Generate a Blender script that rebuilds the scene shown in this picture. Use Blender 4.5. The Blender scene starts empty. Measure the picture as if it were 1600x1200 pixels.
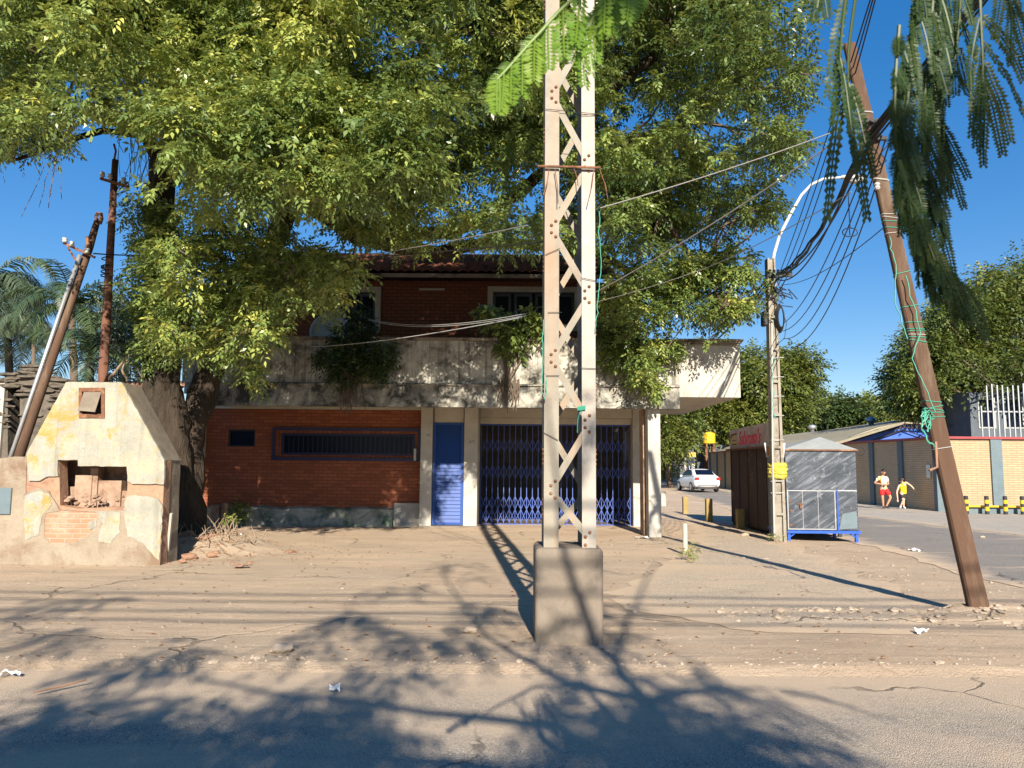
import bpy, bmesh, math, random
import numpy as np
from mathutils import Vector, Matrix, noise
from mathutils.geometry import tessellate_polygon
from math import radians, sin, cos, pi, tan

scene = bpy.context.scene
C = scene.collection
random.seed(7)
rng = np.random.default_rng(11)

# ------------------------------------------------------------------ camera
PITCH, ROLL, FOC, CZ = radians(6.04), 0.008, 1200.0, 1.6
_R0, _U0, FW = Vector((1, 0, 0)), Vector((0, -sin(PITCH), cos(PITCH))), Vector((0, cos(PITCH), sin(PITCH)))
RT = _R0 * cos(ROLL) + _U0 * sin(ROLL)
UP = _U0 * cos(ROLL) - _R0 * sin(ROLL)
cam_data = bpy.data.cameras.new('camera')
cam_data.sensor_width = 36.0
cam_data.lens = 36.0 * FOC / 1600.0
cam_data.clip_start = 0.05
cam_data.clip_end = 3000
cam_data.dof.use_dof = True
cam_data.dof.focus_distance = 14.0
cam_data.dof.aperture_fstop = 14.0
cam = bpy.data.objects.new('camera', cam_data)
C.objects.link(cam)
m = Matrix.Identity(4)
for i in range(3):
    m[i][0], m[i][1], m[i][2] = RT[i], UP[i], -FW[i]
m[2][3] = CZ
cam.matrix_world = m
scene.camera = cam

# ------------------------------------------------------------------ light
SUN_EL, SUN_AZ = radians(27), radians(5)
SUNV = Vector((sin(SUN_AZ) * cos(SUN_EL), -cos(SUN_AZ) * cos(SUN_EL), sin(SUN_EL)))
world = bpy.data.worlds.new('World')
scene.world = world
world.use_nodes = True
wn = world.node_tree.nodes
sky = wn.new('ShaderNodeTexSky')
sky.sky_type = 'NISHITA'
sky.sun_disc = False
sky.sun_elevation = SUN_EL
sky.sun_rotation = radians(175)
sky.air_density = 1.0
sky.dust_density = 0.0
sky.ozone_density = 3.2
sky.altitude = 300
bg = wn['Background']
bg.inputs['Strength'].default_value = 0.128
hsv = wn.new('ShaderNodeHueSaturation')
hsv.inputs['Saturation'].default_value = 1.75
hsv.inputs['Hue'].default_value = .512
gam = wn.new('ShaderNodeGamma')
gam.inputs['Gamma'].default_value = .62
world.node_tree.links.new(sky.outputs[0], gam.inputs['Color'])
world.node_tree.links.new(gam.outputs[0], hsv.inputs['Color'])
world.node_tree.links.new(hsv.outputs[0], bg.inputs['Color'])
sun_data = bpy.data.lights.new('sun', 'SUN')
sun_data.energy = 5.0
sun_data.angle = radians(0.53)
sun_data.color = (1.0, 0.90, 0.76)
sun = bpy.data.objects.new('sun', sun_data)
C.objects.link(sun)
sun.rotation_euler = (-SUNV).to_track_quat('-Z', 'Y').to_euler()
scene.view_settings.view_transform = 'Standard'
scene.view_settings.look = 'None'
scene.view_settings.gamma = 1
scene.view_settings.exposure = 1.08
scene.cycles.max_bounces = 5
scene.cycles.diffuse_bounces = 2
scene.cycles.transmission_bounces = 3
scene.cycles.transparent_max_bounces = 6
scene.cycles.caustics_reflective = False
scene.cycles.caustics_refractive = False
scene.cycles.use_denoising = True

# ------------------------------------------------------------------ layout helpers
def ray(px, py):
    return RT * ((px - 800) / FOC) + UP * ((600 - py) / FOC) + FW

def at(px, py, Y):
    d = ray(px, py)
    t = Y / d.y
    return Vector((d.x * t, Y, CZ + d.z * t))

def gr(px, py, z=0.0):
    d = ray(px, py)
    t = (z - CZ) / d.z
    return Vector((d.x * t, d.y * t, z))

def lerp(a, b, t):
    return a + (b - a) * t

def smooth(x, a, b):
    t = min(1, max(0, (x - a) / (b - a)))
    return t * t * (3 - 2 * t)

# ------------------------------------------------------------------ object helpers
def tag(o, label=None, cat=None, group=None, kind=None):
    if label: o['label'] = label
    if cat: o['category'] = cat
    if group: o['group'] = group
    if kind: o['kind'] = kind
    return o

def thing(name, label, cat, loc=(0, 0, 0), group=None):
    o = bpy.data.objects.new(name, None)
    C.objects.link(o)
    o.location = loc
    o.empty_display_size = 0.2
    return tag(o, label, cat, group)

def wloc(o):
    v = Vector((0, 0, 0))
    while o is not None:
        v += o.location
        o = o.parent
    return v

def kids(o):
    return [c for c in C.objects if c.parent == o]

def copy_tree(o, parent=None):
    c = o.copy()
    C.objects.link(c)
    c.parent = parent
    for ch in kids(o):
        copy_tree(ch, c)
    return c

def link_mesh(name, me, mat, parent=None, smooth_=False):
    ob = bpy.data.objects.new(name, me)
    C.objects.link(ob)
    if mat is not None:
        me.materials.append(mat)
    if parent is not None:
        off = wloc(parent)
        me.transform(Matrix.Translation(-off))
        ob.parent = parent
    if smooth_:
        me.polygons.foreach_set('use_smooth', [True] * len(me.polygons))
    me.update()
    return ob

class MB:
    """collects shapes in world space, builds them as one mesh"""
    def __init__(s):
        s.v, s.f = [], []
    def add(s, vs, fs):
        k = len(s.v)
        s.v += [tuple(v) for v in vs]
        s.f += [tuple(i + k for i in f) for f in fs]
        return s
    def box(s, x0, x1, y0, y1, z0, z1):
        vs = [(x, y, z) for z in (z0, z1) for y in (y0, y1) for x in (x0, x1)]
        return s.add(vs, [(0, 2, 3, 1), (4, 5, 7, 6), (0, 1, 5, 4), (2, 6, 7, 3), (0, 4, 6, 2), (1, 3, 7, 5)])
    def obox(s, c, sx, sy, sz, rot=None):
        rot = rot or Matrix.Identity(3)
        c = Vector(c)
        vs = [c + rot @ Vector((x * sx / 2, y * sy / 2, z * sz / 2)) for z in (-1, 1) for y in (-1, 1) for x in (-1, 1)]
        return s.add(vs, [(0, 2, 3, 1), (4, 5, 7, 6), (0, 1, 5, 4), (2, 6, 7, 3), (0, 4, 6, 2), (1, 3, 7, 5)])
    def bar(s, a, b, w, t, up=(0, 1, 0)):
        a, b = Vector(a), Vector(b)
        d = (b - a)
        L = d.length
        d = d / L
        u = Vector(up)
        n = d.cross(u).normalized()
        u = n.cross(d).normalized()
        rot = Matrix((n, u, d)).transposed()
        return s.obox((a + b) / 2, w, t, L, rot)
    def tube(s, pts, rad, n=8, cap=True, wob=0.0, sd=0):
        pts = [Vector(p) for p in pts]
        if not isinstance(rad, (list, tuple)):
            rad = [rad] * len(pts)
        k0 = len(s.v)
        ref = Vector((0.137, 0.31, 0.94)).normalized()
        prev = None
        for i, p in enumerate(pts):
            d = (pts[min(i + 1, len(pts) - 1)] - pts[max(i - 1, 0)])
            if d.length < 1e-9: d = Vector((0, 0, 1))
            d.normalize()
            if prev is None:
                if abs(d.dot(ref)) > 0.95: ref = Vector((1, 0.1, 0)).normalized()
                a = d.cross(ref).normalized()
            else:
                a = (prev - d * prev.dot(d))
                if a.length < 1e-6: a = d.cross(ref)
                a.normalize()
            prev = a
            b = d.cross(a)
            for j in range(n):
                t = 2 * pi * j / n
                q = a * cos(t) + b * sin(t)
                r = rad[i]
                if wob:
                    r *= 1 + wob * noise.noise(Vector((cos(t) * 1.7 + sd, sin(t) * 1.7, i * 0.45)))+ wob * .5 * noise.noise(Vector((cos(t) * 4 + sd, sin(t) * 4, i * 0.9)))
                s.v.append(tuple(p + q * r))
        for i in range(len(pts) - 1):
            for j in range(n):
                a0 = k0 + i * n + j
                a1 = k0 + i * n + (j + 1) % n
                s.f.append((a0, a1, a1 + n, a0 + n))
        if cap:
            s.f.append(tuple(k0 + j for j in range(n))[::-1])
            e = k0 + (len(pts) - 1) * n
            s.f.append(tuple(e + j for j in range(n)))
        return s
    def slab2d(s, outer, holes, fn, t0, t1):
        """polygon with holes, extruded between t0 and t1; fn(u, w, t) -> 3d"""
        loops = [list(outer)] + [list(h) for h in holes]
        flat = [p for l in loops for p in l]
        tris = tessellate_polygon([[Vector((p[0], p[1], 0)) for p in l] for l in loops])
        k = len(s.v)
        n = len(flat)
        for t in (t0, t1):
            s.v += [tuple(fn(p[0], p[1], t)) for p in flat]
        for tr in tris:
            s.f.append((k + tr[0], k + tr[1], k + tr[2]))
            s.f.append((k + n + tr[2], k + n + tr[1], k + n + tr[0]))
        o = k
        for l in loops:
            m_ = len(l)
            for i in range(m_):
                a, b = o + i, o + (i + 1) % m_
                s.f.append((a, b, b + n, a + n))
            o += m_
        return s
    def rock(s, c, r, sd=0, sq=(1, 1, .7), sub=1):
        bm = bmesh.new()
        bmesh.ops.create_icosphere(bm, subdivisions=sub, radius=1)
        vs = []
        for v in bm.verts:
            q = v.co * (1 + 0.45 * noise.noise(v.co * 1.3 + Vector((sd * 3.1, sd, 0))))
            vs.append((c[0] + q.x * r * sq[0], c[1] + q.y * r * sq[1], c[2] + q.z * r * sq[2]))
        fs = [tuple(v.index for v in f.verts) for f in bm.faces]
        bm.free()
        return s.add(vs, fs)
    def sphere(s, c, r, n=12, m_=8, sq=(1, 1, 1)):
        bm = bmesh.new()
        bmesh.ops.create_uvsphere(bm, u_segments=n, v_segments=m_, radius=1)
        vs = [(c[0] + v.co.x * r * sq[0], c[1] + v.co.y * r * sq[1], c[2] + v.co.z * r * sq[2]) for v in bm.verts]
        fs = [tuple(v.index for v in f.verts) for f in bm.faces]
        bm.free()
        return s.add(vs, fs)
    def lathe(s, c, prof, n=16, axis='z'):
        k = len(s.v)
        for r, z in prof:
            for j in range(n):
                t = 2 * pi * j / n
                q = (r * cos(t), r * sin(t), z)
                if axis == 'y': q = (q[0], q[2], q[1])
                if axis == 'x': q = (q[2], q[0], q[1])
                s.v.append((c[0] + q[0], c[1] + q[1], c[2] + q[2]))
        for i in range(len(prof) - 1):
            for j in range(n):
                a, b = k + i * n + j, k + i * n + (j + 1) % n
                s.f.append((a, b, b + n, a + n))
        s.f.append(tuple(k + j for j in range(n))[::-1])
        e = k + (len(prof) - 1) * n
        s.f.append(tuple(e + j for j in range(n)))
        return s
    def build(s, name, mat, parent=None, smooth_=False, bevel=0.0, seg=1, sub=0):
        me = bpy.data.meshes.new(name)
        me.from_pydata(s.v, [], s.f)
        bm = bmesh.new()
        bm.from_mesh(me)
        bmesh.ops.recalc_face_normals(bm, faces=bm.faces)
        bm.to_mesh(me)
        bm.free()
        ob = link_mesh(name, me, mat, parent, smooth_)
        if bevel:
            b = ob.modifiers.new('bevel', 'BEVEL')
            b.width = bevel
            b.segments = seg
            b.limit_method = 'ANGLE'
        if sub:
            q = ob.modifiers.new('subdivision', 'SUBSURF')
            q.levels = q.render_levels = sub
        return ob

XZ = lambda u, w, t: (u, t, w)      # vertical facade, extruded along y
YZ = lambda u, w, t: (t, u, w)      # vertical side wall, extruded along x

# ------------------------------------------------------------------ materials
class NT:
    def __init__(s, name):
        s.m = bpy.data.materials.new(name)
        s.m.use_nodes = True
        s.t = s.m.node_tree
        s.b = s.t.nodes['Principled BSDF']
        s.out = s.t.nodes['Material Output']
        s.co = s.n('ShaderNodeTexCoord').outputs['Object']
    def n(s, typ, **kw):
        nd = s.t.nodes.new(typ)
        for k, v in kw.items():
            if k in nd.inputs: nd.inputs[k].default_value = v
            else: setattr(nd, k, v)
        return nd
    def l(s, a, b): s.t.links.new(a, b)
    def map(s, scale=(1, 1, 1), loc=(0, 0, 0), rot=(0, 0, 0), src=None):
        mp = s.n('ShaderNodeMapping')
        mp.inputs['Scale'].default_value = scale
        mp.inputs['Location'].default_value = loc
        mp.inputs['Rotation'].default_value = rot
        s.l(src or s.co, mp.inputs['Vector'])
        return mp.outputs[0]
    def noise(s, scale, detail=6, rough=.6, src=None, dist=0.0):
        q = s.n('ShaderNodeTexNoise')
        q.inputs['Scale'].default_value = scale
        q.inputs['Detail'].default_value = detail
        q.inputs['Roughness'].default_value = rough
        q.inputs['Distortion'].default_value = dist
        s.l(src or s.co, q.inputs['Vector'])
        return q.outputs['Fac']
    def ramp(s, fac, a, b, va=0.0, vb=1.0):
        r = s.n('ShaderNodeMapRange')
        r.inputs['From Min'].default_value = a
        r.inputs['From Max'].default_value = b
        r.inputs['To Min'].default_value = va
        r.inputs['To Max'].default_value = vb
        s.l(fac, r.inputs['Value'])
        return r.outputs[0]
    def math(s, op, a, b):
        q = s.n('ShaderNodeMath', operation=op)
        for i, v in enumerate((a, b)):
            if isinstance(v, (int, float)): q.inputs[i].default_value = v
            else: s.l(v, q.inputs[i])
        return q.outputs[0]
    def mix(s, fac, a, b, mode='MIX'):
        q = s.n('ShaderNodeMix', data_type='RGBA', blend_type=mode)
        def put(sock, v):
            if isinstance(v, (int, float)): sock.default_value = v
            elif isinstance(v, tuple): sock.default_value = (*v[:3], 1)
            else: s.l(v, sock)
        put(q.inputs[0], fac)
        put(q.inputs[6], a)
        put(q.inputs[7], b)
        return q.outputs[2]
    def bump(s, h, strength=.4, dist=.01, prev=None):
        q = s.n('ShaderNodeBump')
        q.inputs['Strength'].default_value = strength
        q.inputs['Distance'].default_value = dist
        s.l(h, q.inputs['Height'])
        if prev: s.l(prev, q.inputs['Normal'])
        return q.outputs[0]
    def fin(s, col, rough=.85, normal=None, metal=0.0, spec=.3):
        if isinstance(col, tuple): s.b.inputs['Base Color'].default_value = (*col, 1)
        else: s.l(col, s.b.inputs['Base Color'])
        if isinstance(rough, (int, float)): s.b.inputs['Roughness'].default_value = rough
        else: s.l(rough, s.b.inputs['Roughness'])
        s.b.inputs['Metallic'].default_value = metal
        s.b.inputs['Specular IOR Level'].default_value = spec
        if normal: s.l(normal, s.b.inputs['Normal'])
        return s.m

def rough_mat(name, c1, c2, c3=None, scale=2.5, s3=.8, thr=(.5, .62), rough=.9, bs=40, bd=.006, bstr=.5, metal=0, spec=.25,
              streak=None, streak_amt=.5, fine=.25, tilt=(1, 1, 1)):
    t = NT(name)
    src = t.map(scale=tilt)
    col = t.mix(t.ramp(t.noise(scale, 8, .65, src), .35, .65), c1, c2)
    f = t.noise(bs, 5, .7, src)
    col = t.mix(t.ramp(f, .3, .7, fine, 0), col, (c1[0] * .45, c1[1] * .42, c1[2] * .4))
    if c3:
        col = t.mix(t.ramp(t.noise(s3, 9, .72, src, .4), *thr), col, c3)
    if streak:
        st = t.noise(1.0, 6, .6, t.map(scale=(9, 9, .5)))
        col = t.mix(t.ramp(st, .48, .66, 0, streak_amt), col, streak)
    h = t.math('ADD', f, t.math('MULTIPLY', t.noise(scale * 3, 6, .6, src), 1.2))
    return t.fin(col, rough, t.bump(h, bstr, bd), metal, spec)

def plain(name, c, rough=.6, metal=0, spec=.4, var=.2):
    return rough_mat(name, c, tuple(min(1, x * (1 + var)) for x in c), scale=5, rough=rough, metal=metal, spec=spec, bs=60, bd=.001, bstr=.2, fine=var * .6)

def brick_mat(name, c1, c2, mortar, bw, bh, axis='x', mort=.012, stain=None, sthr=(.55, .7), rough=.85):
    t = NT(name)
    sep = t.n('ShaderNodeSeparateXYZ')
    t.l(t.co, sep.inputs[0])
    cmb = t.n('ShaderNodeCombineXYZ')
    t.l(sep.outputs[0 if axis == 'x' else 1], cmb.inputs[0])
    t.l(sep.outputs[2], cmb.inputs[1])
    b = t.n('ShaderNodeTexBrick')
    b.inputs['Scale'].default_value = 1
    b.inputs['Brick Width'].default_value = bw
    b.inputs['Row Height'].default_value = bh
    b.inputs['Mortar Size'].default_value = mort
    b.inputs['Mortar Smooth'].default_value = .3
    b.inputs['Bias'].default_value = 0
    b.inputs['Color1'].default_value = (*c1, 1)
    b.inputs['Color2'].default_value = (*c2, 1)
    b.inputs['Mortar'].default_value = (*mortar, 1)
    wob = t.n('ShaderNodeVectorMath', operation='ADD')
    nz = t.n('ShaderNodeTexNoise')
    nz.inputs['Scale'].default_value = 6
    t.l(t.co, nz.inputs['Vector'])
    sc = t.n('ShaderNodeVectorMath', operation='SCALE')
    sc.inputs['Scale'].default_value = .012
    t.l(nz.outputs['Color'], sc.inputs[0])
    t.l(cmb.outputs[0], wob.inputs[0])
    t.l(sc.outputs[0], wob.inputs[1])
    t.l(wob.outputs[0], b.inputs['Vector'])
    col = t.mix(t.ramp(t.noise(1.3, 8, .7), .35, .7, 0, .45), b.outputs['Color'], (c1[0] * .6, c1[1] * .6, c1[2] * .6))
    if stain:
        col = t.mix(t.ramp(t.noise(1.1, 9, .75, None, .5), *sthr), col, stain)
    h = t.math('SUBTRACT', t.math('MULTIPLY', t.noise(45, 4), .4), b.outputs['Fac'])
    return t.fin(col, rough, t.bump(h, .7, .008), 0, .2)

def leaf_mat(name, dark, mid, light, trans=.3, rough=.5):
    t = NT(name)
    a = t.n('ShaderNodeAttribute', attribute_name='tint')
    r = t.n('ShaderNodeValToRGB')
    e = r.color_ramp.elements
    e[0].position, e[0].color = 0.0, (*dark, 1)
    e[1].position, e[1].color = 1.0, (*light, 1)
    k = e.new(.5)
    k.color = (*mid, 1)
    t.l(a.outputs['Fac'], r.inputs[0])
    t.fin(r.outputs[0], rough, None, 0, .5)
    tr = t.n('ShaderNodeBsdfTranslucent')
    hs = t.mix(.5, r.outputs[0], (light[0] * 1.2, light[1] * 1.3, light[2]))
    t.l(hs, tr.inputs['Color'])
    mx = t.n('ShaderNodeMixShader')
    mx.inputs[0].default_value = trans
    t.l(t.b.outputs[0], mx.inputs[1])
    t.l(tr.outputs[0], mx.inputs[2])
    t.l(mx.outputs[0], t.out.inputs['Surface'])
    return t.m

MT = {}
MT['paint_cream'] = rough_mat('weathered_cream_paint', (.58, .55, .47), (.46, .43, .36), (.25, .22, .18), scale=2, s3=1.3, thr=(.6, .75), bs=50, bd=.003)
MT['pillar'] = rough_mat('flaking_white_pillar_paint', (.50, .485, .44), (.41, .385, .335), (.22, .19, .155), scale=2.2, s3=2.4, thr=(.58, .66), bs=40, bd=.006)
MT['parapet'] = rough_mat('mouldy_parapet_render', (.60, .58, .50), (.38, .35, .29), (.075, .07, .06), scale=1.6, s3=1.5, thr=(.47, .62), bs=24, bd=.012, streak=(.07, .065, .055), streak_amt=.75)
MT['parapet_clean'] = rough_mat('pale_parapet_render', (.50, .475, .42), (.41, .385, .33), (.20, .18, .15), scale=1.6, s3=1.6, thr=(.58, .68), bs=24, bd=.006, streak=(.25, .23, .19), streak_amt=.35)
MT['coping'] = rough_mat('mouldy_coping', (.32, .27, .21), (.20, .16, .12), (.06, .055, .05), scale=3, s3=2, bs=24, bd=.01)
MT['fascia'] = rough_mat('mouldy_fascia', (.48, .46, .40), (.30, .28, .23), (.055, .055, .05), scale=2.5, s3=1.9, thr=(.42, .58), bs=22, bd=.016)
MT['brick'] = brick_mat('red_orange_brick', (.37, .125, .062), (.245, .078, .042), (.17, .075, .05), .24, .085, 'x', .010)
MT['brick_old'] = brick_mat('upper_floor_brick', (.27, .095, .055), (.21, .075, .045), (.09, .05, .035), .25, .09, 'x', .014)
MT['brick_rough'] = brick_mat('exposed_brick', (.46, .22, .13), (.38, .19, .12), (.36, .27, .20), .23, .075, 'x', .014, stain=(.40, .31, .23), sthr=(.48, .62))
MT['plinth'] = rough_mat('mossy_plinth', (.50, .49, .42), (.30, .31, .26), (.09, .13, .10), scale=2, s3=1.8, thr=(.45, .6), bs=30, bd=.012)
MT['blue_paint'] = rough_mat('blue_shutter_paint', (.012, .070, .31), (.012, .058, .26), (.04, .06, .13), scale=2, s3=3, thr=(.62, .75), rough=.5, bs=80, bd=.001, spec=.4)
MT['gate_blue'] = plain('gate_blue_paint', (.05, .092, .34), .5)
MT['navy'] = plain('navy_frame_paint', (.02, .025, .075), .5)
MT['dark_glass'] = plain('dark_window_glass', (.004, .007, .018), .3, 0, .2)
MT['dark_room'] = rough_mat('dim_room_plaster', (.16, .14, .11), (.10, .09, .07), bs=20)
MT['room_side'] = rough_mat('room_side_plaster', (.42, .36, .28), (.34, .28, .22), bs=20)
MT['oven_plaster'] = None
MT['dirt_plaster'] = rough_mat('dirty_lower_render', (.33, .28, .215), (.25, .205, .15), (.19, .13, .09), scale=2.2, s3=1.8, thr=(.5, .64), bs=26, bd=.014)
MT['mud'] = rough_mat('mud_mortar', (.40, .29, .21), (.30, .20, .14), (.20, .12, .08), scale=4, s3=3, bs=18, bd=.03)
MT['mud_red'] = rough_mat('reddish_mud_render', (.42, .26, .17), (.34, .20, .13), (.24, .14, .10), scale=4, s3=3, bs=18, bd=.03)
MT['side_dark'] = rough_mat('dark_side_render', (.26, .22, .17), (.17, .14, .11), (.40, .37, .30), scale=3, s3=2, thr=(.6, .7), bs=26, bd=.012)
MT['stone'] = rough_mat('rubble_stone', (.17, .145, .115), (.11, .095, .075), (.06, .052, .045), scale=3, s3=2.5, bs=16, bd=.03)
MT['tile'] = rough_mat('clay_roof_tile', (.30, .12, .07), (.20, .08, .05), (.07, .05, .04), scale=4, s3=1.6, thr=(.48, .62), bs=30, bd=.006)
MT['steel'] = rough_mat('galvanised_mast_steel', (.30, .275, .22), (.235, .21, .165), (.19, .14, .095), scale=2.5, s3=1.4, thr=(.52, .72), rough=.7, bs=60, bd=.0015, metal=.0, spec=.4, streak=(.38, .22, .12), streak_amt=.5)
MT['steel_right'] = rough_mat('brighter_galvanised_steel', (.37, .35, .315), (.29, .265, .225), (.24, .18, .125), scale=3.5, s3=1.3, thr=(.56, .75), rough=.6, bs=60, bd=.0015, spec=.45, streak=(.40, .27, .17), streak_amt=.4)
MT['rust'] = rough_mat('rusty_iron', (.20, .09, .05), (.12, .06, .035), (.30, .15, .08), scale=5, s3=4, bs=50, bd=.003)
MT['rust_pole'] = rough_mat('rusty_pole_iron', (.22, .105, .07), (.15, .07, .045), (.09, .05, .04), scale=2, s3=1.5, bs=40, bd=.003, tilt=(1, 1, .4))
MT['lean_pole'] = rough_mat('weathered_brown_pole', (.125, .072, .047), (.09, .054, .036), (.19, .145, .10), scale=1.2, s3=1.1, thr=(.5, .66), bs=34, bd=.006, tilt=(2, 2, .35))
MT['footing'] = rough_mat('rain_stained_concrete', (.235, .195, .155), (.19, .16, .125), (.145, .12, .092), scale=2.0, s3=2.2, thr=(.5, .7), bs=60, bd=.004, streak=(.24, .19, .15), streak_amt=.35)
MT['concrete'] = rough_mat('pole_concrete', (.33, .30, .245), (.24, .215, .175), (.14, .12, .10), scale=4, s3=2, bs=50, bd=.006)
MT['white_paint'] = plain('white_paint', (.48, .48, .47), .5)
MT['grey_metal'] = plain('grey_metal', (.42, .43, .44), .4, .6)
MT['cable'] = plain('black_cable', (.015, .015, .018), .6)
MT['cable_grey'] = plain('weathered_grey_cable', (.20, .19, .18), .6)
MT['cable_white'] = plain('pale_cable', (.36, .36, .34), .6)
MT['green_wire'] = plain('green_plastic_wire', (.05, .28, .20), .5)
MT['bark'] = rough_mat('furrowed_bark', (.075, .056, .04), (.042, .032, .024), (.028, .024, .017), scale=4, s3=3, bs=14, bd=.05, bstr=.9, tilt=(1.6, 1.6, .35))
MT['bark_grey'] = rough_mat('grey_bark', (.16, .12, .09), (.10, .075, .055), bs=18, bd=.02, tilt=(1.5, 1.5, .4))
MT['leaf'] = leaf_mat('broad_tree_leaf', (.045, .085, .026), (.180, .255, .068), (.50, .49, .11), .24, .38)
MT['leaf_far'] = leaf_mat('far_tree_leaf', (.045, .075, .020), (.10, .14, .028), (.22, .22, .04), .25)
MT['leaf_dark'] = leaf_mat('dark_tree_leaf', (.025, .048, .018), (.05, .085, .025), (.12, .15, .03), .2)
MT['leaf_palm'] = leaf_mat('palm_leaf', (.03, .06, .03), (.06, .10, .04), (.16, .19, .07), .2)
MT['leaf_silver'] = leaf_mat('silvery_palm_leaf', (.05, .08, .05), (.10, .14, .08), (.22, .25, .13), .2)
MT['leaf_frond'] = leaf_mat('feathery_leaf', (.020, .050, .016), (.040, .085, .020), (.14, .15, .02), .38, .45)
MT['leaf_bright'] = leaf_mat('sunlit_feathery_leaf', (.08, .17, .02), (.16, .29, .03), (.30, .40, .05), .45, .4)  # lighter copy of the feathery leaf, sunlight put into its colour
t = NT('scratched_sheet_metal')
dg_ = t.map(scale=(.9, 1, 9), src=t.map(rot=(0, radians(33), 0)))
stn = t.noise(1.5, 8, .7, dg_)
col = t.mix(t.ramp(t.noise(2.2, 8, .7), .35, .65), (.075, .085, .10), (.045, .055, .07))
col = t.mix(t.ramp(stn, .5, .66, 0, .7), col, (.19, .205, .235))
col = t.mix(t.ramp(t.noise(3.1, 9, .75, t.map(loc=(5, 0, 2))), .57, .66, 0, .6), col, (.36, .37, .38))
MT['tin'] = t.fin(col, t.ramp(stn, .3, .7, .3, .55), t.bump(t.noise(4, 5), .5, .02), .45, .5)
MT['tin_roof'] = rough_mat('kiosk_roof_metal', (.40, .42, .40), (.33, .35, .33), rough=.5, bs=30, bd=.002, metal=.2)
MT['brown_panel'] = rough_mat('rusted_brown_panel', (.085, .055, .042), (.065, .042, .034), (.30, .24, .17), scale=1.5, s3=1.1, thr=(.60, .68), bs=30, bd=.004)
MT['frame_blue'] = plain('blue_frame_paint', (.015, .08, .42), .45)
MT['sign_white'] = rough_mat('faded_sign_board', (.66, .61, .57), (.56, .51, .48), (.42, .32, .30), bs=40, bd=.001)
MT['sign_red'] = plain('sign_red_paint', (.62, .03, .07), .6)
MT['sign_yellow'] = plain('sign_yellow_paint', (.50, .33, .06), .6)
MT['yellow'] = plain('yellow_paint', (.62, .40, .02), .5)
MT['yellow_bag'] = plain('yellow_plastic', (.50, .42, .06), .4)
MT['black_paint'] = plain('black_paint', (.03, .028, .03), .6)
MT['orange'] = plain('orange_paint', (.65, .20, .04), .6)
MT['post_wood'] = rough_mat('faded_yellow_post', (.36, .27, .10), (.26, .19, .08), bs=30, bd=.004)
MT['post_grey'] = rough_mat('pale_post', (.52, .48, .42), (.38, .35, .30), bs=30, bd=.004)
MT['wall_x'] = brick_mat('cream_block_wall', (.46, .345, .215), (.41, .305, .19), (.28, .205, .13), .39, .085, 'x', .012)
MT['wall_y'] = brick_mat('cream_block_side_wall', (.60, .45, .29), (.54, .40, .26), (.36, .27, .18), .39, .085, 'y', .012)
MT['pilaster'] = plain('slate_blue_pilaster_paint', (.11, .15, .17), .7)
MT['coping_red'] = plain('dark_red_coping', (.26, .045, .05), .6)
MT['shed_roof'] = rough_mat('shed_roof_sheet', (.34, .31, .22), (.28, .25, .18), bs=20, bd=.004)
MT['blue_sheet'] = plain('blue_gable_sheet', (.04, .11, .45), .5)
MT['grey_wall'] = rough_mat('grey_building_render', (.115, .135, .155), (.09, .105, .125), bs=30, bd=.003)
MT['car_white'] = plain('white_car_paint', (.78, .79, .80), .25, 0, .5, .03)
MT['tyre'] = plain('black_rubber', (.02, .02, .02), .8)
MT['red_lens'] = plain('red_lens', (.50, .02, .02), .3)
MT['paper'] = plain('white_litter', (.80, .80, .80), .6)
MT['clay'] = rough_mat('broken_brick', (.34, .20, .135), (.27, .16, .105), bs=24, bd=.01)
MT['dry_twig'] = plain('dry_twig', (.26, .19, .13), .9)
MT['dry_leaf'] = plain('dry_leaf', (.30, .17, .08), .9)
MT['peb'] = rough_mat('pebble_stone', (.46, .38, .29), (.32, .25, .19), scale=1.3, bs=30, bd=.004)

def skinmat(name, c):
    return plain(name, c, .55, 0, .3, .05)
MT['skin'] = skinmat('tan_skin', (.45, .24, .15))
MT['skin_pale'] = skinmat('light_skin', (.62, .40, .30))
MT['hair'] = plain('black_hair', (.012, .01, .01), .6)

# peeling yellow / white / blue paint of the old oven
t = NT('peeling_oven_paint')
base = t.mix(t.ramp(t.noise(3, 8, .7), .35, .65), (.35, .345, .295), (.27, .26, .215))
base = t.mix(t.ramp(t.noise(1.25, 7, .7, t.map(loc=(3.1, 0, 7.7)), .6), .54, .60, 0, .9), base, (.36, .24, .05))
base = t.mix(t.ramp(t.noise(1.1, 6, .6, t.map(loc=(9.1, 0, 1.3)), .5), .55, .62, 0, .6), base, (.25, .30, .33))
base = t.mix(t.ramp(t.noise(5, 10, .8), .54, .64, 0, .85), base, (.38, .32, .21))
base = t.mix(t.ramp(t.noise(1.7, 10, .78), .50, .62, 0, .55), base, (.47, .40, .22))
base = t.mix(t.ramp(t.noise(17, 8, .8), .54, .66, 0, .6), base, (.17, .16, .11))
base = t.mix(t.ramp(t.noise(70, 3, .7), .55, .65, 0, .35), base, (.15, .13, .09))
base = t.mix(t.ramp(t.noise(1.0, 6, .6, t.map(scale=(7, 1, .5), loc=(2, 0, 0))), .52, .66, 0, .5), base, (.19, .18, .15))
hh = t.math('ADD', t.noise(30, 5, .7), t.math('MULTIPLY', t.noise(5, 10, .8), 2))
MT['oven_plaster'] = t.fin(base, .85, t.bump(hh, .6, .012), 0, .2)

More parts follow.
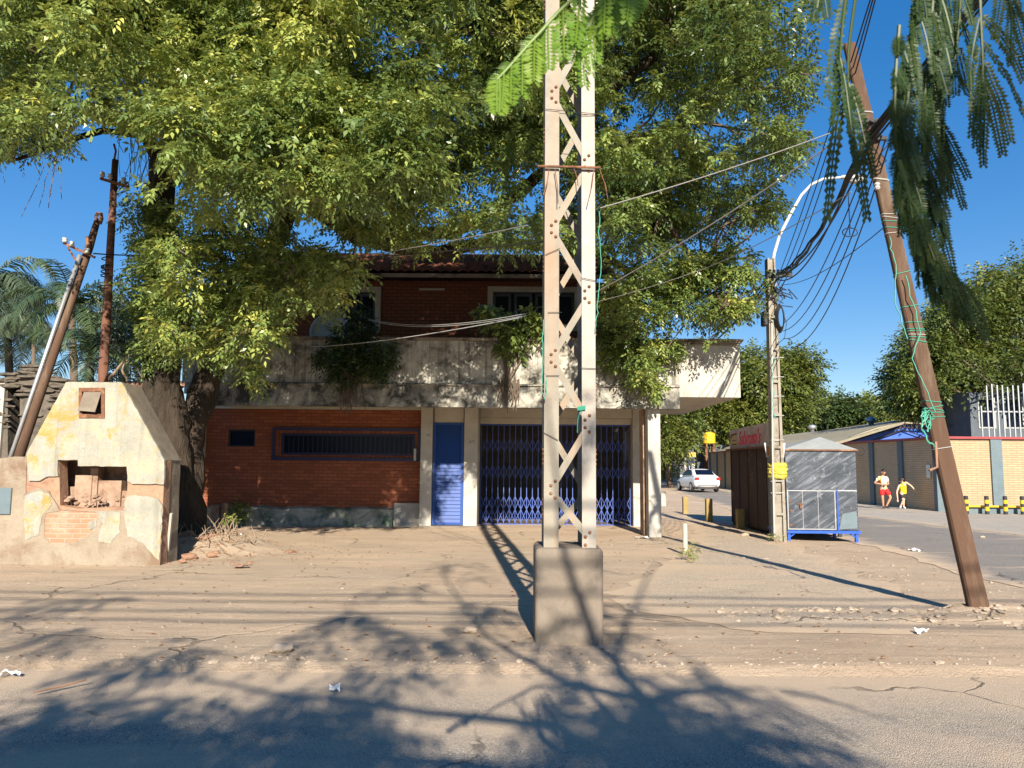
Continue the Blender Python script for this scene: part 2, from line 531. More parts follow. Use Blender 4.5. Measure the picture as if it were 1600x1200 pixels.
# striped football shirt
t = NT('striped_shirt')
w = t.n('ShaderNodeTexWave')
w.inputs['Scale'].default_value = 3.6
w.inputs['Distortion'].default_value = 0
t.l(t.co, w.inputs['Vector'])
MT['shirt_stripe'] = t.fin(t.mix(t.ramp(w.outputs['Fac'], .5, .56), (.80, .76, .66), (.62, .25, .03)), .8)
MT['short_red'] = plain('red_shorts', (.62, .02, .02), .8)
MT['shirt_yellow'] = plain('yellow_vest', (.80, .68, .02), .8)
MT['short_black'] = plain('black_shorts', (.02, .02, .025), .8)
MT['shoe_dark'] = plain('dark_trainers', (.03, .03, .035), .7)
MT['shoe_white'] = plain('white_trainers', (.6, .6, .58), .6)

# ground materials ---------------------------------------------------------
t = NT('dusty_ground')
n1 = t.noise(.55, 9, .68, None, .3)
n2 = t.noise(.16, 6, .6)
st = t.noise(1.2, 8, .62, t.map(scale=(.22, 1.6, 1)))
col = t.mix(t.ramp(n1, .36, .64), (.60, .455, .315), (.50, .39, .28))
col = t.mix(t.ramp(st, .46, .64, 0, .55), col, (.40, .33, .255))
col = t.mix(t.ramp(n2, .5, .64, 0, .6), col, (.48, .335, .225))
col = t.mix(t.ramp(t.noise(34, 5, .8), .52, .72, 0, .5), col, (.22, .165, .12))
col = t.mix(t.ramp(t.noise(5, 8, .75), .60, .70, 0, .55), col, (.55, .44, .33))
col = t.mix(t.ramp(t.noise(2.6, 10, .8), .64, .7, 0, .6), col, (.24, .17, .12))
col = t.mix(t.ramp(t.noise(13, 9, .8), .58, .66, 0, .6), col, (.25, .19, .135))
fine_st = t.noise(1.0, 9, .7, t.map(scale=(.9, 9, 1)))
col = t.mix(t.ramp(fine_st, .5, .62, 0, .4), col, (.62, .50, .37))
col = t.mix(t.ramp(fine_st, .40, .47, .25, 0), col, (.30, .23, .165))
crv = t.n('ShaderNodeTexVoronoi', feature='DISTANCE_TO_EDGE')
crv.inputs['Scale'].default_value = .55
dn = t.n('ShaderNodeTexNoise')
dn.inputs['Scale'].default_value = 1.7
dn.inputs['Detail'].default_value = 9
t.l(t.co, dn.inputs['Vector'])
ad = t.n('ShaderNodeMix', data_type='VECTOR')
ad.inputs[0].default_value = .4
t.l(t.co, ad.inputs[4])
t.l(dn.outputs['Color'], ad.inputs[5])
t.l(ad.outputs[1], crv.inputs['Vector'])
crm = t.math('MULTIPLY', t.ramp(crv.outputs['Distance'], .002, .009, 1, 0), t.ramp(t.noise(.35, 4), .5, .58))
col = t.mix(t.math('MULTIPLY', crm, .45), col, (.16, .12, .09))
hh = t.math('ADD', t.math('MULTIPLY', t.noise(60, 4, .8), .45), t.math('ADD', t.math('MULTIPLY', t.noise(7, 9, .8), .8), t.math('MULTIPLY', fine_st, .5)))
hh = t.math('SUBTRACT', hh, crm)
MT['ground'] = t.fin(col, .95, t.bump(hh, .95, .04), 0, .15)

def asphalt(name, g1, g2, dust, dthr, bstr=.6, edge=False, side=False):
    t = NT(name)
    col = t.mix(t.ramp(t.noise(1.6, 7, .65, t.map(scale=(.35, 1, 1))), .36, .66), g1, g2)
    sp = t.n('ShaderNodeTexVoronoi')
    sp.inputs['Scale'].default_value = 130
    t.l(t.co, sp.inputs['Vector'])
    spc = t.n('ShaderNodeSeparateColor')
    t.l(sp.outputs['Color'], spc.inputs[0])
    col = t.mix(t.ramp(spc.outputs[0], .66, .9, 0, .8), col, (g1[0] * 2.1, g1[1] * 2.0, g1[2] * 1.85))
    col = t.mix(t.ramp(spc.outputs[1], .72, .9, 0, .75), col, (g1[0] * .4, g1[1] * .4, g1[2] * .4))
    col = t.mix(t.ramp(t.noise(.8, 9, .72, t.map(scale=(.4, 1.2, 1)), .4), *dthr, 0, .8), col, dust)
    if edge:   # dust swept against the kerb
        sp_ = t.n('ShaderNodeSeparateXYZ')
        t.l(t.co, sp_.inputs[0])
        yy = t.math('ADD', sp_.outputs[1], t.math('MULTIPLY', t.noise(1.3, 9, .7, t.map(scale=(.5, 1, 1))), 1.4))
        col = t.mix(t.ramp(yy, 5.6, 6.75, 0, 1), col, dust)
    if side:   # soil washed over the margin
        at_n = t.n('ShaderNodeAttribute', attribute_name='edge')
        ee = t.math('ADD', at_n.outputs['Fac'], t.math('MULTIPLY', t.math('SUBTRACT', t.noise(1.1, 9, .72), .5), 1.6))
        col = t.mix(t.ramp(ee, .05, .55, 1, 0), col, dust)
    cr = t.n('ShaderNodeTexVoronoi', feature='DISTANCE_TO_EDGE')
    cr.inputs['Scale'].default_value = .7
    dn = t.n('ShaderNodeTexNoise')
    dn.inputs['Scale'].default_value = 2.2
    dn.inputs['Detail'].default_value = 8
    t.l(t.co, dn.inputs['Vector'])
    ad = t.n('ShaderNodeMix', data_type='VECTOR')
    ad.inputs[0].default_value = .35
    t.l(t.co, ad.inputs[4])
    t.l(dn.outputs['Color'], ad.inputs[5])
    t.l(ad.outputs[1], cr.inputs['Vector'])
    crk = t.ramp(cr.outputs['Distance'], .002, .010, 1, 0)
    crm = t.math('MULTIPLY', crk, t.ramp(t.noise(.4, 4), .5, .6))
    col = t.mix(t.math('MULTIPLY', crm, .75), col, (.05, .042, .035))
    h = t.math('SUBTRACT', t.math('ADD', t.math('MULTIPLY', sp.outputs['Distance'], -1.2), t.noise(9, 8, .7)), t.math('MULTIPLY', crm, 1.5))
    return t.fin(col, .9, t.bump(h, bstr, .012), 0, .2)
MT['asphalt'] = asphalt('worn_asphalt', (.27, .245, .21), (.33, .295, .25), (.52, .405, .29), (.40, .60), edge=True)
MT['asphalt_side'] = asphalt('side_street_asphalt', (.21, .195, .18), (.255, .235, .21), (.56, .43, .30), (.55, .68), .4, side=True)
MT['forecourt'] = asphalt('pale_forecourt', (.33, .305, .265), (.38, .345, .295), (.47, .39, .29), (.50, .66), .3, side=True)
MT['paving'] = asphalt('cracked_paving', (.41, .345, .265), (.47, .39, .30), (.56, .43, .30), (.42, .6), .6, side=True)

# =================================================================== GROUND
TREE_P = Vector((-6.65, 15.2, 0))
LEAN_P = gr(1535, 968)

def hgt(x, y):
    k = smooth(y, 6.05, 6.22) * (1 - smooth(x, 5.8, 7.2))
    z = 0.045 * k
    if 6.1 < y < 30 and -14 < x < 9:
        q = k
        z += q * (.018 * noise.noise(Vector((x * .5, y * .7, 1))) + .010 * noise.noise(Vector((x * 2.1, y * 2.6, 5))))
    d = math.hypot((x + 5.4) / 1.5, (y - 14.2) / 1.7)
    if d < 1: z += .26 * (1 - d * d) ** 2 * (1 + .35 * noise.noise(Vector((x * 3, y * 3, 2))))
    d = math.hypot((x + 6.9) / 2.0, (y - 16) / 2.2)
    if d < 1: z += .25 * (1 - d * d) ** 2
    d = math.hypot((x - LEAN_P.x - .2) / .9, (y - LEAN_P.y - .05) / .45)
    if d < 1: z += .10 * (1 - d * d) ** 2 * (1 + .8 * noise.noise(Vector((x * 7, y * 7, 2))))
    # rubble lip of the old kerb on the right
    yy = 8.35 - .03 * (x - 3)
    d = abs(y - yy) / .28
    if d < 1 and 2.2 < x < 10:
        z += .05 * (1 - d * d) * smooth(x, 2.2, 3.4) * (.6 + 1.1 * abs(noise.noise(Vector((x * 4, y * 5, 9)))))
    return z

def axis_pts(lo, hi, a, b, step):
    pts = list(np.arange(a, b + 1e-6, step))
    g, s = [], step
    x = b
    while x < hi:
        s *= 1.35
        x += s
        g.append(min(x, hi))
    l, s, x = [], step, a
    while x > lo:
        s *= 1.35
        x -= s
        l.append(max(x, lo))
    return l[::-1] + pts + g

def grid_mesh(xs, ys, zf):
    nx, ny = len(xs), len(ys)
    v = [(x, y, zf(x, y)) for y in ys for x in xs]
    f = [(j * nx + i, j * nx + i + 1, (j + 1) * nx + i + 1, (j + 1) * nx + i) for j in range(ny - 1) for i in range(nx - 1)]
    return v, f

def gz(x, y):
    z = hgt(x, y)
    if y < 6.15: z = -.03 + (z if y > 6.0 else 0)
    return z

mb = MB()
mb.add(*grid_mesh(axis_pts(-900, 900, -12, 9.4, .11), axis_pts(-200, 1500, 5.6, 21, .10), gz))
tag(mb.build('ground', MT['ground'], smooth_=True), kind='structure')

def sheet(name, rows, mat, off, nx=40, step=.4, jit=.12, zf=None):
    """rows: (y, x_left, x_right) -> draped sheet with a ragged edge"""
    ys = []
    for i in range(len(rows) - 1):
        n = max(1, int((rows[i + 1][0] - rows[i][0]) / step))
        n = min(n, 60)
        for k in range(n):
            u = k / n
            ys.append(tuple(lerp(rows[i][c], rows[i + 1][c], u) for c in range(3)))
    ys.append(rows[-1])
    v = []
    for y, a, b in ys:
        a += jit * 2 * noise.noise(Vector((y * 1.3, 3, 1))) + jit * noise.noise(Vector((y * 4, 7, 1)))
        b += jit * 2 * noise.noise(Vector((y * 1.3, 9, 4))) if jit else 0
        for i in range(nx + 1):
            x = lerp(a, b, i / nx)
            v.append((x, y, (zf or hgt)(x, y) + off))
    f = [(j * (nx + 1) + i, j * (nx + 1) + i + 1, (j + 1) * (nx + 1) + i + 1, (j + 1) * (nx + 1) + i)
         for j in range(len(ys) - 1) for i in range(nx)]
    mb = MB().add(v, f)
    o = mb.build(name, mat, smooth_=True)
    a_ = o.data.attributes.new('edge', 'FLOAT', 'POINT')
    nr = len(ys)
    a_.data.foreach_set('value', [min(i, nx - i) * (ys[j][2] - ys[j][1]) / nx * .8 if name != 'corner_paving' else min(min(i, nx - i) * (ys[j][2] - ys[j][1]) / nx, min(j, nr - 1 - j) * step) * 1.2 for j in range(nr) for i in range(nx + 1)])
    return tag(o, kind='structure')

# main road in front of the camera; ragged far edge built as its own outline
v, f = [], []
xs = list(np.arange(-16, 16.01, .12))
xs = [-300, -100, -40] + xs + [40, 100, 300]
for x in xs:
    e = 6.12 + .05 * noise.noise(Vector((x * .9, 0, 3))) + .03 * noise.noise(Vector((x * 4, 0, 3))) + max(0, (x - 3)) * .10
    for y in (-9, -2, 2, 4, 5.2, e): v.append((x, y, 0.0))
for i in range(len(xs) - 1):
    for j in range(5):
        a = i * 6 + j
        f.append((a, a + 6, a + 7, a + 1))
tag(MB().add(v, f).build('main_road', MT['asphalt'], smooth_=True), kind='structure')

sheet('side_street', [(8.9, 9.5, 30), (9.6, 7.6, 24), (10.6, 6.9, 18), (11.6, 6.75, 15), (13.8, 7.2, 13.6), (16.3, 7.35, 12.9), (22, 7.6, 12.2), (28.8, 8.2, 11.8),
                      (45, 9.9, 13.6), (69, 13.2, 17.6), (100, 19, 24), (150, 32, 38)], MT['asphalt_side'], .008, 28, .35, .14)
sheet('forecourt', [(17.6, 14, 60), (19, 12.4, 60), (22, 11.9, 60), (28.2, 11.5, 60), (29.0, 11.6, 17)], MT['forecourt'], .014, 24, .4, .10)
sheet('verge_pavement', [(29.0, 11.5, 16.2), (40, 12.6, 15.8), (50, 13.9, 16.0), (62, 15.2, 16.6), (69, 17.2, 17.8), (100, 23.4, 24.5)], MT['forecourt'], .013, 8, 1.2, .05)
sheet('corner_paving', [(7.4, 2.6, 3.6), (8.0, 1.6, 4.3), (9.2, 1.2, 4.8), (10.6, 1.6, 5.1), (12.4, 2.4, 5.4), (14.4, 3.2, 5.5), (16.8, 3.9, 5.6), (20, 4.6, 6.4), (26, 5.6, 7.6)],
      MT['paving'], .006, 24, .18, .22)

# =================================================================== SHOP BUILDING
B = thing('shop_building', 'disused two-storey brick shop with mouldy white balcony, blue shutter and blue folding gate', 'building', (-2, 19, 0))
WY, FY, GY = 19.6, 17.0, 20.8
def W(mb, name, mat, **k): return mb.build(name, MT[mat], B, **k)

# ground floor brick wall with openings
def px_rect(x0, y0, x1, y1, Y):
    a, b = at(x0, y0, Y), at(x1, y1, Y)
    return [(a.x, b.z), (b.x, b.z), (b.x, a.z), (a.x, a.z)]
small_win = px_rect(357, 671, 398, 698, WY)
long_win = px_rect(440, 677, 648, 712, WY)
W(MB().slab2d([(-7.9, .3), (-2.2, .3), (-2.2, 3.08), (-7.9, 3.08)], [small_win, long_win], XZ, WY, WY + .22), 'brick_wall', 'brick')
# plinth, lumpy
v, f = grid_mesh(np.linspace(0, 1, 46), np.linspace(0, 1, 9), lambda a, b: 0)
vs = []
for a, b, _ in v:
    x = -7.7 + a * 4.75
    z = -.05 + b * (.60 - .05 * noise.noise(Vector((x * 2, 0, 0))))
    y = WY - .16 - .05 * noise.noise(Vector((x * 2.2, z * 4, 0))) - .06 * (1 - b)
    if b > .93: y = WY + .02; z -= .02
    vs.append((x, y, z))
mb = MB().add(vs, f)
W(mb, 'plinth', 'plinth', smooth_=False)
W(MB().box(-2.95, -2.2, WY - .07, WY, -.05, .63), 'white_plinth', 'pillar')
mb = MB().box(-7.9, -2.2, WY - .05, WY, 2.98, 3.12)
W(mb, 'lintel_beam', 'paint_cream', bevel=.006)
# pillars
for x0, x1, y0, y1, z1 in ((-8.2, -7.78, 19.3, 19.7, 3.12), (-2.27, -1.98, 19.22, 19.9, 3.10), (-1.19, -.85, 19.3, 20.9, 3.10), (3.20, 3.42, 20.3, 20.95, 3.10)):
    W(MB().box(x0, x1, y0, y1, -.05, z1), 'pillar', 'pillar', bevel=.012, seg=2)
W(MB().box(3.04, 3.32, 17.15, 17.95, -.05, 3.12), 'corner_pillar', 'pillar', bevel=.015, seg=2)
W(MB().box(2.985, 3.035, 17.5, 17.97, .0, 2.9), 'pillar_casing', 'mud', bevel=.008)
W(MB().box(-1.96, -1.21, 19.42, 19.6, 2.66, 3.10), 'door_lintel', 'paint_cream', bevel=.006)
W(MB().box(-2.3, -.6, 19.1, 19.9, -.06, .10), 'doorstep', 'footing', bevel=.02)
# louvred shutter door
d = W(MB().box(-1.97, -1.905, 19.38, 19.44, .11, 2.655).box(-1.265, -1.20, 19.38, 19.44, .11, 2.655).box(-1.905, -1.265, 19.40, 19.44, .11, .17).box(-1.905, -1.265, 19.40, 19.44, 2.60, 2.655), 'shutter_door', 'blue_paint')
mb = MB()
for i in range(27):
    z = .17 + i * .09
    mb.add([(-1.905, 19.405, z), (-1.265, 19.405, z), (-1.265, 19.425, z + .012), (-1.905, 19.425, z + .012), (-1.905, 19.435, z + .09), (-1.265, 19.435, z + .09)],
           [(0, 1, 3, 2) if False else (0, 1, 2, 3), (0, 1, 5, 4)])
mb.box(-1.905, -1.265, 19.437, 19.445, .17, 2.6)
mb.build('slats', MT['blue_paint'], d)
mb = MB().box(-1.24, -1.225, 19.36, 19.38, 1.2, 1.35)
mb.build('handle', MT['rust'], d)
# long barred window
a, b = at(428, 668, WY), at(657, 721, WY)
def frame(mb, x0, x1, z0, z1, w, y0, y1):
    return mb.box(x0, x1, y0, y1, z1 - w, z1).box(x0, x1, y0, y1, z0, z0 + w).box(x0, x0 + w, y0, y1, z0 + w, z1 - w).box(x1 - w, x1, y0, y1, z0 + w, z1 - w)
wd = W(frame(MB(), a.x, b.x, b.z, a.z, .07, WY - .09, WY - .045), 'strip_window', 'navy')
frame(MB(), long_win[0][0] + .005, long_win[1][0] - .005, long_win[0][1] + .005, long_win[2][1] - .005, .05, WY + .02, WY + .07).build('frame', MT['navy'], wd)
MB().box(long_win[0][0], long_win[1][0], WY + .10, WY + .11, long_win[0][1], long_win[2][1]).build('glass', MT['dark_glass'], wd)
mb = MB()
n = 30
for i in range(1, n):
    x = lerp(a.x + .05, b.x - .05, i / n)
    mb.box(x - .006, x + .006, WY - .074, WY - .062, b.z + .07, a.z - .07)
mb.build('bars', MT['navy'], wd)
MB().box(b.x - .16, b.x - .10, WY - .12, WY - .092, b.z + .02, b.z + .32).build('latch', MT['white_paint'], wd)
wd = W(frame(MB(), small_win[0][0], small_win[1][0], small_win[0][1], small_win[2][1], .04, WY + .03, WY + .08), 'small_window', 'black_paint')
MB().box(small_win[0][0], small_win[1][0], WY + .10, WY + .11, small_win[0][1], small_win[2][1]).build('glass', MT['dark_glass'], wd)
# slab, parapet, fascia, coping
sx1 = at(1157, 600, FY).x
W(MB().box(-7.35, sx1 - .01, FY + .13, 22.8, 3.14, 3.30), 'balcony_slab', 'paint_cream', bevel=.01)
xr = at(1061, 600, FY).x
def wavy_panel(x0, x1, z0, z1, y, th, amp=.01, nx=60, nz=10):
    v, f = [], []
    for j in range(nz + 1):
        for i in range(nx + 1):
            x, z = lerp(x0, x1, i / nx), lerp(z0, z1, j / nz)
            v.append((x, y + amp * noise.noise(Vector((x * 2, z * 3, 1))) + amp * .6 * noise.noise(Vector((x * 7, z * 9, 4))), z))
    for j in range(nz):
        for i in range(nx):
            k = j * (nx + 1) + i
            f.append((k, k + 1, k + nx + 2, k + nx + 1))
    mb = MB().add(v, f)
    mb.box(x0, x1, y + amp * 1.7, y + th, z0, z1)
    return mb
W(wavy_panel(-7.35, xr, 3.38, 4.36, FY, .12, .012), 'parapet', 'parapet')
W(wavy_panel(xr + .002, sx1, 3.14, 4.30, FY + .012, .12, .006, 20), 'parapet_end', 'parapet_clean')
W(MB().box(-7.35, xr, FY - .06, FY + .10, 4.362, 4.43).box(xr, sx1 + .01, FY - .03, FY + .1, 4.302, 4.345).box(xr, sx1 + .04, FY - .055, FY + .1, 4.347, 4.385).box(xr, sx1 + .07, FY - .08, FY + .1, 4.387, 4.44), 'coping', 'coping', bevel=.01)
W(MB().box(-7.35, -7.2, FY + .15, 19.5, 3.302, 4.38).box(sx1 - .13, sx1 - .012, FY + .15, 22.7, 3.302, 4.38), 'side_parapet', 'parapet_clean')
W(wavy_panel(-7.1, xr - .003, 2.87, 3.378, FY - .05, .24, .022, 90, 8), 'fascia', 'fascia')
mb = MB()   # ragged ledge between parapet and fascia
v = []
n = 120
for i in range(n + 1):
    x = lerp(-7.1, xr, i / n)
    q = .045 + .03 * noise.noise(Vector((x * 3, 0, 5)))
    v += [(x, FY, 3.40), (x, FY - .05 - q, 3.375), (x, FY - .05 - q, 3.35), (x, FY - .03, 3.33)]
f = [(i * 4 + j, i * 4 + 4 + j, i * 4 + 5 + j, i * 4 + 1 + j) for i in range(n) for j in range(3)]
W(mb.add(v, f), 'ledge', 'fascia')
W(MB().box(-.84, 3.2, 20.35, 20.7, 2.86, 3.13).box(-.845, 3.195, 20.42, 20.7, 2.70, 2.858), 'gate_beam', 'paint_cream', bevel=.01)
# room behind the gate
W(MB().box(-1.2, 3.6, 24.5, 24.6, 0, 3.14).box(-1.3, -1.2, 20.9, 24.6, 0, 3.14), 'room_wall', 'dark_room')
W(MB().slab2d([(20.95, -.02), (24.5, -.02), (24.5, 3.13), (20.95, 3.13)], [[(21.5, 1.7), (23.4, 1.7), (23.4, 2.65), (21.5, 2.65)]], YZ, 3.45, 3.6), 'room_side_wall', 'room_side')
mb = MB()
for i in range(12):
    mb.box(3.47, 3.485, 21.55 + i * .16, 21.565 + i * .16, 1.7, 2.65)
W(mb, 'side_window_bars', 'black_paint')
W(MB().box(-9, 3.6, 24.62, 24.8, 0, 6.3).box(-8.2, -8.05, 19.72, 24.6, 0, 6.2), 'rear_wall', 'grey_wall')
W(MB().box(-1.2, 3.45, 20.7, 24.5, .02, .055), 'room_floor', 'footing')
# folding gate
gx0, gx1, Y = -.84, 3.19, 20.6
gate = W(MB().box(gx0, gx1, Y - .03, Y + .03, 2.66, 2.70).box(gx0, gx1, Y - .02, Y + .02, .04, .062), 'folding_gate', 'gate_blue')
mb = MB()
nb = 26
for i in range(nb + 1):
    x = lerp(gx0 + .03, gx1 - .03, i / nb)
    if nb - 3 < i < nb and False: continue
    mb.box(x - .009, x + .009, Y - .012, Y + .012, .062, 2.66)
mb.build('upright_bars', MT['gate_blue'], gate)
mb = MB()
sp = (gx1 - gx0 - .06) / nb
for (z0, rows) in ((.10, 2), (1.25, 1), (1.95, 1)):
    for r in range(rows):
        for i in range(nb):
            x = gx0 + .03 + i * sp
            za, zb = z0 + r * .34, z0 + r * .34 + .34
            mb.bar((x, Y - .018, za), (x + sp, Y - .018, zb), .016, .005)
            mb.bar((x + sp, Y + .018, za), (x, Y + .018, zb), .016, .005)
mb.build('scissor_lattice', MT['gate_blue'], gate)

# upper floor
def z_at(py, Y, px=700): return at(px, py, Y).z
up_l = px_rect(530, 455, 588, 515, WY)
up_r = px_rect(768, 455, 900, 515, WY)
W(MB().slab2d([(-7.0, 3.305), (3.3, 3.305), (3.3, 6.35), (-7.0, 6.35)], [up_l, up_r], XZ, WY, WY + .2), 'upper_brick_wall', 'brick_old')
W(MB().box(-7.0, -6.8, WY + .2, 24.5, 3.302, 6.3).box(3.1, 3.3, WY + .2, 24.5, 3.302, 6.3), 'upper_side_wall', 'brick_old')
for r_ in (up_l, up_r):
    x0, x1, z0, z1 = r_[0][0], r_[1][0], r_[0][1], r_[2][1]
    w_ = W(frame(MB(), x0 - .10, x1 + .10, z0 - .05, z1 + .12, .14, WY - .05, WY + .1), 'upper_window', 'paint_cream', bevel=.006)
    mb = MB()
    n = max(1, round((x1 - x0) / .55))
    for i in range(n):
        a_, b_ = lerp(x0, x1, i / n), lerp(x0, x1, (i + 1) / n)
        frame(mb, a_ + .04, b_ - .04, z0 + .08, z1 - .05, .07, WY + .04, WY + .09)
    mb.build('sash', MT['grey_wall'], w_)
    MB().box(x0, x1, WY + .12, WY + .13, z0, z1).build('glass', MT['dark_glass'], w_)
W(MB().box(at(655, 450, WY).x, at(695, 450, WY).x, WY - .03, WY, z_at(454, WY), z_at(451, WY)), 'wall_vent', 'paint_cream')
# tiled roof
v, nx, rows = [], 44 * 8, 11
x0, x1 = -7.3, at(962, 405, 18.8).x
ya, za, yb, zb = 18.75, z_at(428, 18.75), 22.2, z_at(404, 22.2)
ny = rows * 3
prof = [(0, .05), (.02, .07), (.95, .0)]
ysl = []
for r in range(rows):
    for u, dz in prof:
        ysl.append(((r + u) / rows, dz))
for u, dz in ysl:
    for i in range(nx + 1):
        x = lerp(x0, x1, i / nx)
        c = int(i / 8)
        j = .014 * noise.noise(Vector((c * 3.3, int(u * rows) * 2.7, 0)))
        v.append((x + j, lerp(ya, yb, u) + j * 2, lerp(za, zb, u) + dz + .05 * abs(cos(pi * i / 8)) + j - .05 * sin(u * 3.1) * noise.noise(Vector((x * .4, 0, 0)))))
f = [(j * (nx + 1) + i, j * (nx + 1) + i + 1, (j + 1) * (nx + 1) + i + 1, (j + 1) * (nx + 1) + i) for j in range(len(ysl) - 1) for i in range(nx)]
rf = W(MB().add(v, f), 'roof', 'tile', smooth_=False)
MB().add([(x0, ya + .06, za - .06), (x1, ya + .06, za - .06), (x1, yb, zb - .08), (x0, yb, zb - .08), (x0, 25.6, za - .1), (x1, 25.6, za - .1),
          (x0, ya + .06, za - .02), (x1, ya + .06, za - .02), (x1, yb, zb - .02), (x0, yb, zb - .02), (x0, 25.6, za), (x1, 25.6, za)],
         [(0, 1, 2, 3), (3, 2, 5, 4), (6, 7, 8, 9), (9, 8, 11, 10), (0, 1, 7, 6), (4, 5, 11, 10), (0, 3, 9, 6), (1, 2, 8, 7), (3, 4, 10, 9), (2, 5, 11, 8)]).build('roof_deck', MT['tile'], rf)
MB().box(x0, x1, ya - .04, ya, za - .10, za + .0).build('eave_board', MT['coping'], rf)
mb = MB()
mb.tube([(lerp(x0, x1, i / 30), yb, zb + .05 + .015 * noise.noise(Vector((i, 0, 0)))) for i in range(31)], .09, 8)
mb.build('ridge_tiles', MT['tile'], rf)

# satellite dish on the balcony
p = at(518, 512, 18.4)
D = thing('satellite_dish', 'white satellite dish with long metal arm behind the balcony parapet', 'satellite dish', (p.x, 18.4, 3.3))
mb = MB()
prof = [(0.0, .10), (.2, .085), (.4, .03), (.5, -.04), (.52, -.04), (.4, .01), (.2, .06), (0.001, .08)]
mb.lathe((0, 0, 0), prof, 24, 'y')
rot = Matrix.Rotation(radians(-20), 3, 'X')
mb.v = [tuple(rot @ Vector(q) + Vector((p.x, 18.4, p.z - .08))) for q in mb.v]
mb.build('dish', MT['white_paint'], D, smooth_=True)
MB().tube([at(540, 475, 18.0), at(572, 497, 18.05), at(590, 520, 18.2)], .035, 8).build('arm', MT['white_paint'], D)
MB().tube([(p.x, 18.5, 3.3), (p.x, 18.5, p.z - .1)], .03, 8).build('mast', MT['grey_metal'], D)

# =================================================================== OLD BARBECUE OVEN
OY = 11.85
o0 = at(145, 890, OY)
O = thing('outdoor_oven', 'ruined outdoor brick oven with peeling yellow and white plaster and tapering hood', 'oven', (o0.x, OY, 0))
def P(px, py, Y=OY):
    q = at(px, py, Y)
    return (q.x, q.z)
def ragged(pts, amp=.02, step=.07, sd=0):
    out = []
    n = len(pts)
    for i in range(n):
        a, b = pts[i], pts[(i + 1) % n]
        L = math.hypot(b[0] - a[0], b[1] - a[1])
        k = max(1, int(L / step))
        for j in range(k):
            u = j / k
            x, z = lerp(a[0], b[0], u), lerp(a[1], b[1], u)
            q = Vector((x * 9 + sd, z * 9, sd))
            out.append((x + amp * noise.noise(q), z + amp * noise.noise(q + Vector((40, 7, 3)))))
    return out
hole = [P(90, 720), P(122, 720), P(122, 729), P(198, 730), P(197, 770), P(192, 792), P(120, 795), P(92, 790)]
win = [P(126, 609), P(162, 609), P(162, 650), P(126, 650)]
core = [(P(30, 890)[0], -.05), (P(248, 893)[0], -.05), P(256, 720), P(190, 599), P(103, 599), P(41, 708), P(38, 760)]
MB().slab2d(core, [hole, win], XZ, OY + .035, OY + .26).build('brick_front', MT['mud_red'], O)
# hood plaster with broken lower edge
plast = [P(41, 709), P(103, 597), P(190, 597), P(257, 719), P(256, 757), P(225, 756), P(207, 757), P(199, 752), P(198, 729), P(122, 728), P(122, 719), P(90, 718), P(90, 745), P(75, 744), P(62, 751), P(45, 752)]
MB().slab2d(ragged(plast, .012, .05, 3), [win], XZ, OY, OY + .05).build('hood_plaster', MT['oven_plaster'], O)
patch = ragged([P(70, 803), P(95, 797), P(150, 800), P(152, 812), P(146, 824), P(140, 836), P(118, 846), P(78, 850), P(68, 838)], .02, .05, 6)
MB().slab2d(patch, [], XZ, OY + .018, OY + .034).build('brick_patch', MT['brick_rough'], O)
low = [
    (ragged([(P(31, 890)[0], -.04), P(33, 860), P(36, 772), P(58, 762), P(76, 768), P(92, 796), P(120, 799), P(192, 797), P(200, 778), P(225, 776), P(246, 779), P(254, 790), P(250, 870), (P(248, 893)[0], -.04)], .02, .07, 9), [patch], 'dirt_plaster', .008),
    (ragged([P(196, 777), P(210, 773), P(246, 779), P(253, 792), P(249, 876), P(225, 850), P(200, 838), P(194, 805)], .03, .07, 14), [], 'oven_plaster', 0),
    (ragged([P(152, 802), P(165, 798), P(188, 800), P(187, 832), P(172, 848), P(153, 846), P(156, 826), P(160, 818)], .025, .05, 21), [], 'oven_plaster', .002),
    (ragged([P(38, 775), P(58, 766), P(76, 772), P(80, 790), P(66, 806), P(60, 836), P(38, 845)], .025, .05, 25), [], 'oven_plaster', .001),
    (ragged([P(138, 815), P(152, 810), P(150, 822), P(140, 828)], .02, .05, 27), [], 'oven_plaster', .003)]
for i, pl in enumerate(low):
    MB().slab2d(pl[0], pl[1], XZ, OY + pl[3], OY + (.0345 if i == 0 else .0075)).build('lower_plaster', MT[pl[2]], O)
# sides, back, roof slopes
def hood_strip(a, b, y0, y1, th=.07):
    ax, az = a
    bx, bz = b
    n = Vector((az - bz, 0, bx - ax)).normalized() * th
    return [(ax, y0, az), (bx, y0, bz), (bx, y1, bz), (ax, y1, az), (ax - n.x, y0, az - n.z), (bx - n.x, y0, bz - n.z), (bx - n.x, y1, bz - n.z), (ax - n.x, y1, az - n.z)], \
        [(0, 1, 2, 3), (4, 5, 6, 7), (0, 1, 5, 4), (2, 3, 7, 6), (1, 2, 6, 5), (0, 3, 7, 4)]
mb = MB()
for a_, b_ in ((P(190, 597.5), P(256, 719)), (P(41, 709), P(103, 597.5)), (P(103, 597.5), P(190, 597.5))):
    mb.add(*hood_strip(a_, b_, OY + .052, OY + .62))
mb.build('hood_slope', MT['side_dark'], O)
xe = P(250, 800)[0]
mb = MB()
v, f = [], []
for j in range(9):
    for i in range(9):
        y, z = lerp(OY + .262, OY + .62, i / 8), lerp(-.05, P(257, 720)[1], j / 8)
        v.append((lerp(P(249, 893)[0], P(256, 720)[0], j / 8) - .01 + .012 * noise.noise(Vector((y * 5, z * 4, 0))), y, z))
for j in range(8):
    for i in range(8):
        k = j * 9 + i
        f.append((k, k + 1, k + 10, k + 9))
mb.add(v, f)
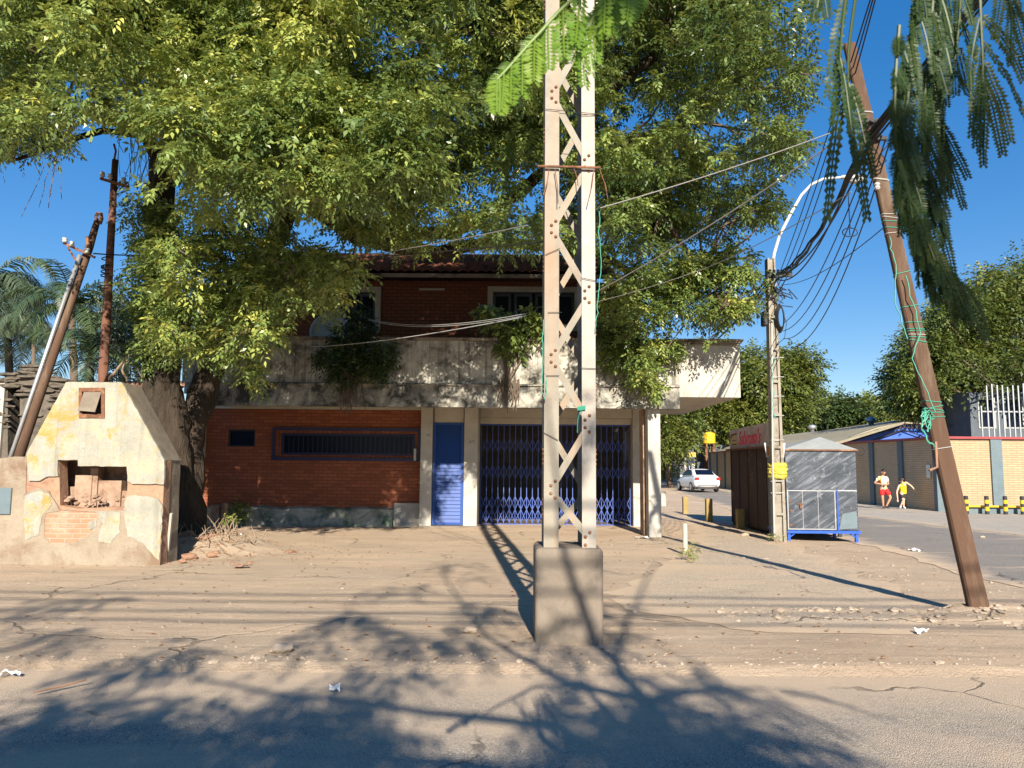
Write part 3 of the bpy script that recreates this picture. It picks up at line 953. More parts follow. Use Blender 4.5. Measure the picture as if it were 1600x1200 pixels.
mb.box(xe - .3, xe - .04, OY + .265, OY + .61, 0, 1.70)
mb.build('side_wall', MT['side_dark'], O)
MB().box(P(36, 800)[0], P(250, 800)[0] - .31, OY + .58, OY + .66, 0, 1.70).build('back_wall', MT['mud'], O)
mb = MB()   # crumbled masonry inside the opening
for i, (px, py, w_, h_) in enumerate(((133, 762, .26, .44), (148, 760, .12, .55), (172, 768, .36, .36), (106, 775, .22, .26), (190, 778, .16, .2))):
    q = at(px, py, OY + .34)
    n0 = len(mb.v)
    mb.box(q.x - w_ / 2, q.x + w_ / 2, OY + .28 + .02 * i, OY + .5, .85, .95 + h_)
for i in range(40):
    q = at(random.uniform(95, 195), random.uniform(775, 795), OY + random.uniform(.12, .4))
    mb.rock(q, random.uniform(.02, .055), i)
mb.build('crumbled_masonry', MT['mud'], O)
# hatch
hz = thing('hatch', None, None)
C.objects.unlink(hz); bpy.data.objects.remove(hz)
fr = [P(124, 606), P(164, 606), P(164, 653), P(124, 653)]
h_ = MB().slab2d([(a, b) for a, b in fr], [[P(129, 612), P(159, 612), P(159, 647), P(129, 647)]], XZ, OY - .02, OY + .04).build('hatch', MT['rust'], O)
mb = MB()
c = at(143, 628, OY)
rot = Matrix.Rotation(radians(-16), 3, 'X') @ Matrix.Rotation(radians(5), 3, 'Y')
mb.obox((c.x - .005, OY - .045, c.z + .005), .27, .012, .33, rot)
mb.build('hatch_door', MT['side_dark'], h_, bevel=.004)
MB().box(fr[0][0], fr[1][0], OY + .1, OY + .12, fr[2][1], fr[0][1]).build('hatch_recess', MT['black_paint'], h_)
pw = at(262, 850, OY + .2)
tag(MB().bar(gr(256, 884) + Vector((.04, 0, 0)), at(262, 802, OY + .22) + Vector((.06, 0, 0)), .035, .05).build('wooden_plank', MT['post_grey']), 'thin weathered plank leaning on the side of the old oven', 'plank')

# low wall left of the oven
LW = thing('low_wall', 'crumbling low plastered wall with dark meter plate left of the oven', 'wall', (-8.2, OY, 0))
top = ragged([(-11, -.05), (P(34, 890)[0], -.05), P(39, 760), P(41, 714), P(22, 713), P(15, 715), P(0, 716), (-11, 1.72)], .02, .09, 31)
MB().slab2d(top, [], XZ, OY + .02, OY + .4).build('wall_face', MT['dirt_plaster'], LW)
a_ = at(17, 783, OY)
MB().box(a_.x - .42, a_.x, OY - .01, OY + .02, a_.z - .20, a_.z + .20).build('meter_plate', MT['pilaster'], LW, bevel=.006)

# ruined stone wall and tiled lean-to behind
RWY = 14.2
RW = thing('ruined_wall', 'ragged ruined stone wall with dark doorway behind the old oven', 'wall', (-9.3, RWY, 0))
def P2(px, py): return P(px, py, RWY)
prof = [(-14, -.05), (-7.2, -.05), P2(118, 600), P2(104, 598), P2(92, 590), P2(75, 586), P2(60, 585), P2(56, 577), P2(38, 573), P2(30, 580), P2(10, 588), P2(0, 597), (-14, 3.1)]
door_h = [P2(12, 602), P2(31, 604), P2(31, 712), P2(12, 712)]
MB().slab2d(ragged(prof, .06, .09, 40), [door_h], XZ, RWY, RWY + .35).build('stone_face', MT['stone'], RW)
MB().box(P2(-30, 600)[0], P2(11, 600)[0], RWY - .06, RWY - .003, 0, P2(10, 598)[1]).build('cream_panel', MT['pillar'], RW)
MB().box(P2(8, 600)[0], P2(34, 600)[0], RWY + .36, RWY + .4, 0, 3.0).build('doorway_shade_sheet', MT['black_paint'], RW)  # black sheet painted in for the shade inside the gap, no real door
mb = MB()
for i in range(90):
    px = random.uniform(-20, 112)
    top_y = np.interp(px, [0, 10, 30, 45, 60, 80, 112], [597, 588, 579, 574, 583, 588, 602])
    q = at(px, top_y + random.uniform(-3, 26) * (1 if random.random() < .6 else 3), RWY - random.uniform(-.02, .04))
    mb.rock((q.x, q.y, q.z), random.uniform(.05, .12), i, (1.9, .8, .4))
mb.build('loose_stones', MT['stone'], RW)

LT = thing('ruined_house', 'low ruined house with red clay tile roof behind the trunk of the big tree', 'house', (-9, 19.5, 0))
v = []
nx = 80
x0, x1 = at(120, 600, 18).x, at(242, 600, 18).x
for r in range(9):
    for u, dz in ((0, .05), (.02, .07), (.95, 0)):
        for i in range(nx + 1):
            v.append((lerp(x0, x1, i / nx), 18 + (r + u) * .30, 3.10 + (r + u) * .07 + dz + .05 * abs(cos(pi * i / 6)) + .05 * noise.noise(Vector((i * .1, r, 0)))))
f = [(j * (nx + 1) + i, j * (nx + 1) + i + 1, (j + 1) * (nx + 1) + i + 1, (j + 1) * (nx + 1) + i) for j in range(26) for i in range(nx)]
MB().add(v, f).build('roof', MT['clay'], LT)
MB().box(-13.0, -8.5, 18.5, 20.5, 0, 3.1).build('wall', MT['stone'], LT)

# =================================================================== LATTICE MAST
MX0, MX1, MY0, MY1 = at(850, 700, 7.0).x, at(931, 700, 7.0).x, 7.0, 7.46
FB = .87
mast = thing('lattice_mast', 'tall riveted steel lattice mast standing on a big concrete block', 'utility mast', ((MX0 + MX1) / 2, 7.23, FB))
H = 9.6
for (x, sx) in ((MX0, 1), (MX1, -1)):
    for (y, sy) in ((MY0, 1), (MY1, -1)):
        w_ = .134 if sx > 0 else .126
        mb = MB()
        xa, xb = sorted((x, x + sx * w_))
        ya, yb = sorted((y, y + sy * .012))
        mb.box(xa, xb, ya, yb, FB - .04, H)
        xa, xb = sorted((x, x + sx * .012))
        ya, yb = sorted((y + sy * .0121, y + sy * .145))
        mb.box(xa, xb, ya, yb, FB - .04, H)
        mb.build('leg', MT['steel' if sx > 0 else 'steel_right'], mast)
LACE = [('R', 845), ('L', 765), ('R', 662), ('L', 560), ('R', 460), ('L', 358), ('R', 255), ('L', 148), ('R', 45)]
nodes = [(s_, at(890, y_, 7.0).z) for s_, y_ in LACE]
while nodes[-1][1] < H - .7:
    nodes.append(('L' if nodes[-1][0] == 'R' else 'R', nodes[-1][1] + .63))
xi = {'L': MX0 + .09, 'R': MX1 - .08}
rivets = MB()
def rivet(mb, p, r=.016, ax='y', d=-1):
    prof = [(r, 0), (r * .95, .006), (r * .6, .013), (.001, .015)]
    k0 = len(mb.v)
    mb.lathe((0, 0, 0), prof, 8, 'z')
    for i in range(k0, len(mb.v)):
        q = mb.v[i]
        mb.v[i] = (p[0] + q[0], p[1] + d * q[2], p[2] + q[1]) if ax == 'y' else (p[0] + d * q[2], p[1] + q[0], p[2] + q[1])
for i in range(len(nodes) - 1):
    (s0, z0), (s1, z1) = nodes[i], nodes[i + 1]
    MB().bar((xi[s0], MY0 + .019, z0 + .05), (xi[s1], MY0 + .019, z1 - .05), .062, .009).build('diagonal', MT['steel'], mast)
    o_ = {'L': 'R', 'R': 'L'}
    MB().bar((xi[o_[s0]], MY1 - .02, z0 + .02), (xi[o_[s1]], MY1 - .02, z1 - .08), .06, .009).build('diagonal', MT['steel'], mast)
    for X_ in (MX0 + .02, MX1 - .02):
        a_, b_ = (MY0 + .06, MY1 - .06) if (i % 2 == 0) else (MY1 - .06, MY0 + .06)
        MB().bar((X_, a_, z0 + .05), (X_, b_, z1 - .05), .05, .009, up=(1, 0, 0)).build('diagonal', MT['steel'], mast)
for s_, z in nodes:
    cx = xi[s_] - (.005 if s_ == 'L' else -.005)
    for k, (dx, dz) in enumerate(((.018, .075), (-.022, .035), (-.022, -.035), (.018, -.075))):
        rivet(rivets, (cx + dx, MY0 - .0, z + dz))
    for dz in (.06, .02, -.03, -.07):
        rivet(rivets, (MX0, MY0 + .05, z + dz + .3), .013, 'x', -1)
        rivet(rivets, (MX1, MY0 + .05, z + dz + .3), .013, 'x', 1)
rivets.build('rivets', MT['rust'], mast, smooth_=True)
zc = at(890, 262, 6.97).z
MB().tube([(MX0 - .07, 6.965, zc + .01), (MX1 + .05, 6.965, zc)], .012, 8).build('cross_rod', MT['rust'], mast)
mb = MB()
for k, (px0, py0, px1, py1) in enumerate(((858, 264, 849, 305), (867, 264, 872, 318), (897, 264, 903, 290), (928, 264, 918, 318), (937, 264, 950, 312), (940, 275, 948, 300))):
    a_, b_ = at(px0, py0, 6.95), at(px1, py1, 6.93)
    mb.tube([a_, a_.lerp(b_, .5) + Vector((.01, 0, 0)), b_], .0045, 5)
mb.build('hanging_wire_ends', MT['rust'], mast)
mb = MB()
def wob_line(pts, n=14, amp=.01, sd=0):
    out = []
    for i in range(len(pts) - 1):
        for k in range(n):
            q = Vector(pts[i]).lerp(Vector(pts[i + 1]), k / n)
            w_ = sin(pi * k / n)
            out.append(q + Vector((amp * w_ * noise.noise(Vector((i * 5 + k * .5, sd, 0))), 0, amp * w_ * noise.noise(Vector((k * .4, sd, 7))))))
    return out + [Vector(pts[-1])]
mb.tube(wob_line([at(936, 330, 6.98), at(939, 420, 6.97), at(934, 470, 6.98), at(930, 520, 6.98)], 8, .03), .004, 5)
mb.tube(wob_line([at(849, 500, 6.98), at(848, 575, 6.97), at(846, 610, 6.96), at(852, 625, 6.95), at(855, 590, 6.97)], 8, .02), .004, 5)
for k in range(5):
    z = at(890, 634 + k * 1.5, 6.96).z
    mb.tube([at(902, 636 + k * 1.2, 6.985), at(915, 634 + k * 1.4, 6.978)], .004, 5)
mb.tube(wob_line([at(908, 640, 6.97), at(903, 655, 6.96), at(902, 676, 6.96)], 6, .01), .0035, 5)
mb.build('green_tie_wires', MT['green_wire'], mast)
mb = MB()
for (a_, b_) in (((849, 170), (932, 178)), ((852, 583), (852, 584)), ((856, 488), (878, 488)), ((908, 180), (931, 179)), ((850, 676), (872, 688)), ((907, 434), (938, 440)), ((852, 398), (875, 388)), ((853, 587), (874, 587)), ((906, 575), (931, 576))):
    mb.tube([at(*a_, 6.985), at(*b_, 6.985)], .003, 5)
mb.build('binding_wires', MT['cable'], mast)
# concrete footing
fx0, fx1 = at(836, 950, 6.95).x, at(943, 950, 6.95).x
mb = MB().box(fx0, fx1, 6.93, 7.60, -.05, FB)
ft = mb.build('concrete_footing', MT['footing'], bevel=.045, seg=4)
tag(ft, 'square rain-stained concrete block carrying the steel lattice mast', 'concrete block')

# =================================================================== POLES
def sag(a, b, s=.1, n=14, twist=0, sd=0):
    a, b = Vector(a), Vector(b)
    out = []
    for i in range(n + 1):
        u = i / n
        q = a.lerp(b, u)
        q.z -= 4 * s * u * (1 - u)
        if twist:
            q += Vector((twist * sin(u * 40 + sd), 0, twist * cos(u * 40 + sd)))
        out.append(q)
    return out

lp = thing('leaning_pole', 'rough brown square utility pole leaning left at the street corner', 'utility pole', tuple(LEAN_P))
a_, b_ = LEAN_P + Vector((0, 0, -.1)), at(1327, 70, 8.35)
n = 26
mb = MB()
d_ = (b_ - a_).normalized()
sx = d_.cross(Vector((0, 1, 0))).normalized()
sx = -sx if sx.x < 0 else sx
sy = Vector((.28, 1, 0)).normalized()
sx = Vector((1, -.28, 0)).normalized()
k0 = 0
for i in range(n + 1):
    u = i / n
    c_ = a_.lerp(b_, u)
    r = lerp(.098, .06, u)
    for (p, q) in ((-1, -.78), (-.78, -1), (.78, -1), (1, -.78), (1, .78), (.78, 1), (-.78, 1), (-1, .78)):
        w_ = 1 + .035 * noise.noise(Vector((i * .7, p, q)))
        mb.v.append(tuple(c_ + sx * (r * p * w_) + sy * (r * q * w_ * .9)))
for i in range(n):
    for j in range(8):
        a0, a1 = i * 8 + j, i * 8 + (j + 1) % 8
        mb.f.append((a0, a1, a1 + 8, a0 + 8))
mb.f.append(tuple(n * 8 + j for j in range(8)))
mb.build('shaft', MT['lean_pole'], lp)
def lp_at(py):
    u = (968 - py) / (968 - 70.0)
    # invert roughly along the pole
    lo, hi = 0.0, 1.0
    for _ in range(30):
        mid = (lo + hi) / 2
        q = a_.lerp(b_, mid)
        v_ = q - Vector((0, 0, CZ))
        yy = 600 - FOC * v_.dot(UP) / v_.dot(FW)
        if yy > py: lo = mid
        else: hi = mid
    return a_.lerp(b_, lo), lerp(.098, .06, lo)
mb1, mb2 = MB(), MB()
for k, py in enumerate((178, 283, 337, 342, 348, 358, 366, 428, 480, 505, 515, 518, 524, 528, 534, 628, 637, 640, 645, 652, 700)):
    c_, r = lp_at(py)
    tl = random.uniform(-.35, .35)
    r *= 1.05
    loop = []
    for (p, q) in ((-1, -.8), (-.8, -1), (.8, -1), (1, -.8), (1, .8), (.8, 1), (-.8, 1), (-1, .8), (-1, -.8)):
        loop.append(c_ + sx * (r * p) + sy * (r * q * .92) + Vector((0, 0, p * tl * .06)))
    (mb1 if k in (0, 1, 2, 3, 6, 12, 20) else mb2).tube(loop, .0045 if k > 1 else .009, 5)
for k, (pts, r) in enumerate((([(1390, 370), (1400, 420), (1398, 470), (1418, 530)], .006), ([(1415, 430), (1438, 520), (1425, 560), (1462, 645)], .006),
                              ([(1448, 650), (1440, 668), (1450, 690), (1462, 700)], .010))):
    mb2.tube(wob_line([lp_at(p[1])[0] * 0 + at(p[0], p[1], lp_at(p[1])[0].y - .13) for p in pts], 8, .04, k), r, 5)
for k in range(16):
    p0 = at(random.uniform(1443, 1456), random.uniform(638, 660), 8.1)
    mb2.tube(wob_line([p0, p0 + Vector((random.uniform(-.07, .05), 0, random.uniform(-.16, .02)))], 5, .05, k), .006, 4)
mb1.build('wire_bands', MT['cable_white'], lp)
mb2.build('green_tie_wires', MT['green_wire'], lp)
MB().tube([at(1462, 690, 8.1), at(1464, 730, 8.08), at(1452, 735, 8.06)], .014, 6).build('red_cable_end', MT['clay'], lp)
mb = MB()
for k in range(10):
    c_, r = lp_at(random.uniform(195, 240))
    q = c_ + Vector((random.uniform(-.12, .08), -.13, random.uniform(-.1, .1)))
    mb.tube([q, q + Vector((random.uniform(-.1, .1), -.02, random.uniform(-.14, .04))), q + Vector((random.uniform(-.15, .1), 0, random.uniform(-.2, 0)))], .007, 5)
for py in (195, 222):
    c_, r = lp_at(py)
    mb.box(c_.x - .16, c_.x + .12, c_.y - .12, c_.y - .08, c_.z - .02, c_.z + .02)
mb.build('cable_clamps', MT['cable'], lp)
c_, r = lp_at(292)
mb = MB().lathe((c_.x - .10, c_.y - .1, c_.z - .03), [(.02, -.04), (.035, -.02), (.02, 0), (.035, .02), (.02, .04)], 10)
mb.build('insulator', MT['white_paint'], lp)

CPY = 16.4
cpb = gr(1217, 845)
cp = thing('concrete_pole', 'grey concrete utility pole with yellow plastic wrapped round it beside the metal kiosk', 'utility pole', (at(1217, 840, CPY).x, CPY, 0))
bx = cp.location.x
tx = at(1203, 405, CPY)
mb = MB()
def hpole(mb, x0, x1, y, z0, z1, w0, w1, th=.2):
    # H section: two flanges and a web
    for s_ in (-1, 1):
        v = []
        for z, xc, w_ in ((z0, x0, w0), (z1, x1, w1)):
            xa = xc + s_ * w_ / 2
            xb = xa - s_ * w_ * .24
            for (xx, yy) in ((xa, y - th / 2), (xb, y - th / 2), (xb, y + th / 2), (xa, y + th / 2)):
                v.append((xx, yy, z))
        mb.add(v, [(0, 1, 5, 4), (1, 2, 6, 5), (2, 3, 7, 6), (3, 0, 4, 7), (4, 5, 6, 7), (0, 3, 2, 1)])
    v = []
    for z, xc, w_ in ((z0, x0, w0), (z1 - .02, x1, w1)):
        for (sx_, sy_) in ((-1, -1), (1, -1), (1, 1), (-1, 1)):
            v.append((xc + sx_ * w_ * .257, y + sy_ * th * .22, z))
    mb.add(v, [(0, 1, 5, 4), (1, 2, 6, 5), (2, 3, 7, 6), (3, 0, 4, 7), (4, 5, 6, 7), (0, 3, 2, 1)])
hpole(mb, bx, tx.x, CPY, -.1, tx.z, .27, .17)
for k in range(8):
    z = .6 + k * .7
    xc = lerp(bx, tx.x, z / tx.z)
    mb.box(xc - .07, xc + .07, CPY - .105, CPY - .06, z, z + .05)
mb.build('shaft', MT['concrete'], cp)
mb = MB()
for k in range(9):
    q = at(1215, 725 + k * 2.9, CPY)
    r = .155 + .045 * noise.noise(Vector((k * 3.3, 0, 0)))
    mb.tube([(q.x + r * cos(t_ * pi / 6), CPY + r * sin(t_ * pi / 6), q.z + .02 * noise.noise(Vector((t_ * 1.2, k * 3, 5)))) for t_ in range(13)], [.026 + .012 * noise.noise(Vector((t_, k * 5, 1))) for t_ in range(13)], 6)
mb = MB()
v, f = [], []
for j in range(15):
    for i in range(24):
        t_ = 2 * pi * i / 24
        q = at(1215, 723 + j * 1.85, CPY)
        r = .15 + .05 * sin(pi * j / 14) ** .5 + .035 * noise.noise(Vector((cos(t_) * 3, sin(t_) * 3, j * .5))) + .015 * noise.noise(Vector((cos(t_) * 9, sin(t_) * 9, j * 1.7)))
        if abs(j - 4) < 1 or abs(j - 10) < 1: r *= .9
        v.append((q.x + r * cos(t_), CPY + r * sin(t_), q.z + .03 * noise.noise(Vector((i * .4, j * .6, 3)))))
for j in range(14):
    for i in range(24):
        f.append((j * 24 + i, j * 24 + (i + 1) % 24, (j + 1) * 24 + (i + 1) % 24, (j + 1) * 24 + i))
mb.add(v, f)
mb.build('yellow_plastic_wrap', MT['yellow_bag'], cp)
mb = MB()
for py in (560, 590, 620, 650, 688, 752, 770):
    q = at(1212, py, CPY)
    mb.tube([(q.x - .14, CPY - .11, q.z), (q.x + .14, CPY - .11, q.z + .005)], .008, 5)
mb.tube([at(1206, 500, CPY - .13), at(1207, 700, CPY - .13), at(1210, 840, CPY - .13)], .02, 6)
mb.build('conduit', MT['cable_white'], cp)
q0 = at(1207, 432, CPY)
mb = MB().box(q0.x - .12, q0.x + .38, CPY - .16, CPY - .10, q0.z - .04, q0.z + .04)
for k in range(6):
    mb.lathe((q0.x - .1 + k * .09, CPY - .13, q0.z + .08), [(.02, -.04), (.04, -.015), (.025, 0), (.04, .02), (.015, .045)], 8)
for k in range(22):
    q = q0 + Vector((random.uniform(-.2, .3), -.15 + random.uniform(-.05, .05), random.uniform(-.5, .1)))
    mb.tube([q, q + Vector((random.uniform(-.15, .15), 0, random.uniform(-.2, .05))), q + Vector((random.uniform(-.2, .2), 0, random.uniform(-.3, 0)))], .012, 5)
mb.build('cross_arm', MT['cable'], cp)
q = at(1194, 498, CPY - .05)
MB().box(q.x - .06, q.x + .04, CPY - .2, CPY + .02, q.z - .17, q.z + .15).build('junction_box', MT['cable'], cp, bevel=.02)
mb = MB()
q = at(1217, 498, CPY - .06)
for k in range(7):
    r = .16 + .012 * k
    mb.tube([(q.x + .42 * r * cos(t_ * pi / 10) + .02 * k % 3 * .01, CPY - .2 + .02 * k, q.z + 1.35 * r * sin(t_ * pi / 10)) for t_ in range(21)], .014, 5)
mb.tube([at(1224, 490, CPY - .2), at(1229, 505, CPY - .2), at(1226, 528, CPY - .2), at(1213, 540, CPY - .15)], .008, 5)
mb.build('cable_coil', MT['cable'], cp)
mb = MB()
for pts in (((1209, 610), (1207, 640), (1212, 655)), ((1210, 560), (1206, 580), (1208, 605))):
    mb.tube(wob_line([at(*p, CPY - .14) for p in pts], 6, .03), .012, 5)
mb.build('green_tie_wires', MT['green_wire'], cp)
# street lamp arm
ARM = [at(x, y, CPY + dy) for x, y, dy in ((1204, 430, 0), (1210, 395, 0), (1218, 368, 0), (1236, 333, 0), (1252, 305, 0), (1268, 288, 0), (1288, 279, 0), (1318, 277, 0))]
sl = thing('street_lamp', 'white curved street lamp arm on top of the concrete pole', 'street lamp', tuple(ARM[0]))
MB().tube(ARM, [.036, .036, .035, .034, .032, .030, .028, .026], 8).build('arm', MT['white_paint'], sl, smooth_=True)
a2, b2 = at(1314, 277, CPY), at(1353, 282, CPY)
mb = MB()
mb.tube([a2, a2.lerp(b2, .2), a2.lerp(b2, .5), a2.lerp(b2, .8), b2], [.04, .07, .11, .10, .03], 12)
mb.v = [(x, y, z if z > a2.z - .03 else a2.z - .03 + (z - a2.z + .03) * .4) for x, y, z in mb.v]
mb.build('lamp_head', MT['white_paint'], sl, smooth_=True)
mb = MB().sphere((lerp(a2.x, b2.x, .6), CPY, a2.z - .09), 1, 12, 8, (.17, .09, .055))
mb.build('lens', MT['grey_metal'], sl, smooth_=True)

# two old poles on the left
pv = thing('iron_pole', 'upright rusty iron pole with crossarm behind the old oven', 'utility pole', (at(157, 700, 14.6).x, 14.6, 0))
pa, pb = at(155, 700, 14.6), at(180, 250, 14.6)
pa = pa + (pa - pb).normalized() * 1.0
MB().tube([pa, pa.lerp(pb, .3), pa.lerp(pb, .7), pb], [.105, .095, .075, .06], 10).build('shaft', MT['rust_pole'], pv, smooth_=True)
mb = MB()
c0, c1 = at(157, 279, 14.5), at(201, 292, 14.5)
mb.bar(c0, c1, .05, .05)
mb.tube([at(178, 252, 14.6), at(181, 236, 14.5), at(178, 225, 14.5)], .02, 6)
mb.build('cross_arm', MT['rust'], pv)
mb = MB()
for px, py in ((160, 278), (172, 281), (193, 287)):
    q = at(px, py - 2, 14.48)
    mb.lathe((q.x, q.y, q.z + .05), [(.03, -.06), (.055, -.03), (.035, 0), (.05, .03), (.02, .05)], 10)
mb.build('insulators', MT['white_paint'], pv, smooth_=True)
mb = MB()
for py in (404, 416, 418, 424, 430, 448, 452, 560):
    q = at(168 - (py - 400) * .055, py, 14.6)
    mb.tube([(q.x + .1 * cos(t_ * pi / 4), 14.6 + .1 * sin(t_ * pi / 4), q.z + .02 * cos(t_ * pi / 4)) for t_ in range(9)], .012, 5)
mb.build('wire_bands', MT['cable'], pv)
pl_ = thing('slanted_pole', 'slanted wooden pole with grey conduit and bent crossarm at far left', 'utility pole', tuple(gr(5, 800)))
pa, pb = at(30, 712, 12.5), at(140, 385, 12.9)
pa = pa + (pa - pb).normalized() * 1.2
MB().tube([pa, pa.lerp(pb, .5), pb, at(152, 345, 13.0)], [.085, .075, .065, .05], 10).build('shaft', MT['post_wood' if False else 'lean_pole'], pl_, smooth_=True)
o_ = Vector((-.085, -.08, 0))
MB().tube([pa + o_, pa.lerp(pb, .5) + o_ * .95, at(134, 400, 12.8) + o_ * .8], .032, 8).build('conduit', MT['grey_metal'], pl_, smooth_=True)
MB().tube([at(152, 345, 13.0), at(150, 338, 13), at(153, 333, 13), at(158, 334, 13), at(159, 342, 13), at(156, 350, 13)], .03, 8).build('bent_hook', MT['rust'], pl_)
mb = MB().bar(at(100, 380, 12.75), at(148, 402, 12.75), .04, .05)
mb.tube([at(106, 386, 12.75), at(126, 420, 12.75)], .016, 6).tube([at(136, 370, 12.75), at(139, 392, 12.75)], .03, 6)
mb.build('cross_arm', MT['rust'], pl_)
mb = MB()
for px, py in ((101, 378), (112, 384), (136, 395)):
    q = at(px, py, 12.7)
    mb.lathe((q.x, q.y, q.z + .04), [(.03, -.05), (.05, -.03), (.03, 0), (.045, .02), (.02, .04)], 10)
mb.build('insulators', MT['white_paint'], pl_, smooth_=True)

# =================================================================== OVERHEAD CABLES
def cable(label, pts, r=.012, mat='cable', group='overhead cables', seg=14):
    mb = MB()
    for p in pts: mb.tube(p, r, 5)
    return tag(mb.build('overhead_cable', MT[mat]), label, 'cable', group)
L1, L2 = Vector(at(1352, 225, 8.1)), q0
def bundle_pt(k): return Vector((.035 * cos(k * 2.1), -.02, .05 * sin(k * 1.7)))
for k in range(5):
    st = Vector((3.95 + .12 * k, 4.6, 6.0 + .09 * k))
    pts = sag(st, L1 + bundle_pt(k), .04, 8, 0) + sag(L1 + bundle_pt(k), L2 + bundle_pt(k + 2) * 1.6, .28 + .06 * k, 26, .012 if k < 3 else 0, k)[1:] + sag(L2 + bundle_pt(k + 2) * 1.6, at(1085 - 8 * k, 560 + 3 * k, 24), .15, 10)[1:]
    cable('thick black cable in the bundle running from the leaning pole to the concrete pole', [pts], .018 if k < 3 else .012)
for k in range(4):
    a_ = at(1372 + 6 * k, 205 + 6 * k, 7.9)
    cable('slack black wire dropping right of the thick bundle to the concrete pole', [sag(a_, at(1224, 505 + 12 * k, CPY - .1), .35 + .12 * k, 20)], .008, group='slack drop wires')
for k in range(3):
    a_ = at(1372 + 3 * k, -40, 7.0)
    cable('thin black wire crossing the sky from the top down to the concrete pole', [sag(a_, at(1213 + 3 * k, 440 + 6 * k, CPY - .12), .12 + .12 * k, 20)], .008, group='thin sky wires')
cable('long grey wire sloping across the big tree right of the mast', [sag(at(1310, 203, 8.1), at(938, 325, 6.98), .03, 14)], .006, 'cable_grey', None)
cable('grey wire stretched from the leaning pole low across the tree crown', [sag(at(1300, 225, 8.2), at(905, 470, 12), .08, 16)], .009, 'cable_grey', None)
cable('faint grey wire below the other one across the right of the crown', [sag(at(1330, 300, 8.2), at(1100, 420, 12), .05, 12) + sag(at(1100, 420, 12), at(905, 478, 14), .04, 8)[1:]], .006, 'cable_grey', None)
cable('thin wire from the wrapped bands of the leaning pole to the street lamp pole', [sag(at(1385, 352, 8.2), at(1225, 445, CPY - .1), .15, 14)], .006, 'cable', None)
cable('pale wire reaching from the mast to the tree above the tiled roof', [sag(at(824, 352, 7.2), at(500, 404, 15), .06, 14)], .006, 'cable_grey', None)
cable('second thin wire just above the tiled roof edge', [sag(at(850, 378, 7.4), at(500, 405, 18), .03, 14)], .008, 'cable', None)
cable('pale double wire sagging in front of the upper brick wall', [sag(at(822, 490, 9), at(575, 498, 16.5), .14, 18), sag(at(822, 493, 9), at(575, 500, 16.5), .14, 18)], .0055, 'cable_white', None)
cable('pale wire slanting across the balcony parapet to the tree', [sag(at(815, 496, 9), at(488, 542, 16.0), .06, 16)], .007, 'cable_white', None)
cable('dark wire tied between the two old poles and the big tree', [sag(at(146, 396, 12.7), at(245, 398, 15), .02, 8)], .012, 'cable', None)
cable('thin sagging wire strung between old pole and tree trunk', [sag(at(165, 530, 14.4), at(250, 545, 15), .02, 8)], .008, 'cable', None)
cable('thin wire coming down beside the wire coil with a small splice hanging', [sag(at(1325, 300, 8.3), at(1328, 355, 8.3), 0, 4), [at(1328 + 12 * cos(t_ * pi / 6), 363 + 7 * sin(t_ * pi / 6), 8.3) for t_ in range(13)], [at(1327, 357, 8.3), at(1328, 368, 8.3)]], .006, 'cable', None)
# cables strung along the road behind the photographer, they throw the long streaks
for k, (y_, z_) in enumerate(((-3.0, 6.55), (-3.0, 6.30), (-3.2, 6.10), (-3.2, 5.85), (-3.4, 6.75))):
    cable('roadside power cable above the near kerb', [sag((-30, y_, z_ + .1), (30, y_ - .2, z_ - .05), .15, 20)], .020, group='roadside power cables')

# =================================================================== KIOSK AND CART
kx0, kx1, ky = at(1228, 760, 16.75).x, at(1339, 760, 16.75).x, 16.75
K = thing('market_cart', 'small sheet-metal food cart with pyramid roof on a blue steel frame', 'food cart', ((kx0 + kx1) / 2, ky + .6, 0))
zb, zt = at(1280, 829, ky).z, at(1280, 703, ky).z
MB().box(kx0, kx1, ky, ky + 1.2, zb, zt).build('metal_box', MT['tin'], K, bevel=.008)
mb = MB()
for x in (at(1254, 780, ky).x, at(1278, 780, ky).x):
    mb.box(x - .004, x + .004, ky - .003, ky - .0005, zb + .03, at(1250, 767, ky).z)
frame(mb, kx0 + .02, at(1305, 780, ky).x, zb + .02, at(1250, 766, ky).z, .018, ky - .008, ky - .001)
mb.box(at(1305, 780, ky).x + .01, kx1 - .01, ky - .005, ky - .001, at(1250, 767, ky).z, at(1250, 766, ky).z + .012)
mb.build('hatch_frame', MT['grey_metal'], K)
x = at(1308, 780, ky).x
mb = MB().box(x - .014, x + .014, ky - .02, ky - .009, zb, at(1250, 765, ky).z)
for (u, w_) in ((kx0 + .04, 1), (kx1 - .04, 1)):
    for yy in (ky + .03, ky + 1.17):
        mb.box(u - .03, u + .03, yy - .03, yy + .03, 0, zb - .06)
        mb.bar((u - .02 * 0, yy, .1), (u + (.16 if u < (kx0 + kx1) / 2 else -.16), yy, zb - .05), .025, .02)
mb.box(kx0 - .01, kx1 + .03, ky - .03, ky + .04, zb - .06, zb - .003).box(kx0 - .01, kx1 + .03, ky + 1.16, ky + 1.22, zb - .06, zb - .003)
mb.box(kx0 - .01, kx0 + .05, ky + .042, ky + 1.158, zb - .06, zb - .003).box(kx1 - .03, kx1 + .03, ky + .042, ky + 1.158, zb - .06, zb - .003)
mb.build('blue_frame', MT['frame_blue'], K)
ap = at(1281, 684, ky + .6)
e_ = .04
v = [(kx0 - e_, ky - e_, zt + .01), (kx1 + e_, ky - e_, zt + .01), (kx1 + e_, ky + 1.2 + e_, zt + .01), (kx0 - e_, ky + 1.2 + e_, zt + .01), (ap.x, ky + .6, ap.z + .02)]
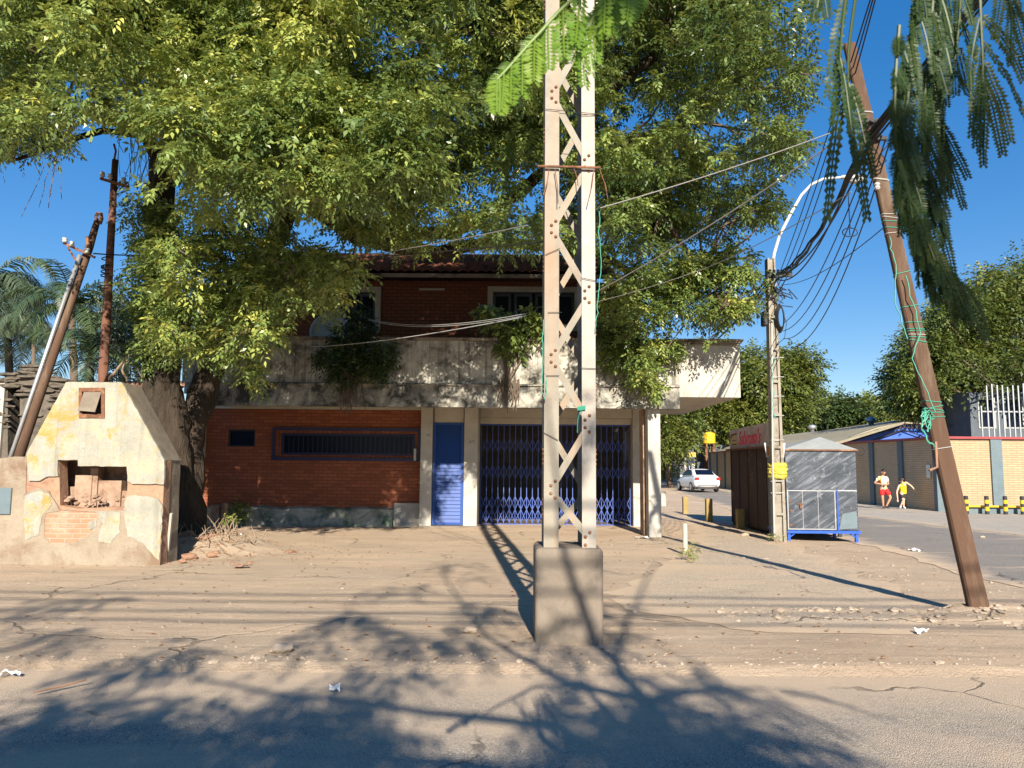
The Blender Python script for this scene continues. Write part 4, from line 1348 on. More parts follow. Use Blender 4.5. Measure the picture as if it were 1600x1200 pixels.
mb = MB().add(v, [(0, 1, 4), (1, 2, 4), (2, 3, 4), (3, 0, 4), (3, 2, 1, 0)])
mb.build('roof', MT['tin_roof'], K)
MB().box(kx0 - e_, kx1 + e_, ky - e_ - .004, ky - e_ + .01, zt - .02, zt + .012).build('roof_edge', MT['rust'], K)
MB().tube([(kx1 + .02 + .09 * cos(t_ * pi / 6) + .08, ky - .02, zt - .03 + .09 * sin(t_ * pi / 6)) for t_ in range(12)], .005, 5).build('wire_loop', MT['cable'], K)
mb = MB()
xh = at(1250, 780, ky).x
for z_ in (zb + .12, zb + .42, zb + .62):
    mb.box(kx0 + .05, kx0 + .11, ky - .014, ky - .0085, z_ - .02, z_ + .02)
mb.box(xh - .07, xh + .07, ky - .016, ky - .009, zb + .55, zb + .575).box(xh - .02, xh + .025, ky - .035, ky - .0165, zb + .47, zb + .55)
mb.build('hinges_and_padlock', MT['rust'], K)
MB().add([(at(1309, 800, ky).x + .02, ky - .0025, zb + .03), (kx1 - .02, ky - .0025, zb + .05), (kx1 - .03, ky - .0025, zb + .42), (at(1309, 800, ky).x + .10, ky - .0025, zb + .36)], [(0, 1, 2, 3)]).build('patch_plate', MT['pilaster'], K)
mb = MB()
for k in range(26):
    rivet(mb, (kx0 + .03, ky - .0, lerp(zb + .03, zt - .03, k / 25)), .006)
    rivet(mb, (kx1 - .03, ky - .0, lerp(zb + .03, zt - .03, k / 25)), .006)
mb.build('rivets', MT['white_paint'], K)

S = thing('snack_kiosk', 'rusty brown snack kiosk with a faded red-lettered sign behind the concrete pole', 'kiosk', (6.8, 19.5, 0))
sy0, sy1 = 18.05, 21.2
sxa = at(1143, 760, sy1).x
sxb = at(1200, 760, sy0).x
zs = at(1170, 702, 19.5).z
zs2 = at(1170, 667, 19.6).z
# kiosk side wall runs from (sxb, sy0) to (sxa, sy1)
def side(u, w, t):
    d = Vector((sxa - sxb, sy1 - sy0, 0)).normalized()
    nrm = Vector((-d.y, d.x, 0))
    q = Vector((sxb, sy0, 0)) + d * u + nrm * t
    return (q.x, q.y, w)
Ls = math.hypot(sxa - sxb, sy1 - sy0)
MB().slab2d([(0, .12), (Ls, .12), (Ls, zs), (0, zs)], [], side, 0, -1.7).build('cabin', MT['brown_panel'], S)
mb = MB()
for k in range(5):
    u = .04 + k * (Ls - .1) / 4
    mb.slab2d([(u, .12), (u + .05, .12), (u + .05, zs), (u, zs)], [], side, .002, .018)
mb.build('panel_ribs', MT['brown_panel'], S)
MB().slab2d([(-.15, zs + .003), (Ls + .15, zs + .003), (Ls + .15, zs + .04), (-.15, zs + .04)], [], side, .10, -1.8).build('roof', MT['rust'], S)
MB().slab2d([(.0, 0), (.06, 0), (.06, .118), (.0, .118)], [], side, -.02, -.1).slab2d([(Ls - .1, 0), (Ls, 0), (Ls, .118), (Ls - .1, .118)], [], side, -.02, -.1).slab2d([(.0, 0), (.06, 0), (.06, .118), (.0, .118)], [], side, -1.6, -1.68).build('feet', MT['black_paint'], S)
sg = MB().slab2d([(-.25, zs + .045), (Ls, zs + .045), (Ls, zs2 - .02), (-.25, zs2 + .02)], [], side, .02, -.03).build('sign_board', MT['sign_white'], S)
def text_obj(txt, size, name, mat, parent, place, sx_=1.0, shear=0.0, ext=.004):
    cu = bpy.data.curves.new(name, 'FONT')
    cu.body = txt
    cu.size = size
    cu.extrude = ext
    cu.shear = shear
    cu.align_x = 'LEFT'
    cu.offset = .008
    ob = bpy.data.objects.new(name, cu)
    C.objects.link(ob)
    bpy.context.view_layer.update()
    dg = bpy.context.evaluated_depsgraph_get()
    me = bpy.data.meshes.new_from_object(ob.evaluated_get(dg))
    bpy.data.objects.remove(ob)
    for v_ in me.vertices:
        v_.co = Vector(place(v_.co.x * sx_, v_.co.y, v_.co.z))
    me.materials.clear()
    return link_mesh(name, me, MT[mat], parent)
# lettering reads left to right = from the far end to the near end
def on_sign(x, y, z): return side(Ls - .85 - x, zs + .13 + y, .026 + z)
text_obj("Sabroso's", .50, 'lettering', 'sign_red', sg, on_sign, .98, .35)
mb = MB().slab2d([(Ls - .78, zs + .10), (Ls - .12, zs + .10), (Ls - .18, zs2 - .14), (Ls - .68, zs2 - .12)], [], side, .0205, .027)
mb.build('painted_burger', MT['sign_yellow'], sg)
mb = MB().slab2d([(Ls - .72, zs2 - .12), (Ls - .2, zs2 - .14), (Ls - .10, zs2 - .22), (Ls - .14, zs2 - .26), (Ls - .3, zs2 - .18), (Ls - .7, zs2 - .155)], [], side, .0275, .034)
mb.slab2d([(Ls - .70, zs + .14), (Ls - .25, zs + .14), (Ls - .25, zs + .17), (Ls - .70, zs + .17)], [], side, .0275, .034)
mb.slab2d([(Ls - .60, zs + .24), (Ls - .30, zs + .25), (Ls - .30, zs + .28), (Ls - .60, zs + .27)], [], side, .0275, .034)
mb.build('painted_outline', MT['rust'], sg)
q = at(1212, 703, CPY + .18)
BX = thing('tin_sign', 'small white and orange sign tied behind the concrete pole', 'sign', (q.x, CPY + .18, q.z))
MB().add([(q.x - .25, CPY + .17, q.z + .15), (q.x + .21, CPY + .17, q.z + .15), (q.x + .17, CPY + .17, q.z - .16), (q.x - .20, CPY + .17, q.z - .16),
          (q.x - .25, CPY + .19, q.z + .15), (q.x + .21, CPY + .19, q.z + .15), (q.x + .17, CPY + .19, q.z - .16), (q.x - .20, CPY + .19, q.z - .16)],
         [(0, 1, 2, 3), (4, 5, 6, 7), (0, 1, 5, 4), (1, 2, 6, 5), (2, 3, 7, 6), (3, 0, 4, 7)]).build('board', MT['white_paint'], BX)
MB().box(q.x - .195, q.x + .165, CPY + .160, CPY + .168, q.z - .12, q.z + .07).build('orange_panel', MT['orange'], BX)

# bollards and posts
def post(px, pyb, pyt, w_, mat, label, round_=True, tilt=0):
    g = gr(px, pyb)
    zt_ = at(px, pyt, g.y).z
    mb = MB()
    r = w_ / 2
    if round_:
        mb.lathe((g.x, g.y, 0), [(r, -.05), (r * 1.02, zt_ * .5), (r * .98, zt_ - .03), (r * .7, zt_)], 14)
    else:
        mb.box(g.x - r, g.x + r, g.y - r, g.y + r, -.05, zt_)
    return tag(mb.build('bollard', MT[mat], bevel=0 if round_ else .015, smooth_=False), label, 'bollard')
post(1071, 805, 776, .17, 'post_wood', 'short yellowish post beside the road seen left of the snack kiosk', False)
post(1108, 818, 779, .18, 'post_wood', 'square yellow-brown post between the shop pillar and the snack kiosk', False)
post(1157, 829, 795, .19, 'post_wood', 'dark wooden post standing against the side of the brown kiosk', False)
post(1071, 870, 818, .085, 'post_grey', 'thin pale round post with weeds round its foot', True)
post(1036, 792, 768, .25, 'post_grey', 'stubby stone post just right of the shop corner pillar', True)

# =================================================================== WALLED YARD ON THE RIGHT
CX, CYY = 16.1, 29.0
def hx(Y): return None
wall_pts = [(16.1, 29.0), (15.85, 34.0), (15.7, 40.0), (16.0, 57.0), (18.6, 96.0), (24, 140)]
YW = thing('compound_wall', 'long cream block wall with slate pilasters and red coping round the corner yard', 'wall', (CX, CYY, 0))
WH = 2.72
def seg_wall(a_, b_, mat, name, piers, face=-1):
    a2_, b2_ = Vector((*a_, 0)), Vector((*b_, 0))
    d = (b2_ - a2_).normalized()
    nrm = Vector((d.y, -d.x, 0)) * -1      # towards the street (left / front)
    L = (b2_ - a2_).length
    fn = lambda u, w, t_: tuple(a2_ + d * u + nrm * t_ + Vector((0, 0, w)))
    MB().slab2d([(0, -.05), (L, -.05), (L, WH), (0, WH)], [], fn, 0, -.2).build(name, MT[mat], YW)
    MB().slab2d([(0, WH + .003), (L, WH + .003), (L, WH + .09), (0, WH + .09)], [], fn, .12, -.28).build('coping', MT['coping_red'], YW)
    for u in piers:
        MB().slab2d([(u - .17, -.05), (u + .17, -.05), (u + .17, WH - .003), (u - .17, WH - .003)], [], fn, .07, -.01).build('pilaster', MT['pilaster'], YW)
    return fn
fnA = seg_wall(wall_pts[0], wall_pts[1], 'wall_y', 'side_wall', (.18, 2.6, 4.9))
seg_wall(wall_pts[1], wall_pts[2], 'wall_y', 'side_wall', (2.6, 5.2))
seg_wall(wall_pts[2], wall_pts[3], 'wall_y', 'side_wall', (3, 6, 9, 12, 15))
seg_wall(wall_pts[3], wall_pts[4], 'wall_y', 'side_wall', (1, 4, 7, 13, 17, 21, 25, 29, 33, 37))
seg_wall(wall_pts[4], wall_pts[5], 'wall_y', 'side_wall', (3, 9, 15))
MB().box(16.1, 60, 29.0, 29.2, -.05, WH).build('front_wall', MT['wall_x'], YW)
MB().box(16.0, 60, 28.88, 29.3, WH + .004, WH + .09).build('coping', MT['coping_red'], YW)
for px in (1472, 1559, 1680):
    q = at(px, 740, 28.93)
    MB().box(q.x - .21, q.x + .21, 28.92, 28.999, -.05, WH).build('pilaster', MT['pilaster'], YW)
MB().box(16.35, 60, 28.80, 28.995, -.05, .12).build('kerb_base', MT['pilaster'], YW)
q = fnA(.72, 0, .01)
MB().box(q[0] - .02, q[0] + .03, q[1] - .14, q[1] + .14, 1.25, 1.75).build('meter_cover', MT['grey_metal'], YW)
# gate in the far wall
gp = at(1086, 715, 62)
MB().box(gp.x - .8, gp.x - .1, 61.6, 62.4, 0, 2.3).build('blue_gate', MT['navy'], YW)
text_obj("18", .7, 'gate_number', 'white_paint', YW, lambda x, y, z: (gp.x - .68 + x, 61.59 - z, 1.35 + y), .8, 0, .003)
MB().box(gp.x - .85, gp.x - .05, 61.5, 61.6, 2.36, 2.75).build('gate_sign', MT['sign_yellow'], YW)
# bollards with a yellow rail
bg0 = None
pts_b = [(1510, 792), (1542, 792), (1571, 793), (1598, 794)]
for i, (px, py) in enumerate(pts_b):
    g = gr(px, py)
    g.y = 27.4
    g.x = at(px, py, 27.4).x
    if bg0 is None:
        bg0 = thing('striped_bollard', 'x', 'bollard', (g.x, g.y, 0), 'striped bollards in front of the cream wall')
        hs = [(-.05, .13, 'black_paint'), (.13, .28, 'yellow'), (.28, .39, 'black_paint'), (.39, .52, 'yellow'), (.52, .66, 'black_paint')]
        for z0, z1, mm in hs:
            MB().lathe((g.x, g.y, 0), [(.072, z0), (.072, z1 - .002)] if z1 < .6 else [(.072, z0), (.072, z1 - .03), (.05, z1)], 14).build('band', MT[mm], bg0, smooth_=False)
        o_ = bg0
    else:
        o_ = copy_tree(bg0)
        o_.location = (g.x, g.y, 0)
    o_['label'] = ['black and yellow bollard closest to the leaning pole', 'second black and yellow bollard, midway before the slate pilaster', 'black and yellow bollard just right of the slate pilaster',
                   'black and yellow bollard cut by the right edge of the photo'][i]
x0_ = at(1500, 792, 27.6).x
RL = thing('yellow_rail', 'low yellow steel rail running behind the striped bollards', 'rail', (x0_, 27.7, 0))
MB().box(x0_, 40, 27.62, 27.68, .25, .31).build('rail', MT['yellow'], RL)
MB().box(x0_, 40, 27.75, 27.9, -.05, .24).build('kerb', MT['pilaster'], RL)

# shed with curved roof
SH = thing('arched_shed', 'arched shed roof with blue gable and lattice edge behind the cream wall', 'shed', (22, 44, 0))
SYF, SYB = 40.0, 66.0
arc = []
for px, py in ((1300, 695), (1330, 682), (1370, 668), (1414, 659), (1460, 662), (1500, 674), (1524, 690)):
    q = at(px, py, SYF)
    arc.append((q.x, q.z))
arc[0] = (arc[0][0], arc[0][1])
v, f = [], []
n = len(arc)
for j, Y in enumerate((SYF, SYB)):
    for (x, z) in arc:
        v.append((x + (0 if j == 0 else 1.0), Y, z if j == 0 else z + .15))
for j, Y in enumerate((SYF, SYB)):
    for (x, z) in arc:
        v.append((x + (0 if j == 0 else 1.0), Y, (z if j == 0 else z + .15) - .08))
for i in range(n - 1):
    f.append((i, i + 1, n + i + 1, n + i))
    f.append((2 * n + i, 2 * n + i + 1, 3 * n + i + 1, 3 * n + i))
    f.append((i, i + 1, 2 * n + i + 1, 2 * n + i))
MB().add(v, f).build('roof', MT['shed_roof'], SH)
bot = WH - .3
MB().slab2d([(x, z - .12) for x, z in arc[1:-1]] + [(arc[-2][0], bot), (arc[1][0], bot)], [], XZ, SYF + .4, SYF + .5).build('gable', MT['blue_sheet'], SH)
mb = MB()
up_ = [(x, z - .02) for x, z in arc]
for i in range(n - 1):
    (xa, za_), (xb, zb_) = up_[i], up_[i + 1]
    mb.tube([(xa, SYF + .1, za_), (xb, SYF + .1, zb_)], .035, 5)
    mb.tube([(xa, SYF + .1, za_ - .28), (xb, SYF + .1, zb_ - .28)], .035, 5)
    for k in range(7):
        xm0, xm1 = lerp(xa, xb, k / 7), lerp(xa, xb, (k + 1) / 7)
        z0_, z1_ = lerp(za_, zb_, k / 7), lerp(za_, zb_, (k + 1) / 7)
        mb.tube([(xm0, SYF + .1, z0_ - .28), ((xm0 + xm1) / 2, SYF + .1, (z0_ + z1_) / 2)], .022, 4)
        mb.tube([((xm0 + xm1) / 2, SYF + .1, (z0_ + z1_) / 2), (xm1, SYF + .1, z1_ - .28)], .022, 4)
mb.tube([(arc[1][0], SYF + .2, bot + .2), (arc[3][0], SYF + .2, arc[3][1] - .4)], .03, 4).tube([(arc[3][0], SYF + .2, arc[3][1] - .4), (arc[-2][0], SYF + .2, bot + .2)], .03, 4)
mb.build('lattice_edge', MT['black_paint'], SH)
v = [at(1205, 703, 36), at(1310, 690, 36), at(1412, 659, SYF + .05), at(1396, 657, 66), at(1228, 681, 70)]
v = [(p.x, p.y, p.z) for p in v]
lo = [(x, y, z - .12) for x, y, z in v]
MB().add(v + lo, [(0, 1, 2, 3, 4), (9, 8, 7, 6, 5), (0, 1, 6, 5), (1, 2, 7, 6), (2, 3, 8, 7), (3, 4, 9, 8), (4, 0, 5, 9)]).build('side_roof', MT['shed_roof'], SH)
MB().box(14.5, 40, 66.5, 67, 0, 3.5).build('back_wall', MT['grey_wall'], SH)
vt = None
for i, (px, py, Y) in enumerate(((1361, 657, 50), (1269, 668, 60))):
    q = at(px, py, Y)
    if vt is None:
        vt = thing('roof_ventilator', 'x', 'ventilator', tuple(q), 'roof ventilators on the shed')
        MB().lathe(q, [(.16, -.38), (.16, -.12), (.30, -.08), (.34, .05), (.26, .17), (.08, .22)], 16).build('turbine', MT['grey_metal'], vt, smooth_=True)
        MB().lathe(q, [(.22, -.5), (.22, -.381)], 12).build('collar', MT['grey_metal'], vt)
        o_ = vt
    else:
        o_ = copy_tree(vt)
        o_.location = q
    o_['label'] = ['metal roof ventilator nearest the peak of the shed roof', 'smaller metal ventilator on the far end of the shed roof'][i]

# grey building on far right
GB = thing('grey_building', 'grey two-storey building with dark windows behind a barred fence', 'building', (at(1560, 640, 38).x, 38, 0))
gy = 38.0
g0 = at(1519, 700, gy).x
gl = z_at(612, gy, 1560)
wz0, wz1 = z_at(668, gy, 1560), z_at(622, gy, 1560)
wins = []
for a_, b_ in ((1529, 1553), (1570, 1597), (1612, 1650)):
    xa, xb = at(a_, 640, gy).x, at(b_, 640, gy).x
    wins.append([(xa, wz0), (xb, wz0), (xb, wz1), (xa, wz1)])
MB().slab2d([(g0, -.05), (g0 + 14, -.05), (g0 + 14, gl + .35), (g0, gl - .05)], wins, XZ, gy, gy + .3).build('wall', MT['grey_wall'], GB)
MB().box(g0 - .0, g0 + .2, gy + .31, gy + 2.5, 0, gl).build('wall', MT['grey_wall'], GB)
for w_ in wins:
    fr = frame(MB(), w_[0][0] - .05, w_[1][0] + .05, w_[0][1] - .05, w_[2][1] + .05, .07, gy - .04, gy + .02).build('window', MT['tin_roof'], GB)
    MB().box(w_[0][0], w_[1][0], gy + .15, gy + .17, w_[0][1], w_[2][1]).build('pane', MT['dark_glass'], fr)
MB().box(g0 + .1, g0 + 14, gy + .05, gy + 2.4, gl - .4, gl - .3).build('roof', MT['tin_roof'], GB)
FN = thing('bar_fence', 'tall pale steel bar fence above the cream wall in front of the grey building', 'fence', (at(1560, 680, 31).x, 31, WH))
for i in range(12):
    px = 1533 + i * 8.2
    top = at(px, 602 + 6 * noise.noise(Vector((i * 2.3, 0, 0))) if i > 0 else 634, 31)
    MB().tube([(top.x, 31, WH - .3), (top.x, 31, top.z)], .03, 6).build('bar', MT['grey_metal'], FN)
MB().box(at(1533, 640, 31).x, at(1650, 640, 31).x, 31.035, 31.06, z_at(644, 31, 1560), z_at(642, 31, 1560)).build('rail', MT['grey_metal'], FN)

# yellow tank and far pole on the left of the kiosk
q = at(1108, 684, 64)
TK = thing('water_tank', 'yellow water tank on posts above the far wall', 'tank', (q.x, 64, 0))
MB().lathe((q.x, 64, q.z), [(.44, -.50), (.50, -.46), (.50, .26), (.47, .36), (.2, .48)], 20).build('barrel', MT['yellow'], TK, smooth_=False)
for dx, dy in ((-.3, -.3), (.3, -.3), (-.3, .3), (.3, .3)):
    MB().box(q.x + dx - .06, q.x + dx + .06, 64 + dy - .06, 64 + dy + .06, 0, q.z - .502).build('leg', MT['rust'], TK)
g = gr(1072, 752)
fy = 57
MBp = MB().tube([(at(1071, 740, fy).x, fy, -.1), (at(1068.5, 640, fy).x, fy, at(1068, 600, fy).z)], [.10, .075], 10)
tag(MBp.build('far_pole', MT['post_grey']), 'pale concrete pole behind the white car', 'utility pole')

# =================================================================== CAR
def car_at(cx, cy, rz):
    T_ = thing('parked_car', 'white sedan seen from behind, parked beside the far cream wall', 'car', (0, 0, 0))
    # stations along y: rear at 0, front at 4.4   (y, half width, z bottom, z belt)
    st = [(0.0, .70, .42, .86), (.05, .80, .32, .98), (.25, .84, .24, 1.02), (.75, .85, .22, 1.01), (1.6, .86, .20, .96), (2.6, .86, .20, .93), (3.3, .84, .20, .88), (4.0, .80, .22, .76), (4.3, .70, .28, .66), (4.38, .55, .36, .58)]
    v, f = [], []
    m_ = 12
    for y, w_, zb_, zt_ in st:
        ring = [(-w_ * .80, zb_), (-w_ * .97, zb_ + .08), (-w_, lerp(zb_, zt_, .5)), (-w_ * .97, zt_ - .10), (-w_ * .90, zt_ - .02), (-w_ * .5, zt_ + .015),
                (w_ * .5, zt_ + .015), (w_ * .90, zt_ - .02), (w_ * .97, zt_ - .10), (w_, lerp(zb_, zt_, .5)), (w_ * .97, zb_ + .08), (w_ * .80, zb_)]
        v += [(x, y, z) for x, z in ring]
    for i in range(len(st) - 1):
        for j in range(m_):
            a0, a1 = i * m_ + j, i * m_ + (j + 1) % m_
            f.append((a0, a1, a1 + m_, a0 + m_))
    f.append(tuple(range(m_)))
    f.append(tuple((len(st) - 1) * m_ + j for j in range(m_)))
    MB().add(v, f).build('body', MT['car_white'], T_, smooth_=True, sub=1)
    cab = [(.35, .70, 1.0, 1.0), (.45, .70, .98, 1.04), (1.05, .66, .96, 1.38), (1.35, .62, .95, 1.44), (2.1, .62, .93, 1.45), (2.45, .63, .92, 1.40), (3.15, .70, .88, .93)]
    v, f = [], []
    for y, w_, zb_, zt_ in cab:
        ring = [(-w_ * 1.13, zb_), (-w_ * 1.0, lerp(zb_, zt_, .85)), (-w_ * .8, zt_), (w_ * .8, zt_), (w_ * 1.0, lerp(zb_, zt_, .85)), (w_ * 1.13, zb_)]
        v += [(x, y, z) for x, z in ring]
    for i in range(len(cab) - 1):
        for j in range(5):
            a0 = i * 6 + j
            f.append((a0, a0 + 1, a0 + 7, a0 + 6))
    cb = MB().add(v, f).build('cabin', MT['car_white'], T_, smooth_=True, sub=1)
    gl_ = MB()
    gl_.add([(-.58, .455, 1.08), (.58, .455, 1.08), (.50, .99, 1.385), (-.50, .99, 1.385)], [(0, 1, 2, 3)])
    gl_.add([(-.58, .46, 1.075), (.58, .46, 1.075), (.50, 1.0, 1.37), (-.50, 1.0, 1.37)], [(3, 2, 1, 0)])
    gl_.build('rear_window', MT['dark_glass'], T_)
    for s_ in (-1, 1):
        mb = MB()
        pts = [(.80, 1.06), (1.15, 1.33), (1.5, 1.38), (2.15, 1.38), (2.45, 1.32), (2.9, 1.02), (1.6, 1.03)]
        mb.slab2d(pts, [], lambda u, w, t_: (s_ * (.755 - (w - 1.0) * .28 + t_), u, w), 0, .015)
        mb.build('side_window', MT['dark_glass'], T_)
        MB().obox((s_ * .66, .02, .84), .26, .12, .17).build('tail_light', MT['red_lens'], T_, bevel=.03, seg=2)
        for y in (.78, 3.45):
            w_ = MB().lathe((s_ * .78, y, .31), [(.22, -.09), (.30, -.09), (.315, -.06), (.315, .06), (.30, .09), (.22, .09)], 20, 'x').build('wheel', MT['tyre'], T_)
            MB().lathe((s_ * .79, y, .31), [(.21, -.085), (.21, .085), (.05, .095 if s_ > 0 else .095)], 14, 'x').build('rim', MT['grey_metal'], w_)
        MB().obox((s_ * .92, 2.6, .98), .14, .10, .11).build('mirror', MT['car_white'], T_, bevel=.02)
    MB().box(-.25, .25, -.035, -.012, .66, .77).build('number_plate', MT['grey_metal'], T_)
    MB().box(-.62, .62, -.01, .08, .40, .47).build('bumper_strip', MT['cable_grey'], T_)
    MB().box(-.6, .6, .1, 4.0, .2, .3).build('underbody', MT['black_paint'], T_)
    T_.location = (cx, cy, .03)
    T_.rotation_euler = (0, 0, rz)
    return T_
car_at(at(1106, 750, 48).x, 48.0, radians(4))

# =================================================================== PEOPLE
def skin_mesh(name, mat, parent, chains, sub=2, symroot=0):
    """chains: list of lists of (co, radius); chains whose first point equals an earlier point join there"""
    vs, rs, es = [], [], []
    def idx(co):
        for i, v in enumerate(vs):
            if (Vector(v) - Vector(co)).length < 1e-5: return i
        return None
    for ch in chains:
        last = None
        for co, r in ch:
            i = idx(co)
            if i is None:
                vs.append(co); rs.append(r); i = len(vs) - 1
            if last is not None and last != i: es.append((last, i))
            last = i
    me = bpy.data.meshes.new(name)
    me.from_pydata(vs, es, [])
    ob = bpy.data.objects.new(name, me)
    C.objects.link(ob)
    if not me.skin_vertices:
        bm = bmesh.new(); bm.from_mesh(me)
        bm.verts.layers.skin.verify()
        bm.to_mesh(me); bm.free()
    for i, sv in enumerate(me.skin_vertices[0].data):
        r = rs[i]
        sv.radius = r if isinstance(r, tuple) else (r, r)
        sv.use_root = (i == symroot)
    md = ob.modifiers.new('skin', 'SKIN')
    md.use_smooth_shade = True
    s_ = ob.modifiers.new('subdivision', 'SUBSURF')
    s_.levels = s_.render_levels = sub
    me.materials.append(MT[mat])
    ob.parent = parent
    return ob

def person(label, loc, hips, chest, neck, head, L_arm, R_arm, L_leg, R_leg, skin, shirt, shorts, shoes, sleeves, grp=None, sc=1.0, hd=.105):
    T_ = thing('person', label, 'person', loc)
    V = Vector
    hips, chest, neck, head = V(hips), V(chest), V(neck), V(head)
    mid = hips.lerp(chest, .5)
    ch = [[(tuple(hips), (.115 * sc, .09 * sc)), (tuple(mid), (.105 * sc, .08 * sc)), (tuple(chest), (.13 * sc, .09 * sc)), (tuple(neck), .05 * sc), (tuple(neck.lerp(head, .5)), .045 * sc)]]
    for arm in (L_arm, R_arm):
        s0, e0, w0 = map(V, arm)
        ch.append([(tuple(chest), .1), (tuple(s0), .05 * sc), (tuple(s0.lerp(e0, .5)), .042 * sc), (tuple(e0), .036 * sc), (tuple(e0.lerp(w0, .5)), .032 * sc), (tuple(w0), .023 * sc)])
        d = (w0 - e0).normalized()
        palm = w0 + d * .05 * sc
        ch.append([(tuple(w0), .02), (tuple(palm), (.03 * sc, .015 * sc))])
        side_ = d.cross(V((0, 1, 0)))
        side_ = side_.normalized() if side_.length > .1 else V((1, 0, 0))
        for k in range(4):
            o = side_ * ((k - 1.5) * .017 * sc)
            b = palm + o * .8 + d * .02 * sc
            ln = (.055, .065, .06, .045)[k] * sc
            ch.append([(tuple(palm), .02), (tuple(b), .009 * sc), (tuple(b + d * ln * .55 + o * .2), .008 * sc), (tuple(b + d * ln + V((0, -.012, 0))), .007 * sc)])
        ch.append([(tuple(palm), .02), (tuple(palm - side_ * .035 * sc), .009 * sc), (tuple(palm - side_ * .045 * sc + d * .03 * sc), .008 * sc)])
    for leg in (L_leg, R_leg):
        h0, k0, a0, t0 = map(V, leg)
        ch.append([(tuple(hips), .1), (tuple(h0), .085 * sc), (tuple(h0.lerp(k0, .5)), .070 * sc), (tuple(k0), .052 * sc), (tuple(k0.lerp(a0, .35)), .050 * sc), (tuple(a0), .032 * sc), (tuple(t0), .028 * sc)])
    skin_mesh('body', skin, T_, ch)
    # head
    def local(mb, name, mat, sm=True):
        o = mb.build(name, MT[mat], None, smooth_=sm)
        o.parent = T_
        return o
    mb = MB()
    bm = bmesh.new()
    bmesh.ops.create_uvsphere(bm, u_segments=20, v_segments=14, radius=1)
    for v in bm.verts:
        q = v.co
        x, y, z = q.x * .78, q.y * .90, q.z * 1.12
        if z < 0: x *= 1 + z * .28; y *= 1 + z * .12
        if q.y < -.6 and abs(q.x) < .22 and -.35 < q.z < .12: y -= .20 * (1 - abs(q.x) / .22)
        if q.y < -.5 and -.62 < q.z < -.48 and abs(q.x) < .35: y += .05
        v.co = (x, y, z)
    tilt = (head - neck).normalized().rotation_difference(V((0, 0, 1))).inverted()
    mb.add([tuple(head + tilt @ (v.co * hd * sc)) for v in bm.verts], [tuple(v.index for v in f.verts) for f in bm.faces])
    bm.free()
    for s_ in (-1, 1):
        mb.sphere(head + tilt @ V((s_ * .80 * hd, 0, -.05 * hd)), hd * .2, 8, 6, (.5, .9, 1.3))
    local(mb, 'head', skin)
    mb = MB()
    for s_ in (-1, 1):
        mb.sphere(head + tilt @ V((s_ * .30 * hd, -.83 * hd, .08 * hd)), hd * .11, 8, 6)
        mb.obox(head + tilt @ V((s_ * .30 * hd, -.86 * hd, .28 * hd)), hd * .35, hd * .1, hd * .07)
    local(mb, 'eyes', 'hair')
    mb = MB()
    mb.obox(head + tilt @ V((0, -.84 * hd, -.50 * hd)), hd * .42, hd * .1, hd * .08)
    local(mb, 'mouth', 'red_lens')
    mb = MB()
    bm = bmesh.new()
    bmesh.ops.create_icosphere(bm, subdivisions=3, radius=1)
    vs = []
    for v in bm.verts:
        q = v.co
        z = q.z * 1.2
        if q.y < -.1: z = max(z, .42 + .1 * noise.noise(q * 6))
        else: z = max(z, -.35)
        k = 1 + .07 * noise.noise(q * 5)
        vs.append(tuple(head + tilt @ (V((q.x * .86 * k, q.y * .98 * k + .04, z * k)) * hd * sc)))
    mb.add(vs, [tuple(v.index for v in f.verts) for f in bm.faces])
    bm.free()
    local(mb, 'hair', 'hair')
    # shirt
    up_ = (chest - hips).normalized()
    sh = [[(tuple(hips - up_ * .09), (.150 * sc, .125 * sc)), (tuple(hips + up_ * .02), (.148 * sc, .122 * sc)), (tuple(mid), (.145 * sc, .118 * sc)), (tuple(chest), (.16 * sc, .12 * sc)), (tuple(neck - up_ * .02), .065 * sc)]]
    for arm in (L_arm, R_arm):
        s0, e0 = V(arm[0]), V(arm[1])
        if sleeves: sh.append([(tuple(chest), .1), (tuple(s0), .066 * sc), (tuple(s0.lerp(e0, .62)), .058 * sc)])
        else: sh.append([(tuple(chest), .1), (tuple(s0.lerp(chest, .25)), .06 * sc)])
    skin_mesh('shirt', shirt, T_, sh)
    so = [[(tuple(hips + up_ * .04), (.13 * sc, .105 * sc)), (tuple(hips - up_ * .04), (.14 * sc, .118 * sc))]]
    for leg in (L_leg, R_leg):
        h0, k0 = V(leg[0]), V(leg[1])
        so.append([(tuple(hips - up_ * .04), .1), (tuple(h0.lerp(k0, .15)), .10 * sc), (tuple(h0.lerp(k0, .5)), .098 * sc), (tuple(h0.lerp(k0, .8)), .088 * sc)])
    skin_mesh('shorts', shorts, T_, so)
    for leg in (L_leg, R_leg):
        a0, t0 = V(leg[2]), V(leg[3])
        d = (t0 - a0)
        skin_mesh('shoe', shoes, T_, [[(tuple(a0 - d * .35 + V((0, 0, -.015))), .04 * sc), (tuple(a0 + d * .25), (.046 * sc, .04 * sc)), (tuple(t0), (.044 * sc, .03 * sc)), (tuple(t0 + d * .3), (.034 * sc, .022 * sc))]], 1)
    return T_

